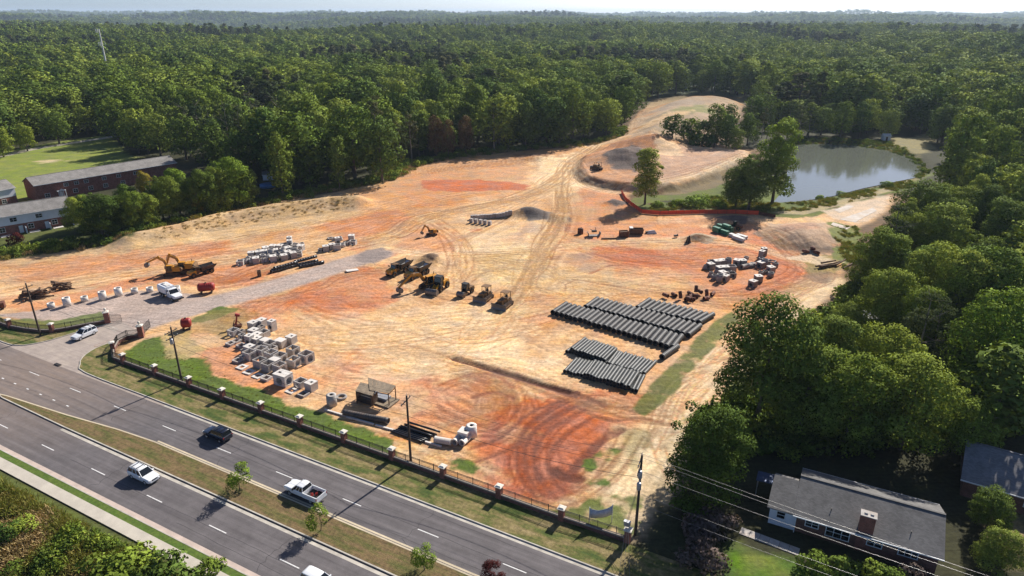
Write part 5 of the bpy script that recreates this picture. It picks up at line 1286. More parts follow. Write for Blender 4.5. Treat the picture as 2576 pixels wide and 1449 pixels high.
fence('perimeter_fence', 'long brick and iron fence with cream capped piers along the street', nodesR, [0,3]+list(range(5, 16))+[16], (0,))
nodesL = [P(272,813), P(217,822), P(167,832), P(133,837), P(100,837), P(67,833), P(26,826), P(0,817), P(-60,801), P(-150,778)]
fence('perimeter_fence', 'curved brick and iron fence left of the site entrance', nodesL, [0,3,6,9], (0,))
# swung-open iron gates
for (a, b, lab) in (((357,847),(376,826),'open iron gate leaf beside the right gate pier'),((272,811),(301,812),'open iron gate leaf beside the left gate pier')):
    pa, pb = P(*a), P(*b); L = min(4.0, math.dist(pa, pb)); y = yaw_of(pa, pb)
    t = thing('gate', lab, 'gate', (*pa,.02), y, 'entrance gates')
    mb = MB(); mb.box((L/2+.6,0,.15),(L,.05,.06)); mb.box((L/2+.6,0,1.75),(L,.05,.06)); mb.box((.62,0,.95),(.06,.06,1.7)); mb.box((L+.58,0,.95),(.06,.06,1.7)); mb.build('gate_frame', M['iron'], t)
    mb = MB()
    for k in range(int(L/.14)): mb.box((.66+k*.14,0,.95),(.025,.025,1.6))
    mb.build('pickets', M['iron'], t)

# ------------------------------------------------------------------ utility poles and lines
POLES = {}
def pole(key, px, py, h, label, arm_yaw, arms=1, tx=False, lean=0.0, z=None):
    x, y, z0 = on(px, py)
    t = thing('utility_pole', label, 'utility pole', (x, y, z0), arm_yaw, 'wooden utility poles')
    mb = MB(); mb.cyl((0,0,-.5),(lean,0,h),.20,.13,10); mb.build('pole', M['wood_pole'], t)
    for k in range(arms):
        zz = h-.9-k*1.1
        mb = MB(); mb.box((lean,.16,zz),(.12,.1,.14)); mb.box((lean,.2,zz),(.11,.12,.14)); mb.box((lean,.2,zz),(.1,.1,.1))
        mb = MB(); mb.box((0,.18,zz),(2.7,.1,.13)); mb.cyl((-.7,.18,zz-.02),(0,.14,zz-.75),.02,.02,5); mb.cyl((.7,.18,zz-.02),(0,.14,zz-.75),.02,.02,5)
        a = mb.build('crossarm', M['wood_pole'], t)
        for q in (-1.2,-.45,1.2):
            mb = MB(); mb.lathe([(.03,0),(.06,.05),(.05,.12),(.065,.16),(.03,.24)],8); mb.build('insulator', M['insulator'], a, (q,.18,zz+.06))
    mb = MB(); mb.cyl((0,0,h),(0,0,h+.45),.03,.03,6); mb.build('top_pin', M['insulator'], t)
    if tx:
        for q, zz in ((-.45,h-2.9),(-.45,h-4.6)) if tx == 2 else ((-.42,h-3.0),):
            mb = MB(); mb.lathe([(.0,0),(.26,0),(.28,.1),(.28,.85),(.24,.95),(.1,1.0),(0,1.0)],12); tr = mb.build('transformer', M['galv'], t, (q,0,zz))
            mb = MB(); mb.lathe([(.05,0),(.07,.1),(.04,.3)],8); mb.build('bushing', M['insulator'], tr, (.08,0,1.0))
    POLES[key] = (Vector((x,y,z0)), h, arm_yaw)
    return t
ay = ROAD_YAW+math.pi/2+.15
pole('a', 103, 846, 11.5, 'wooden power pole on the grass left of the site entrance', ay)
pole('b', 458, 961, 10.6, 'wooden power pole behind the fence with a transformer', ay, tx=1, arms=2)
pole('c', 1034, 1166, 11.2, 'wooden power pole behind the fence in front of the black pipe bundle', ay)
pole('d', 1598, 1345, 11.8, 'power pole with switches and a transformer at the end of the fence', ay, tx=2, arms=2)
def pole_pt(key, off, dz):
    b, h, y = POLES[key]; return b+Vector((math.cos(y)*off-math.sin(y)*.18, math.sin(y)*off+math.cos(y)*.18, h+dz))
def wire(a, b, sag, label, r=.014, m='wire', group='overhead lines'):
    a = Vector(a); b = Vector(b); n = 22; pts = []
    for k in range(n+1):
        t = k/n; p = a.lerp(b, t); p.z -= sag*4*t*(1-t); pts.append(p-a)
    mb = MB(); mb.tube(pts, r, 5); o = mb.build('power_line', M[m], None, a); return tag(o, label, 'power line', group)
A_off = pole_pt('a',0,0)+Vector((-RD[0]*45,-RD[1]*45+6,0))
seq = [('a','b','between the entrance pole and the transformer pole'),('b','c','between the transformer pole and the middle pole'),('c','d','between the middle pole and the last pole')]
for p, q, w in seq:
    for off, nm in ((-1.2,'near arm end'),(-.45,'inner arm'),(1.2,'far arm end')):
        wire(pole_pt(p,off,-.62), pole_pt(q,off,-.62), 1.0, f'dark line, {nm}, {w}')
    wire(pole_pt(p,0,-3.2), pole_pt(q,0,-3.2), 1.1, f'lower communication cable {w}', .025)
for off, nm in ((-1.2,'near'),(1.2,'far')): wire(A_off+Vector((off,0,-.6)), pole_pt('a',off,-.62), .8, f'line leaving the picture on the left, {nm} arm end')
# lines from the last pole over the house
D = POLES['d'][0]
for k, (q, zz, off, dz, lab) in enumerate([((2600,1487),10.8,0,.2,'highest bright line crossing over the brick house'),((2560,1487),10.3,.45,-.62,'second bright line crossing over the brick house'),((2480,1489),9.0,0,-2.2,'third bright line crossing over the brick house'),
        ((2300,1500),5.6,0,-5.4,'lower bright cable passing in front of the brick house'),((2240,1501),4.6,0,-6.9,'lowest bright cable passing over the lawn')]):
    e = P(q[0], q[1], zz); wire(pole_pt('d',off,dz), (e[0], e[1], zz), .25, lab, .015, 'wire_bright', 'bright lines from the last pole')
for k, off in enumerate((-.25,0,.25)):
    a = D+Vector((-1.4+off*.4, -1.2, 2.9)); e = P(1553+k*16, 1475, 0)
    wire(D+Vector((-.15+off*.3,-.2,7.6)), a, .0, ['left strand of the three guy wires above the grey box','middle strand of the three guy wires above the grey box','right strand of the three guy wires above the grey box'][k], .018, 'wire_bright', 'guy wires')
    wire(a, (e[0], e[1], .1), .0, ['left strand of the three guy wires running to the ground','middle strand of the three guy wires running to the ground','right strand of the three guy wires running to the ground'][k], .018, 'wire_bright', 'guy wires')
mb = MB(); mb.box((0,0,0),(.75,.4,.62)); mb.box((0,0,.34),(.82,.46,.06)); o = mb.build('junction_box', M['galv'], None, D+Vector((-1.35,-1.15,2.75)), (0,0,ROAD_YAW)); tag(o, 'grey metal box strung on the guy wires at the end of the fence', 'junction box')

# ------------------------------------------------------------------ mobile phone mast above the forest
x, y = P(278, 212, 12); zb = float(height(np.array([x]), np.array([y]))[0])
t = thing('radio_mast', 'tall pale tubular radio mast rising from the forest on the left', 'mast', (x, y, zb))
top = 48.5-zb
mb = MB(); mb.cyl((0,0,0),(0,0,top),.75,.42,12)
mb.build('mast_tube', M['white_dull'], t)
for zz in (top-1.0, top-9.5):
    mb = MB()
    for j in range(3):
        a = j*2.094+.5; mb.box((1.9*math.cos(a),1.9*math.sin(a),zz),(2.6,.15,.15),a+math.pi/2); mb.cyl((0,0,zz),(1.9*math.cos(a),1.9*math.sin(a),zz),.08,.08,5)
    pl = mb.build('antenna_frame', M['galv'], t)
    for j in range(9):
        a = (j//3)*2.094+.5; o_ = (j%3-1)*1.1
        mb = MB(); mb.box((0,0,0),(.25,.4,2.4)); mb.build('antenna', M['insulator'], pl, (2.1*math.cos(a)-math.sin(a)*o_, 2.1*math.sin(a)+math.cos(a)*o_, zz), (0,0,a))

# ------------------------------------------------------------------ pipes
def pipe_mesh(name, r, L, m, ribs=10, n=16, wall=.07, bell=True):
    prof = [(r*(1-wall*2),0),(r*(1.10 if bell else 1.0),0),(r*(1.10 if bell else 1.0),L*.05),(r,L*.06)]
    for k in range(1, ribs): z = L*.06+(L*.94)*k/ribs; prof += [(r*.985,z-.03),(r*1.02,z),(r*.985,z+.03)]
    prof += [(r,L),(r*(1-wall*2),L),(r*(1-wall*2),0)]
    mb = MB(); mb.lathe(prof, n, 0, Matrix.Rotation(math.pi/2,4,'Y')); return mb.mesh(name, m)       # along +X
PIPES = {'big': pipe_mesh('large_pipe', .55, 5.9, M['pipe_black'], 12), 'small': pipe_mesh('small_pipe', .31, 5.6, M['pipe_grey'], 10, 14), 'slim': pipe_mesh('slim_pipe', .17, 6.0, M['pipe_gloss'], 4, 10, .1, False)}
def lay(mesh, L0, near, far, r, name, label, group, z=0.0, cat='pipe', roll=None, keep_len=True):
    a = Vector((*near, gz(*near)+r+z)); b = Vector((*far, gz(*far)+r+z)); d = (b-a).normalized()
    o = obj(name, mesh, None, a); o.rotation_mode = 'QUATERNION'
    o.rotation_quaternion = d.to_track_quat('X','Z')
    if not keep_len: o.scale = ((b-a).length/L0,1,1)
    return tag(o, label, cat, group)
def row(mesh, L0, r, n0, n1, f0, f1, fmt, group, z=0.0, skip=(), jit=.25, gap=1.02, hz=None):
    a0, a1 = Vector(P(*n0, r)), Vector(P(*n1, r)); b0, b1 = Vector(P(*f0, r)), Vector(P(*f1, r))
    n = int(round((a1-a0).length/(2*r*gap)))+1
    idx = [k for k in range(n) if k not in skip]
    for j, k in enumerate(idx):
        t = k/(n-1); a = a0.lerp(a1, t); b = b0.lerp(b1, t); d = (b-a).normalized(); s = rnd.uniform(-jit, jit); a = a+d*s; b = a+d*L0
        lay(mesh, L0, a, b, r, 'large_pipe' if r > .4 else 'small_pipe', fmt % from_left(j, len(idx)), group, z=z)
    return n
row(PIPES['big'],5.9,.55,(1390,786),(1690,876),(1424,764),(1714,846),'large black pipe, %s in the front row of the large pipe stack','large black pipes, front row')
row(PIPES['big'],5.9,.55,(1474,772),(1729,845),(1502,752),(1760,820),'large black pipe, %s in the middle row of the large pipe stack','large black pipes, middle row')
row(PIPES['big'],5.9,.55,(1601,776),(1756,813),(1628,758),(1787,795),'large black pipe, %s in the back row of the large pipe stack','large black pipes, back row')
lay(PIPES['big'],5.9,P(1664,905),P(1698,882),.55,'large_pipe','single large black pipe lying apart between the two pipe stacks',None)
row(PIPES['small'],5.6,.31,(1426,884),(1536,918),(1458,860),(1560,885),'small grey pipe, %s, back left bundle of the small pipe stack','small grey pipes, back left bundle')
row(PIPES['small'],5.6,.31,(1538,918),(1618,941),(1566,886),(1648,910),'small grey pipe, %s, back right bundle of the small pipe stack','small grey pipes, back right bundle')
row(PIPES['small'],5.6,.31,(1420,935),(1600,984),(1450,902),(1620,945),'small grey pipe, %s, front row of the small pipe stack','small grey pipes, front row')
row(PIPES['small'],5.6,.31,(1436,886),(1520,912),(1466,862),(1546,886),'small grey pipe, %s in the upper layer of the back left bundle','small grey pipes, upper layer', z=.54, gap=1.05)
row(PIPES['small'],5.6,.31,(1470,950),(1580,980),(1497,915),(1604,944),'small grey pipe, %s in the upper layer of the front row','small grey pipes, upper front layer', z=.54, gap=1.05)
# timber bearers under the large pipes
for k, (a, b) in enumerate((((1396,780),(1696,868)),((1408,772),(1706,856)))):
    pa, pb = P(*a), P(*b); mb = MB(); L = math.dist(pa, pb); mb.box((L/2,0,.04),(L,.16,.09)); o = mb.build('timber_bearer', M['weathered_wood'], None, (*pa, gz(*pa)), (0,0,yaw_of(pa,pb))); tag(o, ['long timber bearer under the near ends of the front row of large pipes','long timber bearer under the middle of the front row of large pipes'][k], 'timber')
# black pipe bundle by the fence
bl = [((984,1083),(1062,1110)),((990,1081),(1070,1108)),((996,1079),(1076,1105)),((1001,1076),(1084,1102)),((1004,1072),(1090,1098)),((1018,1066),(1096,1092)),((1026,1065),(1098,1088)),((1008,1074),(1088,1100))]
for k, (a, b) in enumerate(bl):
    lay(PIPES['slim'],6.0,P(*a,.2),P(*b,.2),.17,'slim_pipe','glossy black pipe, %s in the bundle by the fence' % (nth(k)+' from the street side'), 'glossy black pipes by the fence', z=.0 if k < 6 else .33)
cm_ = pipe_mesh('concrete_pipe', .5, 2.6, M['concrete_light'], 1, 18, .11, True)
lay(cm_,2.6,P(1094,1112),P(1128,1118),.52,'concrete_pipe','pale concrete pipe lying at the right end of the black pipe bundle',None)
lay(cm_,2.6,P(1143,1120),P(1156,1106),.52,'concrete_pipe','pale concrete pipe with its open end towards the street, left of a pair',None)
lay(cm_,2.6,P(1161,1123),P(1176,1108),.52,'concrete_pipe','pale concrete pipe with its open end towards the street, right of a pair',None)
pm = pipe_mesh('culvert', .5, 9.0, M['steel_dark'] if 'steel_dark' in M else mat('culvert_steel',(.075,.068,.066),.55,.3,1.5,dirt=(.2,.13,.09),dirt_amt=.4), 18, 18, .05, False)
lay(pm,9.0,P(866,1043),P(978,1066),.5,'culvert_pipe','long dark corrugated culvert pipe on the ground inside the fence',None,keep_len=False)
# black pipes of the middle stack
for k, (a, b, dz, lab) in enumerate([((681,684),(740,668),0,'long black pipe, left one of the pile beside the gravel drive'),((684,680),(742,664),0,'long black pipe behind the left one of the pile beside the gravel drive'),((690,681),(748,665),.6,'long black pipe resting on the left pair beside the gravel drive'),((738,668),(800,655),0,'long black pipe in the middle of the pile beside the gravel drive'),((742,664),(797,650),.55,'long black pipe on top of the pile beside the gravel drive'),((752,671),(815,659),0,'long black pipe at the right front of the pile beside the gravel drive')]):
    lay(pipe_mesh('drain_pipe', .42, 7.0, M['pipe_gloss'], 8, 14) if k == 0 else bpy.data.objects['drain_pipe'].data,7.0,P(*a,.4),P(*b,.4),.42,'drain_pipe',lab,'black pipes beside the gravel drive',z=dz,keep_len=False)
# flat concrete edging beams near the fence
for k, (a, b) in enumerate((((817,1031),(870,1047)),((872,1049),(940,1068)),((945,1070),(1000,1085)),((1070,1112),(1110,1124)))):
    pa, pb = P(*a), P(*b); L = math.dist(pa,pb); mb = MB(); mb.box((L/2,0,.12),(L,.3,.26)); o = mb.build('kerb_beam', M['concrete_light'], None, (*pa, gz(*pa)), (0,0,yaw_of(pa,pb))); tag(o, 'flat pale concrete beam on the ground inside the fence, %s' % ['left of the long culvert pipe','beside the long culvert pipe','left of the black pipe bundle','right of the black pipe bundle'][k], 'beam', 'concrete beams inside the fence')

# ------------------------------------------------------------------ precast concrete
def holed(mb, Wd, Ht, t, hc, r, Mx, mi=0, n=18):
    """slab in the u-v plane (x,z) with a round hole, thickness along y"""
    def edge(th):
        c, s = math.cos(th), math.sin(th); k = 1e9
        if abs(c) > 1e-6: k = min(k, (Wd/2)/abs(c))
        if s > 1e-6: k = min(k, (Ht-hc)/s)
        if s < -1e-6: k = min(k, hc/-s)
        return (c*k, hc+s*k)
    angs = sorted(set([2*math.pi*i/n for i in range(n)] + [math.atan2(v-hc, u) % (2*math.pi) for u, v in ((Wd/2,Ht),(-Wd/2,Ht),(-Wd/2,0),(Wd/2,0))]))
    v = []; m = len(angs)
    for th in angs:
        e = edge(th); i = (r*math.cos(th), hc+r*math.sin(th))
        v += [(e[0],0,e[1]),(i[0],0,i[1]),(e[0],t,e[1]),(i[0],t,i[1])]
    f = []
    for k in range(m):
        a, b = 4*k, 4*((k+1)%m)
        f += [(a,b,b+1,a+1),(a+3,b+3,b+2,a+2),(a+1,b+1,b+3,a+3),(a,a+2,b+2,b)]
    mb.add(v, f, mi, False, Mx)
def box_mesh(w, d, h, t=.16, holes='', r=.5, floor=True):
    mb = MB()
    for side, (ww, off, rot) in {'f':(w,-d/2,0),'b':(w,d/2,math.pi),'r':(d-2*t,w/2,math.pi/2),'l':(d-2*t,w/2,-math.pi/2)}.items():
        if side == 'f': Mx = Matrix.Translation((0,-d/2,0))
        elif side == 'b': Mx = Matrix.Translation((0,d/2,0)) @ Matrix.Rotation(math.pi,4,'Z')
        elif side == 'r': Mx = Matrix.Translation((w/2,0,0)) @ Matrix.Rotation(math.pi/2,4,'Z')
        else: Mx = Matrix.Translation((-w/2,0,0)) @ Matrix.Rotation(-math.pi/2,4,'Z')
        if side in holes: holed(mb, ww, h, t, h*.47, min(r, ww*.42, h*.4), Mx)
        else: mb.box((0,t/2,h/2),(ww,t,h), M=Mx)
    if floor: mb.box((0,0,.06),(w-2*t,d-2*t,.12))
    return mb
def slab_mesh(w, d, h, hole=.55, hx=0.0):
    mb = MB(); a = w*hole/2; b = d*hole/2
    mb.box((0,-(d/2+b)/2,h/2),(w,d/2-b,h)); mb.box((0,(d/2+b)/2,h/2),(w,d/2-b,h))
    mb.box((-(w/2+a-hx)/2,0,h/2),(w/2-a+hx,2*b,h)); mb.box(((w/2+a+hx)/2,0,h/2),(w/2-a-hx,2*b,h)); return mb
PC = {}
def pc(kind, mk='concrete'):
    key = (kind, mk)
    if key in PC: return PC[key]
    m = M[mk]; lid = None
    if kind == 'O': me = box_mesh(1.85,1.85,1.55,.15,'rl',.55).mesh('open_box', m)
    elif kind == 'O2': me = box_mesh(1.75,1.75,1.2,.15,'f',.42).mesh('open_box', m)
    elif kind == 'Ob': me = box_mesh(2.1,2.1,1.8,.16,'rf',.68).mesh('open_box', m)
    elif kind == 'C': me = box_mesh(1.6,1.6,1.45,.15,'l',.4).mesh('lidded_box', m); lid = slab_mesh(1.66,1.66,.14,.3,.2).mesh('top_slab', M['concrete_light'])
    elif kind == 'Cc': me = box_mesh(1.8,1.5,1.35,.15,'',.4).mesh('lidded_box', m); mb = MB(); mb.box((0,0,.06),(1.86,1.56,.12)); lid = mb.mesh('top_slab', M['concrete_light'])
    elif kind == 'B': me = box_mesh(2.7,2.0,1.95,.17,'rf',.72).mesh('lidded_box', M['concrete_light']); lid = slab_mesh(2.76,2.06,.17,.26,-.6).mesh('top_slab', M['concrete_light'])
    elif kind == 'S': me = box_mesh(1.05,1.05,.9,.12,'f',.3).mesh('small_box', m)
    elif kind == 'T': me = box_mesh(1.3,1.3,2.1,.15,'f',.45).mesh('tall_box', m); lid = slab_mesh(1.36,1.36,.12,.4).mesh('top_slab', M['concrete_light'])
    elif kind == 'L': me = slab_mesh(1.7,1.7,.2,.5).mesh('slab_with_hatch', M['concrete_light'])
    elif kind == 'F': me = slab_mesh(1.5,1.5,.45,.68).mesh('frame_ring', m)
    elif kind == 'R': mb = MB(); mb.lathe([(.58,0),(.74,0),(.74,1.15),(.58,1.15),(.58,0)],18); me = mb.mesh('riser_ring', m)
    elif kind == 'R2': mb = MB(); mb.lathe([(.62,0),(.80,0),(.80,2.0),(.62,2.0),(.62,0)],18); mb.lathe([(.80,.66),(.815,.67),(.80,.69)],18); mb.lathe([(.80,1.33),(.815,1.34),(.80,1.36)],18); me = mb.mesh('riser_barrel', m)
    elif kind == 'K': mb = MB(); mb.lathe([(.60,0),(.75,0),(.75,.3),(.48,1.0),(.48,1.15),(.36,1.15),(.36,1.0),(.60,.3),(.60,0)],18); me = mb.mesh('cone', m)
    elif kind == 'H': mb = MB(); mb.lathe([(.62,0),(.86,0),(.82,2.0),(.3,2.02),(.3,1.9),(.62,1.88),(.62,0)],20); me = mb.mesh('riser_barrel', m)
    PC[key] = (me, lid); return PC[key]
PCN = {'O':('precast_box','open concrete box'),'O2':('precast_box','low open concrete box'),'Ob':('precast_box','large open concrete box'),'C':('precast_box','lidded concrete box'),'Cc':('precast_box','closed flat topped concrete box'),
       'B':('precast_vault','big pale concrete vault'),'S':('small_box','small open concrete box'),'T':('tall_box','tall concrete box'),'L':('concrete_slab','flat slab with square hole'),'F':('concrete_collar','low concrete collar'),
       'R':('riser_ring','short concrete manhole ring'),'R2':('riser_barrel','tall concrete manhole barrel'),'K':('manhole_cone','tapered concrete manhole cone'),'H':('riser_barrel','tall barrel with holed lid')}
def place_stack(items, where, group, mk='concrete', yaw0=ROAD_YAW, jit=.12, cat=None):
    """items: (kind, sx, sy[, lift[, yaw]]) sightings of the middle of each piece"""
    byk = {}
    for it in items: byk.setdefault(PCN[it[0]][1], []).append(it)
    for desc, L in byk.items():
        L.sort(key=lambda q: q[1])
        for i, it in enumerate(L):
            kind, px, py = it[:3]; lift = it[3] if len(it) > 3 else 0.0
            me, lid = pc(kind, mk); hh = max(v.co.z for v in me.vertices)
            x, y = P(px, py, lift+hh*.5); z = gz(x, y)+lift
            lab = (desc+', only one in the '+where) if len(L) == 1 else (desc+', '+from_left(i, len(L))+' in the '+where)
            ya = (it[4] if len(it) > 4 else yaw0)+rnd.uniform(-jit, jit)
            if lid:
                t = thing(PCN[kind][0], lab, 'concrete box', (x, y, z-.03), ya, group); obj('box_walls', me, t); obj('top_slab', lid, t, (0,0,hh+.005))
            else:
                o = obj(PCN[kind][0], me, None, (x, y, z-.03), (0,0,ya)); tag(o, lab, {'L':'slab','F':'frame','R':'ring','R2':'barrel','K':'cone','H':'barrel'}.get(kind,'concrete box'), group)
zB = lambda x, y: (536.7+x*.17596, 778.2+y*.17596)
SB_ = [('Ob',1330,680),('O',1140,590),('O',1150,750),('O',960,690),('O',830,650),('O',670,760),('O',790,810),('O',950,830),('O',690,600),('O2',1250,1050),('B',1000,990),('C',1400,1095),('Cc',965,485),('C',1115,425),
       ('C',570,225),('C',690,190),('T',840,225),('S',640,300),('O2',725,345),('C',580,340),('C',625,400),('T',520,445),('C',620,455),('Cc',750,480),('O',815,515),('O2',290,325),('S',410,330),('S',410,385),('F',330,455),('F',250,490),('F',400,520),
       ('C',520,575),('O',520,650),('S',610,545),('S',640,490),('O2',830,575),('S',450,600),('L',410,825),('L',510,890),('L',640,950),('F',760,985),('F',350,730),('L',1120,1160),('F',1290,1210),('S',690,260),('S',430,690),('Cc',880,760)]
place_stack([(k,)+zB(x,y) for k, x, y in SB_], 'roadside precast stack', 'precast pieces of the roadside stack', jit=.07)
place_stack([('H',)+zB(1690,1290)], 'ground left of the shelters', None)
mb = MB(); mb.lathe([(.55,0),(.9,.02),(.98,.16),(.9,.32),(.6,.34),(.55,.2),(.55,0)],20); o = mb.build('rubber_ring', M['concrete_dull'], None, on(859,1001)); tag(o, 'dull flat ring lying beside the concrete barrel with the holed lid', 'ring')
zA = lambda x, y: (576.9+x*.1354, 576.9+y*.1354)
rA = random.Random(4); SA_ = []
for (x0, y0, x1, y1, n, ks) in ((215,610,1290,470,12,('C','O2','K','R','O','C')),(330,545,1300,410,11,('O2','C','R','S','K','O')),(420,470,1320,350,9,('C','O','R2','S','C')),(560,390,1200,300,6,('C','O2','S')),(700,340,1340,270,5,('O','F','S','C'))):
    for k in range(n): SA_.append((rA.choice(ks), x0+(x1-x0)*k/(n-1)+rA.uniform(-22,22), y0+(y1-y0)*k/(n-1)+rA.uniform(-14,14)))
SA_ += [('T',1120,265),('T',1120,210)]
place_stack([(k,)+zA(x,y) for k, x, y in SA_], 'stack beyond the drive', 'precast pieces beyond the gravel drive', jit=.5, yaw0=.25)
place_stack([(k,)+zA(x,y) for k, x, y in (('S',1690,375),('C',1790,350),('C',1910,315),('O',2010,320),('T',2010,215),('R',2105,290),('F',1880,165),('C',2270,150),('O2',2300,235),('S',2180,255),('S',1940,180),('K',2060,160))], 'small group beyond the drive', 'precast pieces of the small group', jit=.4, yaw0=.25)
zC = lambda x, y: (1717.3+x*.16667, 590.3+y*.16667)
SC_ = [('K',345,485),('C',420,475),('O2',440,415),('C',520,430),('C',600,420),('R2',690,405),('C',820,420),('C',905,420),('S',985,460),('S',960,350),('T',1195,300),('T',1225,255),('R',1190,375),('R2',1240,420),('C',1180,455),('O',1340,430),('R',1400,455),('C',1330,525),('S',1180,580),('S',1250,560),('R',1330,600),
       ('C',560,525),('C',640,520),('O',740,505),('K',520,540),('K',430,590),('R',480,640),('C',600,600),('C',640,655),('R2',560,655),('O2',740,600),('S',700,560),('C',1060,735),('C',1140,665),('R',1060,450)]
place_stack([(k,)+zC(x,y) for k, x, y in SC_], 'stack by the rounded mound', 'precast pieces by the rounded mound', mk='concrete_dull', jit=.6, yaw0=.4)
lay(pipe_mesh('half_sunk_pipe', .6, 4.2, M['concrete_dull'], 2, 16, .1),4.2,P(*zC(880,515)),P(*zC(1090,480)),.5,'concrete_pipe','dull concrete pipe lying in the grey precast stack by the rounded mound',None)
zR = lambda x, y: (x*.16667, 644+y*.16667)
place_stack([(k,)+zR(x,y) for k, x, y in (('R',770,745),('R2',1005,690),('R',1275,645),('R2',1545,600),('R2',1785,540),('R',2030,525),('R',2260,505))]+[('R2',416,722),('R2',445,730)], 'row along the gravel lot', 'manhole barrels lined up along the gravel lot', mk='concrete_light')
place_stack([('C',1169,1094),('H',1186,1083)], 'group beside the black pipes', None, mk='concrete_light')
mb = box_mesh(.9,.9,1.5,.12,''); o = mb.build('concrete_post', M['ply_dark'], None, on(653,694), (0,0,.3)); tag(o, 'lone brown square post standing beside the gravel drive', 'post')
mb = MB(); mb.box((0,0,.2),(3.0,1.4,.18), ry=.05); o = mb.build('concrete_slab', M['concrete_light'], None, on(886,681), (0,0,.5)); tag(o, 'pale slab lying beside the gravel drive near the dump trucks', 'slab')

# ------------------------------------------------------------------ road vehicles (built along +X, origin on the ground)
def wheels(t, spots, r, w):
    for (x, y) in spots:
        s = 1 if y > 0 else -1
        mb = MB(); Mx = Matrix.Rotation(-math.pi/2,4,'X')
        mb.lathe([(r*.62,-w/2),(r*.93,-w/2),(r,-w*.3),(r,w*.3),(r*.93,w/2),(r*.62,w/2),(r*.62,-w/2)],18,0,Mx)
        ty = mb.build('wheel', M['tyre'], t, (x,y,r))
        mb = MB(); mb.lathe([(0,s*w*.36),(r*.2,s*w*.42),(r*.55,s*w*.34),(r*.64,s*w*.48)],14,0,Mx); mb.build('rim', M['rim'], ty)
def ring(x, wb, wt, zb, zt, bev=.10):
    return [(x,-wb*.9,zb),(x,-wb,zb+bev),(x,-wb,zt-bev*1.1),(x,-wt,zt),(x,wt,zt),(x,wb,zt-bev*1.1),(x,wb,zb+bev),(x,wb*.9,zb)]
def greenhouse(t, xb0, xb1, xt0, xt1, zb, zt, wb, wt, paint, rails=False, name='cabin_glass'):
    mb = MB()
    lo = [(xb0,-wb,zb),(xb1,-wb,zb),(xb1,wb,zb),(xb0,wb,zb)]; hi = [(xt0,-wt,zt),(xt1,-wt,zt),(xt1,wt,zt),(xt0,wt,zt)]
    mb.add(lo+hi, [(0,1,5,4),(1,2,6,5),(2,3,7,6),(3,0,4,7),(4,5,6,7)]); mb.build(name, M['glass'], t)
    mb = MB(); xm = (xt0+xt1)/2
    rr = [ring(xt0-.03, wt*.92, wt*.85, zt-.02, zt+.05, .02), ring(xt0+.25, wt+.02, wt*.92, zt-.03, zt+.09, .03), ring(xm, wt+.03, wt*.93, zt-.03, zt+.11, .03), ring(xt1-.3, wt+.02, wt*.92, zt-.03, zt+.08, .03), ring(xt1+.02, wt*.95, wt*.88, zt-.03, zt+.03, .02)]
    mb.loft(rr, smooth=True)
    e = .012
    for s in (-1,1):          # pillars follow the glass edges
        for (xa, xb_) in ((xb0,xt0),(xb1,xt1)):
            mb.cyl((xa, s*(wb+e), zb),(xb_, s*(wt+e), zt),.05,.045,6,0,False)
        for f in (.36,.66):
            mb.cyl((xb0+(xb1-xb0)*f, s*(wb+e), zb),(xt0+(xt1-xt0)*f, s*(wt+e), zt),.045,.04,6,0,False)
    rf = mb.build('roof', paint, t)
    if rails:
        mb = MB()
        for s in (-1,1): mb.cyl((xt0+.15,s*wt*.86,zt+.16),(xt1-.2,s*wt*.86,zt+.15),.025,.025,6)
        for f in (.25,.7): mb.box((xt0+(xt1-xt0)*f,0,zt+.18),(.08,wt*1.75,.04))
        mb.build('roof_rack', M['black_plastic'], rf)
def body_parts(t, L, wh, zl, paint):
    for s in (-1,1):
        mb = MB(); mb.box((0,0,0),(.10,.34,.15)); mb.build('headlight', M['lamp_white'], t, (L/2-.10, s*(wh-.24), zl))
        mb = MB(); mb.box((0,0,0),(.08,.22,.24)); mb.build('tail_light', M['red_lamp'], t, (-L/2+.06, s*(wh-.17), zl+.16))
        mb = MB(); mb.box((0,0,0),(.14,.2,.14)); mb.build('mirror', paint, t, (.72, s*(wh+.07), zl+.35))
    mb = MB(); mb.box((L/2-.05,0,.42),(.1,wh*1.7,.16)); mb.build('front_bumper', M['black_plastic'], t)
    mb = MB(); mb.box((L/2-.03,0,zl-.04),(.08,wh*.9,.16)); mb.build('grille', M['black_plastic'], t)
def suv(name, label, loc, rz, paint, rails=True, sc=1.0, sedan=False):
    t = thing(name, label, 'car', loc, rz, None, sc)
    L, w = 4.75, .93
    mb = MB()
    if sedan: st = [(-2.38,.72,.62,.45,.92),(-2.25,.88,.80,.32,1.0),(-1.5,.93,.86,.28,1.02),(-.4,.93,.86,.27,1.0),(.8,.93,.86,.27,.98),(1.6,.91,.82,.28,.90),(2.2,.84,.74,.34,.80),(2.38,.66,.56,.42,.70)]
    else: st = [(-2.36,.76,.68,.45,1.02),(-2.25,.90,.82,.34,1.10),(-1.5,.93,.86,.30,1.12),(-.4,.93,.86,.29,1.10),(.8,.93,.86,.29,1.08),(1.6,.92,.82,.30,1.0),(2.2,.86,.74,.36,.88),(2.38,.70,.58,.44,.76)]
    mb.loft([ring(x,wb,wt,zb,zt) for x,wb,wt,zb,zt in st], smooth=False); mb.build('body', paint, t)
    mb = MB(); mb.box((0,0,.3),(4.3,1.7,.18)); mb.build('underbody', M['black_plastic'], t)
    if sedan: greenhouse(t,-1.9,.95,-1.0,.15,.98,1.42,.84,.62,paint)
    else: greenhouse(t,-2.2,.95,-1.95,.2,1.07,1.66,.85,.67,paint,rails)
    body_parts(t, L, w, .78, paint)
    wheels(t, ((1.42,.82),(1.42,-.82),(-1.4,.82),(-1.4,-.82)), .36, .24)
    return t
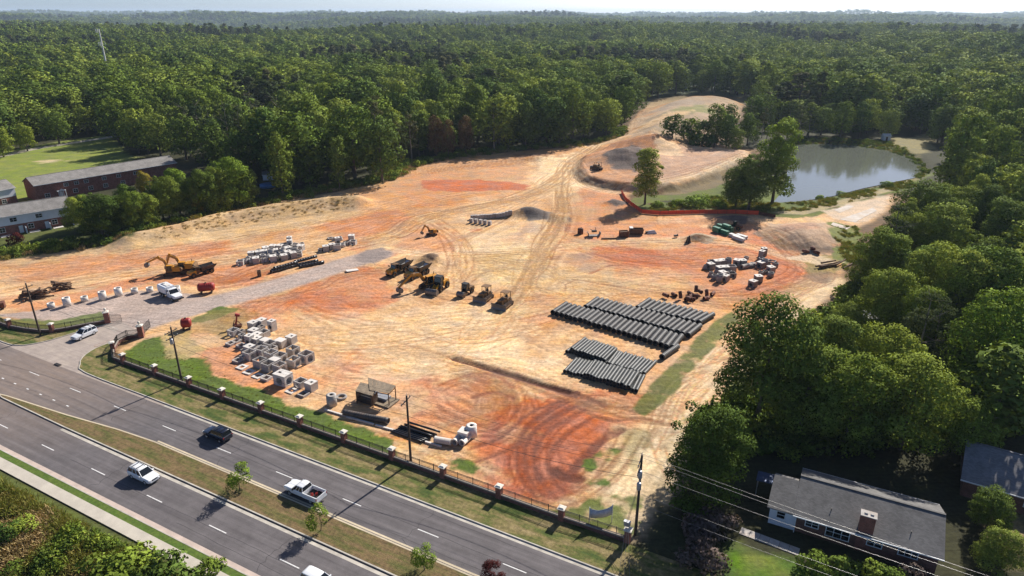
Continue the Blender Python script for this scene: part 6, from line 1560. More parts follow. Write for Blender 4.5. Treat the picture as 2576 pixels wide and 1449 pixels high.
def pickup(name, label, loc, rz, paint):
    t = thing(name, label, 'pickup truck', loc, rz)
    mb = MB(); st = [(-.55,.99,.93,.50,1.22),(.6,.99,.93,.50,1.24),(1.4,.99,.92,.5,1.26),(2.2,.97,.88,.52,1.22),(2.75,.92,.80,.55,1.12),(2.92,.78,.66,.6,.95)]
    mb.loft([ring(x,wb,wt,zb,zt) for x,wb,wt,zb,zt in st]); mb.build('body', paint, t)
    greenhouse(t,-.55,1.35,-.42,.72,1.22,1.84,.90,.74,paint)
    mb = MB(); mb.box((-1.75,0,.62),(2.36,1.8,.12)); mb.box((-1.75,.95,.92),(2.4,.10,.72)); mb.box((-1.75,-.95,.92),(2.4,.10,.72)); mb.box((-.60,0,.95),(.06,1.8,.66)); bed = mb.build('cargo_bed', paint, t)
    mb = MB(); mb.box((-1.75,0,.69),(2.2,1.76,.02)); mb.build('bed_liner', M['black_plastic'], bed)
    mb = MB(); mb.box((-2.95,0,.90),(.08,1.8,.62)); mb.build('tailgate', paint, t)
    mb = MB(); mb.box((-3.05,0,.55),(.16,1.9,.18)); mb.build('rear_bumper', M['rim'], t)
    mb = MB(); mb.box((0,0,.45),(5.4,1.5,.2)); mb.build('underbody', M['black_plastic'], t)
    for s in (-1,1):
        mb = MB(); mb.box((0,0,0),(.1,.34,.2)); mb.build('headlight', M['lamp_white'], t, (2.84,s*.66,.98))
        mb = MB(); mb.box((0,0,0),(.1,.12,.32)); mb.build('tail_light', M['red_lamp'], t, (-2.94,s*.94,.98))
        mb = MB(); mb.box((0,0,0),(.16,.24,.2)); mb.build('mirror', M['black_plastic'], t, (1.0,s*1.08,1.36))
        mb = MB(); mb.box((0,0,0),(.9,.12,.06)); mb.build('running_board', M['black_plastic'], t, (.2,s*1.0,.48))
    mb = MB(); mb.box((2.93,0,.95),(.06,1.0,.3)); mb.build('grille', M['black_plastic'], t)
    wheels(t, ((1.85,.86),(1.85,-.86),(-1.85,.86),(-1.85,-.86)), .40, .27)
    return t
def heading(a, b): return yaw_of(P(*a), P(*b))
x, y = P(768,1246); tp = pickup('pickup_truck', 'white pickup with an open cargo bed on the far carriageway', (x,y,0), ROAD_YAW+math.pi, M['white_paint'])
for k, (dx, dy, lab) in enumerate(((-1.5,.2,'red fuel can in the bed of the white pickup, nearer the cab'),(-2.0,-.15,'red fuel can in the bed of the white pickup, nearer the tailgate'))):
    c, s = math.cos(ROAD_YAW+math.pi), math.sin(ROAD_YAW+math.pi)
    mb = MB(); mb.box((0,0,.18),(.34,.24,.36),taper=.85,tx=.85); mb.cyl((.1,0,.36),(.14,0,.44),.04,.03,8); mb.box((-.04,0,.41),(.16,.04,.04)); o = mb.build('fuel_can', M['red_paint'], None, (x+c*dx-s*dy, y+s*dx+c*dy, .705), (0,0,k*.7)); tag(o, lab, 'fuel can', 'cans in the pickup bed')
x, y = P(364,1203); suv('car', 'white estate car with a roof rack on the near carriageway', (x,y,0), ROAD_YAW, M['white_paint'], True)
x, y = P(549,1100); suv('car', 'dark navy car on the far carriageway beside the fence', (x,y,0), ROAD_YAW+math.pi, M['navy_paint'], True)
x, y = P(214,847); suv('car', 'white car leaving through the site entrance', (x,y,.03), heading((238,836),(182,860)), M['white_paint'], True)
x, y = P(806,1476); suv('car', 'white car cut off by the bottom edge on the near carriageway', (x,y,0), ROAD_YAW, M['white_paint'], False)
# white service truck on the gravel lot
x, y, z = on(431,748); rz = heading((405,735),(452,757))
t = thing('service_truck', 'white service truck parked on the gravel lot', 'truck', (x,y,z), rz)
mb = MB(); st = [(.9,1.1,1.05,.65,1.5),(1.6,1.12,1.06,.65,1.55),(2.5,1.08,.96,.65,1.5),(3.3,1.0,.86,.68,1.38),(3.6,.86,.7,.72,1.18)]
mb.loft([ring(a,b,c,d,e) for a,b,c,d,e in st]); mb.build('hood', M['white_paint'], t)
greenhouse(t,.35,2.0,.45,1.35,1.5,2.35,1.08,.92,M['white_paint'])
mb = MB(); mb.box((.35,0,1.45),(.16,2.1,1.7)); mb.build('cab_back', M['white_paint'], t)
mb = MB(); rr = [ring(xx,1.2,1.0,1.05,2.75,.35) for xx in (-3.3,-3.1,.0,.2)]; mb.loft(rr); mb.build('tank_body', M['white_paint'], t)
mb = MB(); mb.box((-1.5,0,2.83),(2.6,.9,.14)); mb.cyl((-2.2,0,2.85),(-2.2,0,3.05),.3,.3,12); mb.build('tank_hatch', M['white_dull'], t)
mb = MB(); mb.box((0,0,.85),(6.6,1.0,.3)); mb.box((-3.3,0,.8),(.2,2.0,.5)); mb.build('chassis', M['dark_metal'], t)
mb = MB(); mb.box((3.6,0,.62),(.25,2.2,.3)); mb.build('front_bumper', M['black_plastic'], t)
for s in (-1,1):
    mb = MB(); mb.box((0,0,0),(.1,.3,.22)); mb.build('headlight', M['lamp_white'], t, (3.55,s*.66,1.05))
    mb = MB(); mb.box((0,0,0),(.12,.3,.4)); mb.build('mirror', M['white_paint'], t, (1.7,s*1.3,1.9))
wheels(t, ((2.5,.98),(2.5,-.98),(-1.6,.98),(-1.6,-.98),(-2.7,.98),(-2.7,-.98)), .5, .34)

# ------------------------------------------------------------------ construction machines (built along +X)
def track(t, L, w, h, yoff, rz=0.0):
    r = h/2; n = 7; prof = []
    for k in range(n): a = math.pi/2+math.pi*k/(n-1); prof.append((-L/2+r+r*math.cos(a), r+r*math.sin(a)))
    for k in range(n): a = -math.pi/2+math.pi*k/(n-1); prof.append((L/2-r+r*math.cos(a), r+r*math.sin(a)))
    mb = MB(); mb.prism(prof, yoff-w/2, yoff+w/2); 
    for k in range(int(L/.3)): mb.box((-L/2+r+ (L-2*r)*k/int(L/.3), yoff, h+.02),(.08,w*1.02,.06))
    for k in range(5): xx = -L/2+r+(L-2*r)*k/4; s = 1 if yoff > 0 else -1; mb.cyl((xx,yoff+s*w*.45,r),(xx,yoff+s*(w*.5+.04),r),r*.55,r*.5,10,1)
    mb.build('track', [M['track_steel'], M['dark_metal']], t, (0,0,0), (0,0,rz))
def beam(mb, a, b, w, h0, h1):
    a = Vector(a); b = Vector(b); d = (b-a).normalized(); u = Vector((0,1,0)); n = d.cross(u).normalized()
    v = []
    for p, h in ((a,h0),(b,h1)):
        for (sy, sn) in ((-1,-1),(1,-1),(1,1),(-1,1)): v.append(p+u*(sy*w/2)+n*(sn*h/2))
    mb.add(v, [(0,1,2,3),(7,6,5,4),(0,4,5,1),(1,5,6,2),(2,6,7,3),(3,7,4,0)])
def bucket(t, at, w, s, name='bucket', m='steel_grey', flip=1, rot=0.0):
    prof = [(0,0),(.15,.55),(-.1,1.0),(-.55,1.1),(-.95,.8),(-1.0,.35),(-.8,0)]
    outer = [(flip*a*s,b*s) for a, b in prof]; mb = MB(); th = .06
    for i in range(2,len(outer)-0):
        a = outer[i-1]; b = outer[i] if i < len(outer) else outer[0]
        L = math.dist(a,b); ang = math.atan2(b[1]-a[1], b[0]-a[0])
        mb.box(((a[0]+b[0])/2,0,(a[1]+b[1])/2),(L+.05,w,th), ry=-ang)
    for s_ in (-1,1): mb.prism(outer, s_*w/2-.03, s_*w/2+.03)
    for k in range(5): mb.box((outer[0][0]*.5+outer[-1][0]*.5+.0, -w/2+w*(k+.5)/5, -.05),(.25,.1,.1))
    return mb.build(name, M[m], t, at, (0,rot,0))
def excavator(label, loc, rz, sc=1.0, elbow=(3.4,4.6), tip=(6.1,2.5), track_yaw=0.0, buck=.35):
    t = thing('excavator', label, 'excavator', loc, rz, 'yellow excavators', sc)
    u = obj('undercarriage', MB().box((0,0,.75),(1.6,2.0,.5)).mesh('undercarriage', M['dark_metal']), t, (0,0,0), (0,0,track_yaw))
    for s in (-1,1): track(t, 4.2, .62, .92, s*1.15, track_yaw)
    mb = MB(); mb.cyl((0,0,1.0),(0,0,1.2),.8,.8,16); mb.build('turntable', M['dark_metal'], t)
    mb = MB(); mb.box((-.7,-.1,1.75),(3.0,2.5,1.05),taper=.96,tx=.97); mb.box((-1.2,-.15,2.38),(1.7,2.1,.25)); mb.build('engine_house', M['yellow'], t)
    mb = MB(); pr = [(-2.2,1.2),(-2.2,2.4),(-2.6,2.3),(-2.8,1.8),(-2.6,1.25)]; mb.prism(pr,-1.3,1.3); mb.build('counterweight', M['yellow_dark'], t)
    mb = MB(); pr = [(-.35,1.25),(1.25,1.25),(1.35,1.9),(1.0,2.95),(-.35,2.95)]; mb.prism(pr,.35,1.3); c = mb.build('cab', M['glass'], t)
    mb = MB(); mb.box((.35,.82,3.0),(1.5,1.02,.1)); mb.box((.45,.82,1.3),(1.7,1.0,.12))
    for (xx, x2) in ((-.35,-.35),(1.28,1.0)):
        for yy in (.34,1.31): mb.cyl((xx,yy,1.3),(x2,yy,2.98),.05,.05,6,0,False)
    mb.build('cab_frame', M['yellow'], c)
    mb = MB(); mb.cyl((-1.6,-.7,2.4),(-1.6,-.7,3.1),.09,.08,8); mb.build('exhaust', M['dark_metal'], t)
    p0 = (.9,-.25,1.7); el = (elbow[0],-.25,elbow[1]); tp_ = (tip[0],-.25,tip[1]); md_ = ((p0[0]+el[0])/2-.35,-.25,(p0[2]+el[2])/2+.75)
    mb = MB(); beam(mb,p0,md_,.45,.45,.75); beam(mb,md_,el,.45,.75,.42); bm_ = mb.build('boom', M['yellow'], t)
    mb = MB(); mb.cyl((1.3,-.5,1.6),(md_[0],-.5,md_[2]-.3),.09,.07,8); mb.cyl((1.3,0,1.6),(md_[0],0,md_[2]-.3),.09,.07,8); mb.cyl((md_[0],-.25,md_[2]+.4),(el[0]-.1,-.25,el[2]+.45),.09,.07,8); mb.build('hydraulic_rams', M['steel_grey'], bm_)
    mb = MB(); d = Vector((el[0]-tp_[0],0,el[2]-tp_[2])).normalized()*.6; beam(mb,(el[0]+d.x,-.25,el[2]+d.z),tp_,.36,.55,.3); st = mb.build('stick', M['yellow'], t)
    mb = MB(); mb.cyl((el[0]+.35,-.25,el[2]+.25),(tp_[0]+.15,-.25,tp_[2]+.6),.08,.07,8); mb.build('hydraulic_rams', M['steel_grey'], st)
    bucket(t, (tp_[0]+.1,-.25,tp_[2]-1.1), 1.15, 1.05, m='steel_grey', rot=buck)
    return t
def dozer(label, loc, rz, sc=1.0):
    t = thing('bulldozer', label, 'bulldozer', loc, rz, 'tracked dozers', sc)
    for s in (-1,1): track(t, 3.6, .6, 1.0, s*1.05)
    mb = MB(); mb.box((.7,0,1.35),(2.2,1.3,1.1),taper=.92,tx=.96); mb.build('engine_hood', M['yellow_dark'], t)
    mb = MB(); mb.box((-.9,0,1.2),(1.4,1.5,.8)); mb.build('rear_body', M['yellow_dark'], t)
    mb = MB()
    for xx in (-1.4,.0):
        for yy in (-.75,.75): mb.box((xx,yy,2.25),(.1,.1,1.5))
    cf = mb.build('canopy_posts', M['dark_metal'], t)
    mb = MB(); mb.box((-.7,0,3.03),(1.7,1.75,.12)); mb.build('canopy_roof', M['yellow_dark'], cf)
    mb = MB(); mb.box((-.8,0,1.7),(.55,.6,.15)); mb.box((-1.05,0,2.0),(.12,.6,.6)); mb.build('seat', M['black_plastic'], t)
    mb = MB(); pr = [(2.35,.05),(2.2,.35),(2.15,.75),(2.25,1.15),(2.42,1.35),(2.5,1.3),(2.33,.9),(2.3,.5),(2.45,.05)]; mb.prism(pr,-1.75,1.75); mb.build('blade', M['steel_grey'], t)
    for s in (-1,1): mb = MB(); beam(mb,(-.2,s*1.45,.55),(2.25,s*1.45,.35),.16,.25,.22); mb.build('push_arm', M['yellow_dark'], t)
    mb = MB(); mb.cyl((1.2,.4,1.9),(1.2,.4,2.8),.07,.07,8); mb.build('exhaust', M['dark_metal'], t)
    mb = MB(); mb.box((-2.0,0,1.0),(.4,1.4,.3))
    for yy in (-.5,0,.5): mb.box((-2.25,yy,.7),(.14,.1,.9),ry=.2)
    mb.build('ripper', M['steel_grey'], t)
    return t
def big_wheel(t, x, y, r=.75, w=.6):
    mb = MB(); Mx = Matrix.Rotation(-math.pi/2,4,'X'); mb.lathe([(r*.5,-w/2),(r*.9,-w/2),(r,-w*.3),(r,w*.3),(r*.9,w/2),(r*.5,w/2),(r*.5,-w/2)],18,0,Mx)
    for k in range(14): a = k*math.pi/7; mb.box((r*math.cos(a),0,r*math.sin(a)),(.1,w*.95,.08),ry=-a+math.pi/2)
    ty = mb.build('wheel', M['tyre'], t, (x,y,r)); mb = MB(); s = 1 if y > 0 else -1; mb.lathe([(0,s*w*.3),(r*.5,s*w*.35)],12,0,Mx); mb.build('rim', M['yellow_dark'], ty)
def dump_truck(label, loc, rz, sc=1.0):
    t = thing('dump_truck', label, 'dump truck', loc, rz, 'articulated dump trucks', sc)
    mb = MB(); pr = [(2.2,1.1),(4.6,1.1),(4.7,1.6),(4.3,2.1),(2.2,2.3)]; mb.prism(pr,-1.05,1.05); mb.build('hood', M['yellow'], t)
    mb = MB(); pr = [(.9,1.6),(2.5,1.6),(2.6,2.2),(2.3,3.3),(.9,3.3)]; mb.prism(pr,-.85,.85); c = mb.build('cab', M['glass'], t)
    mb = MB(); mb.box((1.65,0,3.36),(1.7,1.9,.12)); mb.box((1.7,0,1.65),(1.8,1.8,.5))
    for xx, x2 in ((.9,.9),(2.58,2.3)):
        for yy in (-.86,.86): mb.cyl((xx,yy,1.7),(x2,yy,3.35),.06,.06,6,0,False)
    mb.build('cab_frame', M['yellow_dark'], c)
    mb = MB(); mb.box((-1.6,0,1.15),(5.6,1.0,.4)); mb.box((2.6,0,.95),(3.2,1.1,.4)); mb.build('chassis', M['dark_metal'], t)
    # tipping body: sloped floor, flared sides
    mb = MB()
    L = [(.4,-1.35,3.0),(.4,1.35,3.0),(.2,1.15,1.6),(.2,-1.15,1.6)]
    fl = [(.2,-1.1,1.55),(.2,1.1,1.55),(-4.0,1.1,1.75),(-5.0,1.15,2.5),(-5.0,-1.15,2.5),(-4.0,-1.1,1.75)]
    mb.add(fl, [(0,1,2,5),(5,2,3,4)])
    th = .1
    for s in (-1,1):
        v = [(.3,s*1.12,1.5),(-4.0,s*1.12,1.7),(-5.1,s*1.2,2.5),(-5.0,s*1.45,3.0),(.45,s*1.45,3.05)]; v2 = [(a,b+s*th,c_) for a,b,c_ in v]; n = len(v)
        mb.add(v+v2, [tuple(range(n)) if s < 0 else tuple(reversed(range(n))), tuple(reversed(range(n,2*n))) if s < 0 else tuple(range(n,2*n))]+[(i,(i+1)%n,(i+1)%n+n,i+n) for i in range(n)])
    mb.add([(.2,-1.12,1.5),(.2,1.12,1.5),(.45,1.45,3.05),(.45,-1.45,3.05),(.35,-1.12,1.5),(.35,1.12,1.5),(.6,1.45,3.05),(.6,-1.45,3.05)],[(0,1,2,3),(7,6,5,4),(3,2,6,7),(0,3,7,4),(1,5,6,2)])
    mb.add([(.5,-1.5,3.06),(.5,1.5,3.06),(2.0,1.3,3.5),(2.0,-1.3,3.5),(.5,-1.5,3.0),(.5,1.5,3.0),(2.0,1.3,3.44),(2.0,-1.3,3.44)],[(0,1,2,3),(7,6,5,4),(0,3,7,4),(1,5,6,2)])
    b = mb.build('tipping_body', M['dark_metal'], t)
    mb = MB(); mb.add([(.1,-1.05,1.62),(.1,1.05,1.62),(-3.9,1.05,1.82),(-4.7,1.08,2.42),(-4.7,-1.08,2.42),(-3.9,-1.05,1.82)],[(0,1,2,5),(5,2,3,4)]); mb.build('worn_floor', M['bed_steel'], b)  # pale sheet painted as the sun's reflection off the bed floor
    for s in (-1,1):
        for xx in (3.4,-1.4,-3.1): big_wheel(t, xx, s*1.15, .82, .62)
        mb = MB(); mb.box((0,0,0),(.1,.4,.5)); mb.build('mirror', M['black_plastic'], t, (2.6,s*1.35,2.7))
        mb = MB(); mb.box((0,0,0),(.1,.35,.2)); mb.build('headlight', M['lamp_white'], t, (4.66,s*.7,1.4))
    return t
M['bed_steel'] = mat('bed_steel', (.62,.61,.60), .5, .15, 1.0, metal=.2)  # sun glare in the tipping body, put into a pale base colour
def loader(label, loc, rz, sc=1.0, roller=False, name='wheel_loader', cat='loader', col='yellow'):
    t = thing(name, label, cat, loc, rz, None, sc)
    mb = MB(); pr = [(-2.9,.9),(-.4,.9),(-.4,2.0),(-2.7,1.85)]; mb.prism(pr,-.95,.95); mb.build('engine_hood', M[col], t)
    mb = MB(); pr = [(-.5,1.5),(.8,1.5),(.9,2.1),(.65,3.2),(-.5,3.2)]; mb.prism(pr,-.75,.75); c = mb.build('cab', M['glass'], t)
    mb = MB(); mb.box((.1,0,3.26),(1.45,1.7,.12)); mb.box((.15,0,1.4),(1.5,1.6,.5))
    for xx, x2 in ((-.5,-.5),(.9,.65)):
        for yy in (-.76,.76): mb.cyl((xx,yy,1.6),(x2,yy,3.25),.06,.06,6,0,False)
    mb.build('cab_frame', M['black_plastic'], c)
    mb = MB(); mb.box((1.4,0,.95),(1.6,1.0,.8)); mb.build('front_frame', M[col], t)
    if roller:
        mb = MB(); mb.cyl((2.3,-1.05,.78),(2.3,1.05,.78),.78,.78,22); mb.build('drum', M['steel_grey'], t)
        for s in (-1,1): mb = MB(); mb.box((1.8,s*1.18,.8),(2.0,.14,.3)); mb.build('drum_yoke', M[col], t)
        for s in (-1,1): big_wheel(t,-1.5,s*.95,.78,.5)
    else:
        for s in (-1,1):
            mb = MB(); beam(mb,(1.2,s*.5,1.6),(2.9,s*.5,.7),.18,.35,.25); mb.build('lift_arm', M[col], t)
            big_wheel(t,1.3,s*1.05,.78,.55); big_wheel(t,-1.6,s*1.05,.78,.55)
        bucket(t,(3.0,0,.15),2.7,1.15,m='steel_grey',flip=-1)
    mb = MB(); mb.cyl((-1.4,.4,1.9),(-1.4,.4,2.7),.08,.07,8); mb.build('exhaust', M['dark_metal'], t)
    return t
excavator('yellow excavator with its boom reaching far left, near the gravel lot', on(436,690), heading((436,690),(372,694)), .92, (3.2,5.0), (6.2,3.6))
excavator('yellow excavator half hidden behind the one with the far reaching boom', on(468,684), heading((468,684),(425,686)), 1.0, (3.3,4.4), (4.3,1.9), .3)
dump_truck('dark dump truck parked behind the two excavators near the gravel lot', on(508,690), heading((520,686),(480,698)), .72)
dump_truck('articulated dump truck, left of the pair in the middle of the site', on(1004,686), heading((1050,664),(972,700)), .85)
dump_truck('articulated dump truck, right of the pair in the middle of the site', on(1050,694), heading((1096,672),(1018,708)), .85)
excavator('excavator stretching its bucket to the ground in front of the dump trucks', on(1080,722), heading((1080,722),(1000,742)), 1.08, (4.2,3.6), (7.3,1.4), .5, .1)
loader('wheel loader with a big grey bucket beside the outstretched excavator', on(1106,728), heading((1128,712),(1086,742)), 1.05)
loader('soil roller with a steel drum, leftmost of three machines in a row', on(1172,740), heading((1190,728),(1152,750)), .85, roller=True, name='soil_roller', cat='roller', col='yellow_dark')
dozer('bulldozer in the middle of three machines in a row', on(1220,752), heading((1240,738),(1196,766)), 1.0)
dozer('bulldozer at the right end of three machines in a row', on(1268,769), heading((1288,754),(1244,785)), 1.05)
excavator('small excavator working alone beside the pale haul road', on(1086,592), heading((1090,591),(1056,597)), .66, (3.0,4.6), (4.6,2.2))
dozer('dark little dozer at the foot of the grey heap on the plateau', (lambda q:(q[0],q[1],gz(*q)))(P(1502,432,2.0)), 2.2, 1.0)
loader('small dark loader behind the green wrapped packs', on(1848,577), 2.6, .75, name='skid_loader', col='rust')
# red things
def red_tank(label, px, py, L, r, rz, name='fuel_tank'):
    t = thing(name, label, 'tank', on(px,py), rz)
    mb = MB(); prof = [(0,0),(r*.7,.05),(r,.3)]
    for k in range(1,8): zz = .3+(L-.6)*k/8; prof += [(r,zz-.08),(r*1.06,zz),(r,zz+.08)]
    prof += [(r,L-.3),(r*.7,L-.05),(0,L)]
    mb.lathe(prof,18,0,Matrix.Translation((-L/2,0,r+.45)) @ Matrix.Rotation(math.pi/2,4,'Y')); mb.build('tank_shell', M['red_paint'], t)
    for s in (-1,1): mb = MB(); mb.box((s*L*.3,0,.3),(.25,r*1.7,.6)); mb.build('cradle', M['dark_metal'], t)
    mb = MB(); mb.cyl((0,0,2*r+.4),(0,0,2*r+.65),.18,.18,10); mb.build('filler_cap', M['dark_metal'], t)
    return t
red_tank('long red ribbed tank on the grass edge behind the gravel lot', 521, 736, 3.7, .95, heading((500,737),(545,733)))
red_tank('short round red tank beside the drive near the right gate pier', 471, 828, 2.0, .95, .3)
t = thing('red_machine', 'upright dark red machine at the head of the roadside precast stack', 'machine', on(598,823), .4)
mb = MB(); mb.box((0,0,.25),(1.7,1.0,.35)); mb.build('base', M['rust'], t)
mb = MB(); beam(mb,(-.3,0,.4),(.25,0,2.6),.3,.4,.25); mb.build('mast', M['red_paint'], t)
mb = MB(); mb.box((.3,0,2.6),(.9,.5,.5),ry=.4); mb.build('head', M['red_paint'], t)
mb = MB(); beam(mb,(.2,0,1.2),(.9,0,.3),.14,.16,.12); beam(mb,(-.4,.3,1.4),(-.9,.3,.2),.14,.16,.12); mb.build('brace', M['rust'], t)
mb = MB(); mb.cyl((-.5,-.6,.35),(-.5,.6,.35),.35,.35,12); mb.build('roller', M['rust'], t)
t = thing('parked_trailer', 'dark red trailer cut off by the left edge', 'trailer', on(-6,778), .5); mb = MB(); mb.box((0,0,1.0),(3.0,1.8,1.1)); mb.build('bin', M['rust'], t); mb = MB(); mb.box((0,0,.42),(3.2,1.2,.16)); mb.build('frame', M['dark_metal'], t); wheels(t, ((.5,.85),(.5,-.85)), .4, .25)
# rusty fittings by the pipe stacks
fit = pipe_mesh('pipe_fitting', .42, 1.5, M['rust'], 2, 14, .12, True)
FT = [(1680,752),(1700,748),(1712,753),(1724,757),(1733,750),(1741,744),(1748,757),(1757,749),(1764,742),(1770,755),(1778,748),(1790,744),(1750,738),(1738,761)]
FT.sort()
for k, (px, py) in enumerate(FT):
    o = obj('pipe_fitting', fit, None, (*P(px,py), gz(*P(px,py))+(.42 if k % 5 else .75)), (rnd.uniform(-.2,.2), rnd.choice((0,.0,-1.4)), rnd.uniform(0,3.1))); tag(o, 'rusty brown pipe fitting, %s in the heap behind the large pipe stack' % from_left(k, len(FT)), 'pipe fitting', 'rusty fittings behind the large pipes')
# log heaps
lg = MB(); lg.cyl((-2.4,0,0),(2.4,0,0),.24,.17,9); lgm = lg.mesh('log', M['log_wood'])
for (cx_, cy_, n, sp, lab) in ((88,748,26,1.0,'log lying crosswise in the larger brown log heap by the left power pole'),(157,726,14,.72,'log in the smaller dark log heap above the row of barrels')):
    bx_, by_, bz_ = on(cx_, cy_)
    for k in range(n):
        a = rnd.uniform(-.5,.5)+(.2 if k % 3 else 1.3); lay_ = int((k/n)*4); s = (4-lay_)/4
        o = obj('log', lgm, None, (bx_+rnd.uniform(-2.4,2.4)*s*sp, by_+rnd.uniform(-2.0,2.0)*s*sp, bz_+.2+lay_*.42), (0, rnd.uniform(-.28,.28), a), (sp*rnd.uniform(.7,1.15),rnd.uniform(.8,1.3),rnd.uniform(.8,1.3))); tag(o, lab, 'log', 'log heap by the left pole' if n > 20 else 'smaller log heap')
bx_, by_, bz_ = on(2100,668)
for k in range(8):
    o = obj('log', lgm, None, (bx_+rnd.uniform(-3.4,3.6), by_+rnd.uniform(-1.6,1.6), bz_+.2+.25*(k%3)), (0,rnd.uniform(-.1,.1),.55+rnd.uniform(-.25,.25)), (1.1,1.1,1.1)); tag(o, 'pale felled log at the edge of the right hand wood beside the haul road', 'log', 'felled logs by the right hand wood')

# ------------------------------------------------------------------ pallets, packs and odd plant in the back of the site
pk = {}
def pack(px, py, d, m, name, label, cat, rz=0.0, group=None, lift=0.0, straps=True):
    x, y, z = on(px, py)
    t = thing(name, label, cat, (x,y,z+lift), rz, group)
    mb = MB()
    for q in (-.4,0,.4): mb.box((0,q*d[1],.07),(d[0],.1,.12))
    mb.build('pallet', M['weathered_wood'], t)
    mb = MB(); nx, nz = max(1,round(d[0]/.6)), max(1,round(d[2]/.35))
    for i in range(nx):
        for j in range(nz): mb.box((-d[0]/2+d[0]*(i+.5)/nx, 0, .14+d[2]*(j+.5)/nz),(d[0]/nx-.03, d[1]-rnd.uniform(0,.06), d[2]/nz-.03))
    mb.build('load', M[m], t)
    if straps:
        mb = MB(); mb.box((-d[0]*.25,0,.14+d[2]/2),(.05,d[1]+.03,d[2]+.03)); mb.box((d[0]*.25,0,.14+d[2]/2),(.05,d[1]+.03,d[2]+.03)); mb.build('strap', M['black_plastic'], t)
    return t
for r_, (a, b, n, w) in enumerate((((1186,560),(1232,566),5,'front'),((1188,552),(1284,546),13,'back'))):
    ya = heading(a, b)
    for k in range(n):
        f = k/(n-1); pack(a[0]+(b[0]-a[0])*f, a[1]+(b[1]-a[1])*f, (1.0,1.1,1.25), 'pack_grey', 'pallet_pack', 'grey pallet pack, %s, %s row beside the dark gravel heap' % (from_left(k,n), w), 'pallet', ya+rnd.uniform(-.08,.08), 'pallet packs in the line beside the gravel heap')
gy = heading((1805,582),(1872,606))
for k, (px, py, d, lift) in enumerate(((1802,585,(2.4,1.2,1.5),0),(1812,578,(2.4,1.2,1.5),0),(1822,590,(2.8,1.2,1.2),0),(1832,583,(2.8,1.2,1.5),0),(1826,584,(2.6,1.2,.6),1.6))):
    x, y, z = on(px, py); t = thing('green_pack', 'green wrapped pack of building material, %s in the group near the mound' % ['front left','back left','front right','back right','topmost'][k], 'pack', (x,y,z+lift), gy, 'green wrapped packs')
    mb = MB(); mb.box((0,0,.06),(d[0]*.9,d[1]*.8,.12)); mb.build('skid', M['weathered_wood'], t)
    mb = MB(); rr = [ring(xx,d[1]/2,d[1]/2-.08,.12,.12+d[2],.1) for xx in (-d[0]/2,-d[0]/2+.1,d[0]/2-.1,d[0]/2)]; mb.loft(rr); mb.build('wrap', M['green_wrap'], t)
for k, (px, py, L) in enumerate(((1848,598,3.6),(1858,604,3.8),(1866,599,3.4))):
    x, y, z = on(px, py); t = thing('board_stack', 'stack of long white boards, %s of three beside the green packs' % ['left','front','right'][k], 'boards', (x,y,z), gy+k*.05, 'white board stacks')
    for j in range(6): mb = MB(); mb.box((rnd.uniform(-.15,.15),0,.12+j*.15),(L,1.1,.12)); mb.build('board', M['white_dull'], t)
def simple(name, label, cat, px, py, rz, parts):
    t = thing(name, label, cat, on(px, py), rz)
    for nm, m_, mb in parts: mb.build(nm, M[m_], t)
    return t
mb1 = MB(); mb1.lathe([(0,0),(.8,0),(.85,.2),(.85,1.5),(.7,1.65),(.0,1.7)],16); mb2 = MB(); mb2.cyl((.2,0,1.65),(.2,0,1.9),.12,.12,8)
simple('brown_tank', 'small upright brown tank, leftmost of the plant in the back of the site', 'tank', 1460, 588, 0, [('shell','rust',mb1),('cap','dark_metal',mb2)])
mb1 = MB(); mb1.prism([(-1.6,.1),(1.6,.1),(1.9,1.2),(1.75,1.2),(1.5,.25),(-1.5,.25),(-1.75,1.2),(-1.9,1.2)],-.8,.8); mb2 = MB(); mb2.box((0,.0,1.5),(1.4,.7,.5)); mb2.cyl((.4,0,1.7),(.4,0,2.6),.07,.07,6); mb2.box((-.8,0,1.9),(1.2,.14,.14),ry=.5)
simple('wash_trough', 'grey trough with a dark pump on top in the back of the site', 'trough', 1494, 594, .1, [('trough','concrete_dull',mb1),('pump','dark_metal',mb2)])
mb1 = MB(); mb1.box((0,0,.12),(4.4,.5,.16)); mb1.box((0,0,.28),(4.2,.45,.12)); simple('timber_beam', 'dark timber lying on the red soil beside the brown crate', 'timber', 1532, 601, .06, [('timber','brown_board',mb1)])
mb1 = MB()
for j in range(5):
    mb1.box((0,-.85,.25+j*.34),(2.4,.08,.26)); mb1.box((0,.85,.25+j*.34),(2.4,.08,.26)); mb1.box((-1.2,0,.25+j*.34),(.08,1.7,.26)); mb1.box((1.2,0,.25+j*.34),(.08,1.7,.26))
mb2 = MB(); mb2.box((0,0,.9),(2.1,1.5,1.2)); simple('slatted_crate', 'brown slatted crate next to the brown skip in the back of the site', 'crate', 1569, 595, .15, [('slats','rust',mb1),('contents','brown_board',mb2)])
mb1 = MB(); mb1.prism([(-2.0,.3),(1.8,.3),(2.1,1.7),(-2.0,1.7)],-1.0,-.92); mb1.prism([(-2.0,.3),(1.8,.3),(2.1,1.7),(-2.0,1.7)],.92,1.0); mb1.box((-1.96,0,1.0),(.08,1.9,1.4)); mb1.box((1.92,0,1.0),(.08,1.9,1.4)); mb1.box((0,0,.34),(3.8,1.9,.08)); mb2 = MB(); mb2.box((-1.5,0,2.0),(1.0,1.8,.1)); mb2.box((-1.9,-.8,1.8),(.1,.1,.5)); mb2.box((-1.1,.8,1.8),(.1,.1,.5)); mb3 = MB(); mb3.box((0,0,.2),(3.4,.3,.2))
simple('skip', 'brown open skip with a white lid in the back of the site', 'skip', 1600, 589, -.05, [('bin','brown_board',mb1),('lid','white_dull',mb2),('skids','dark_metal',mb3)])
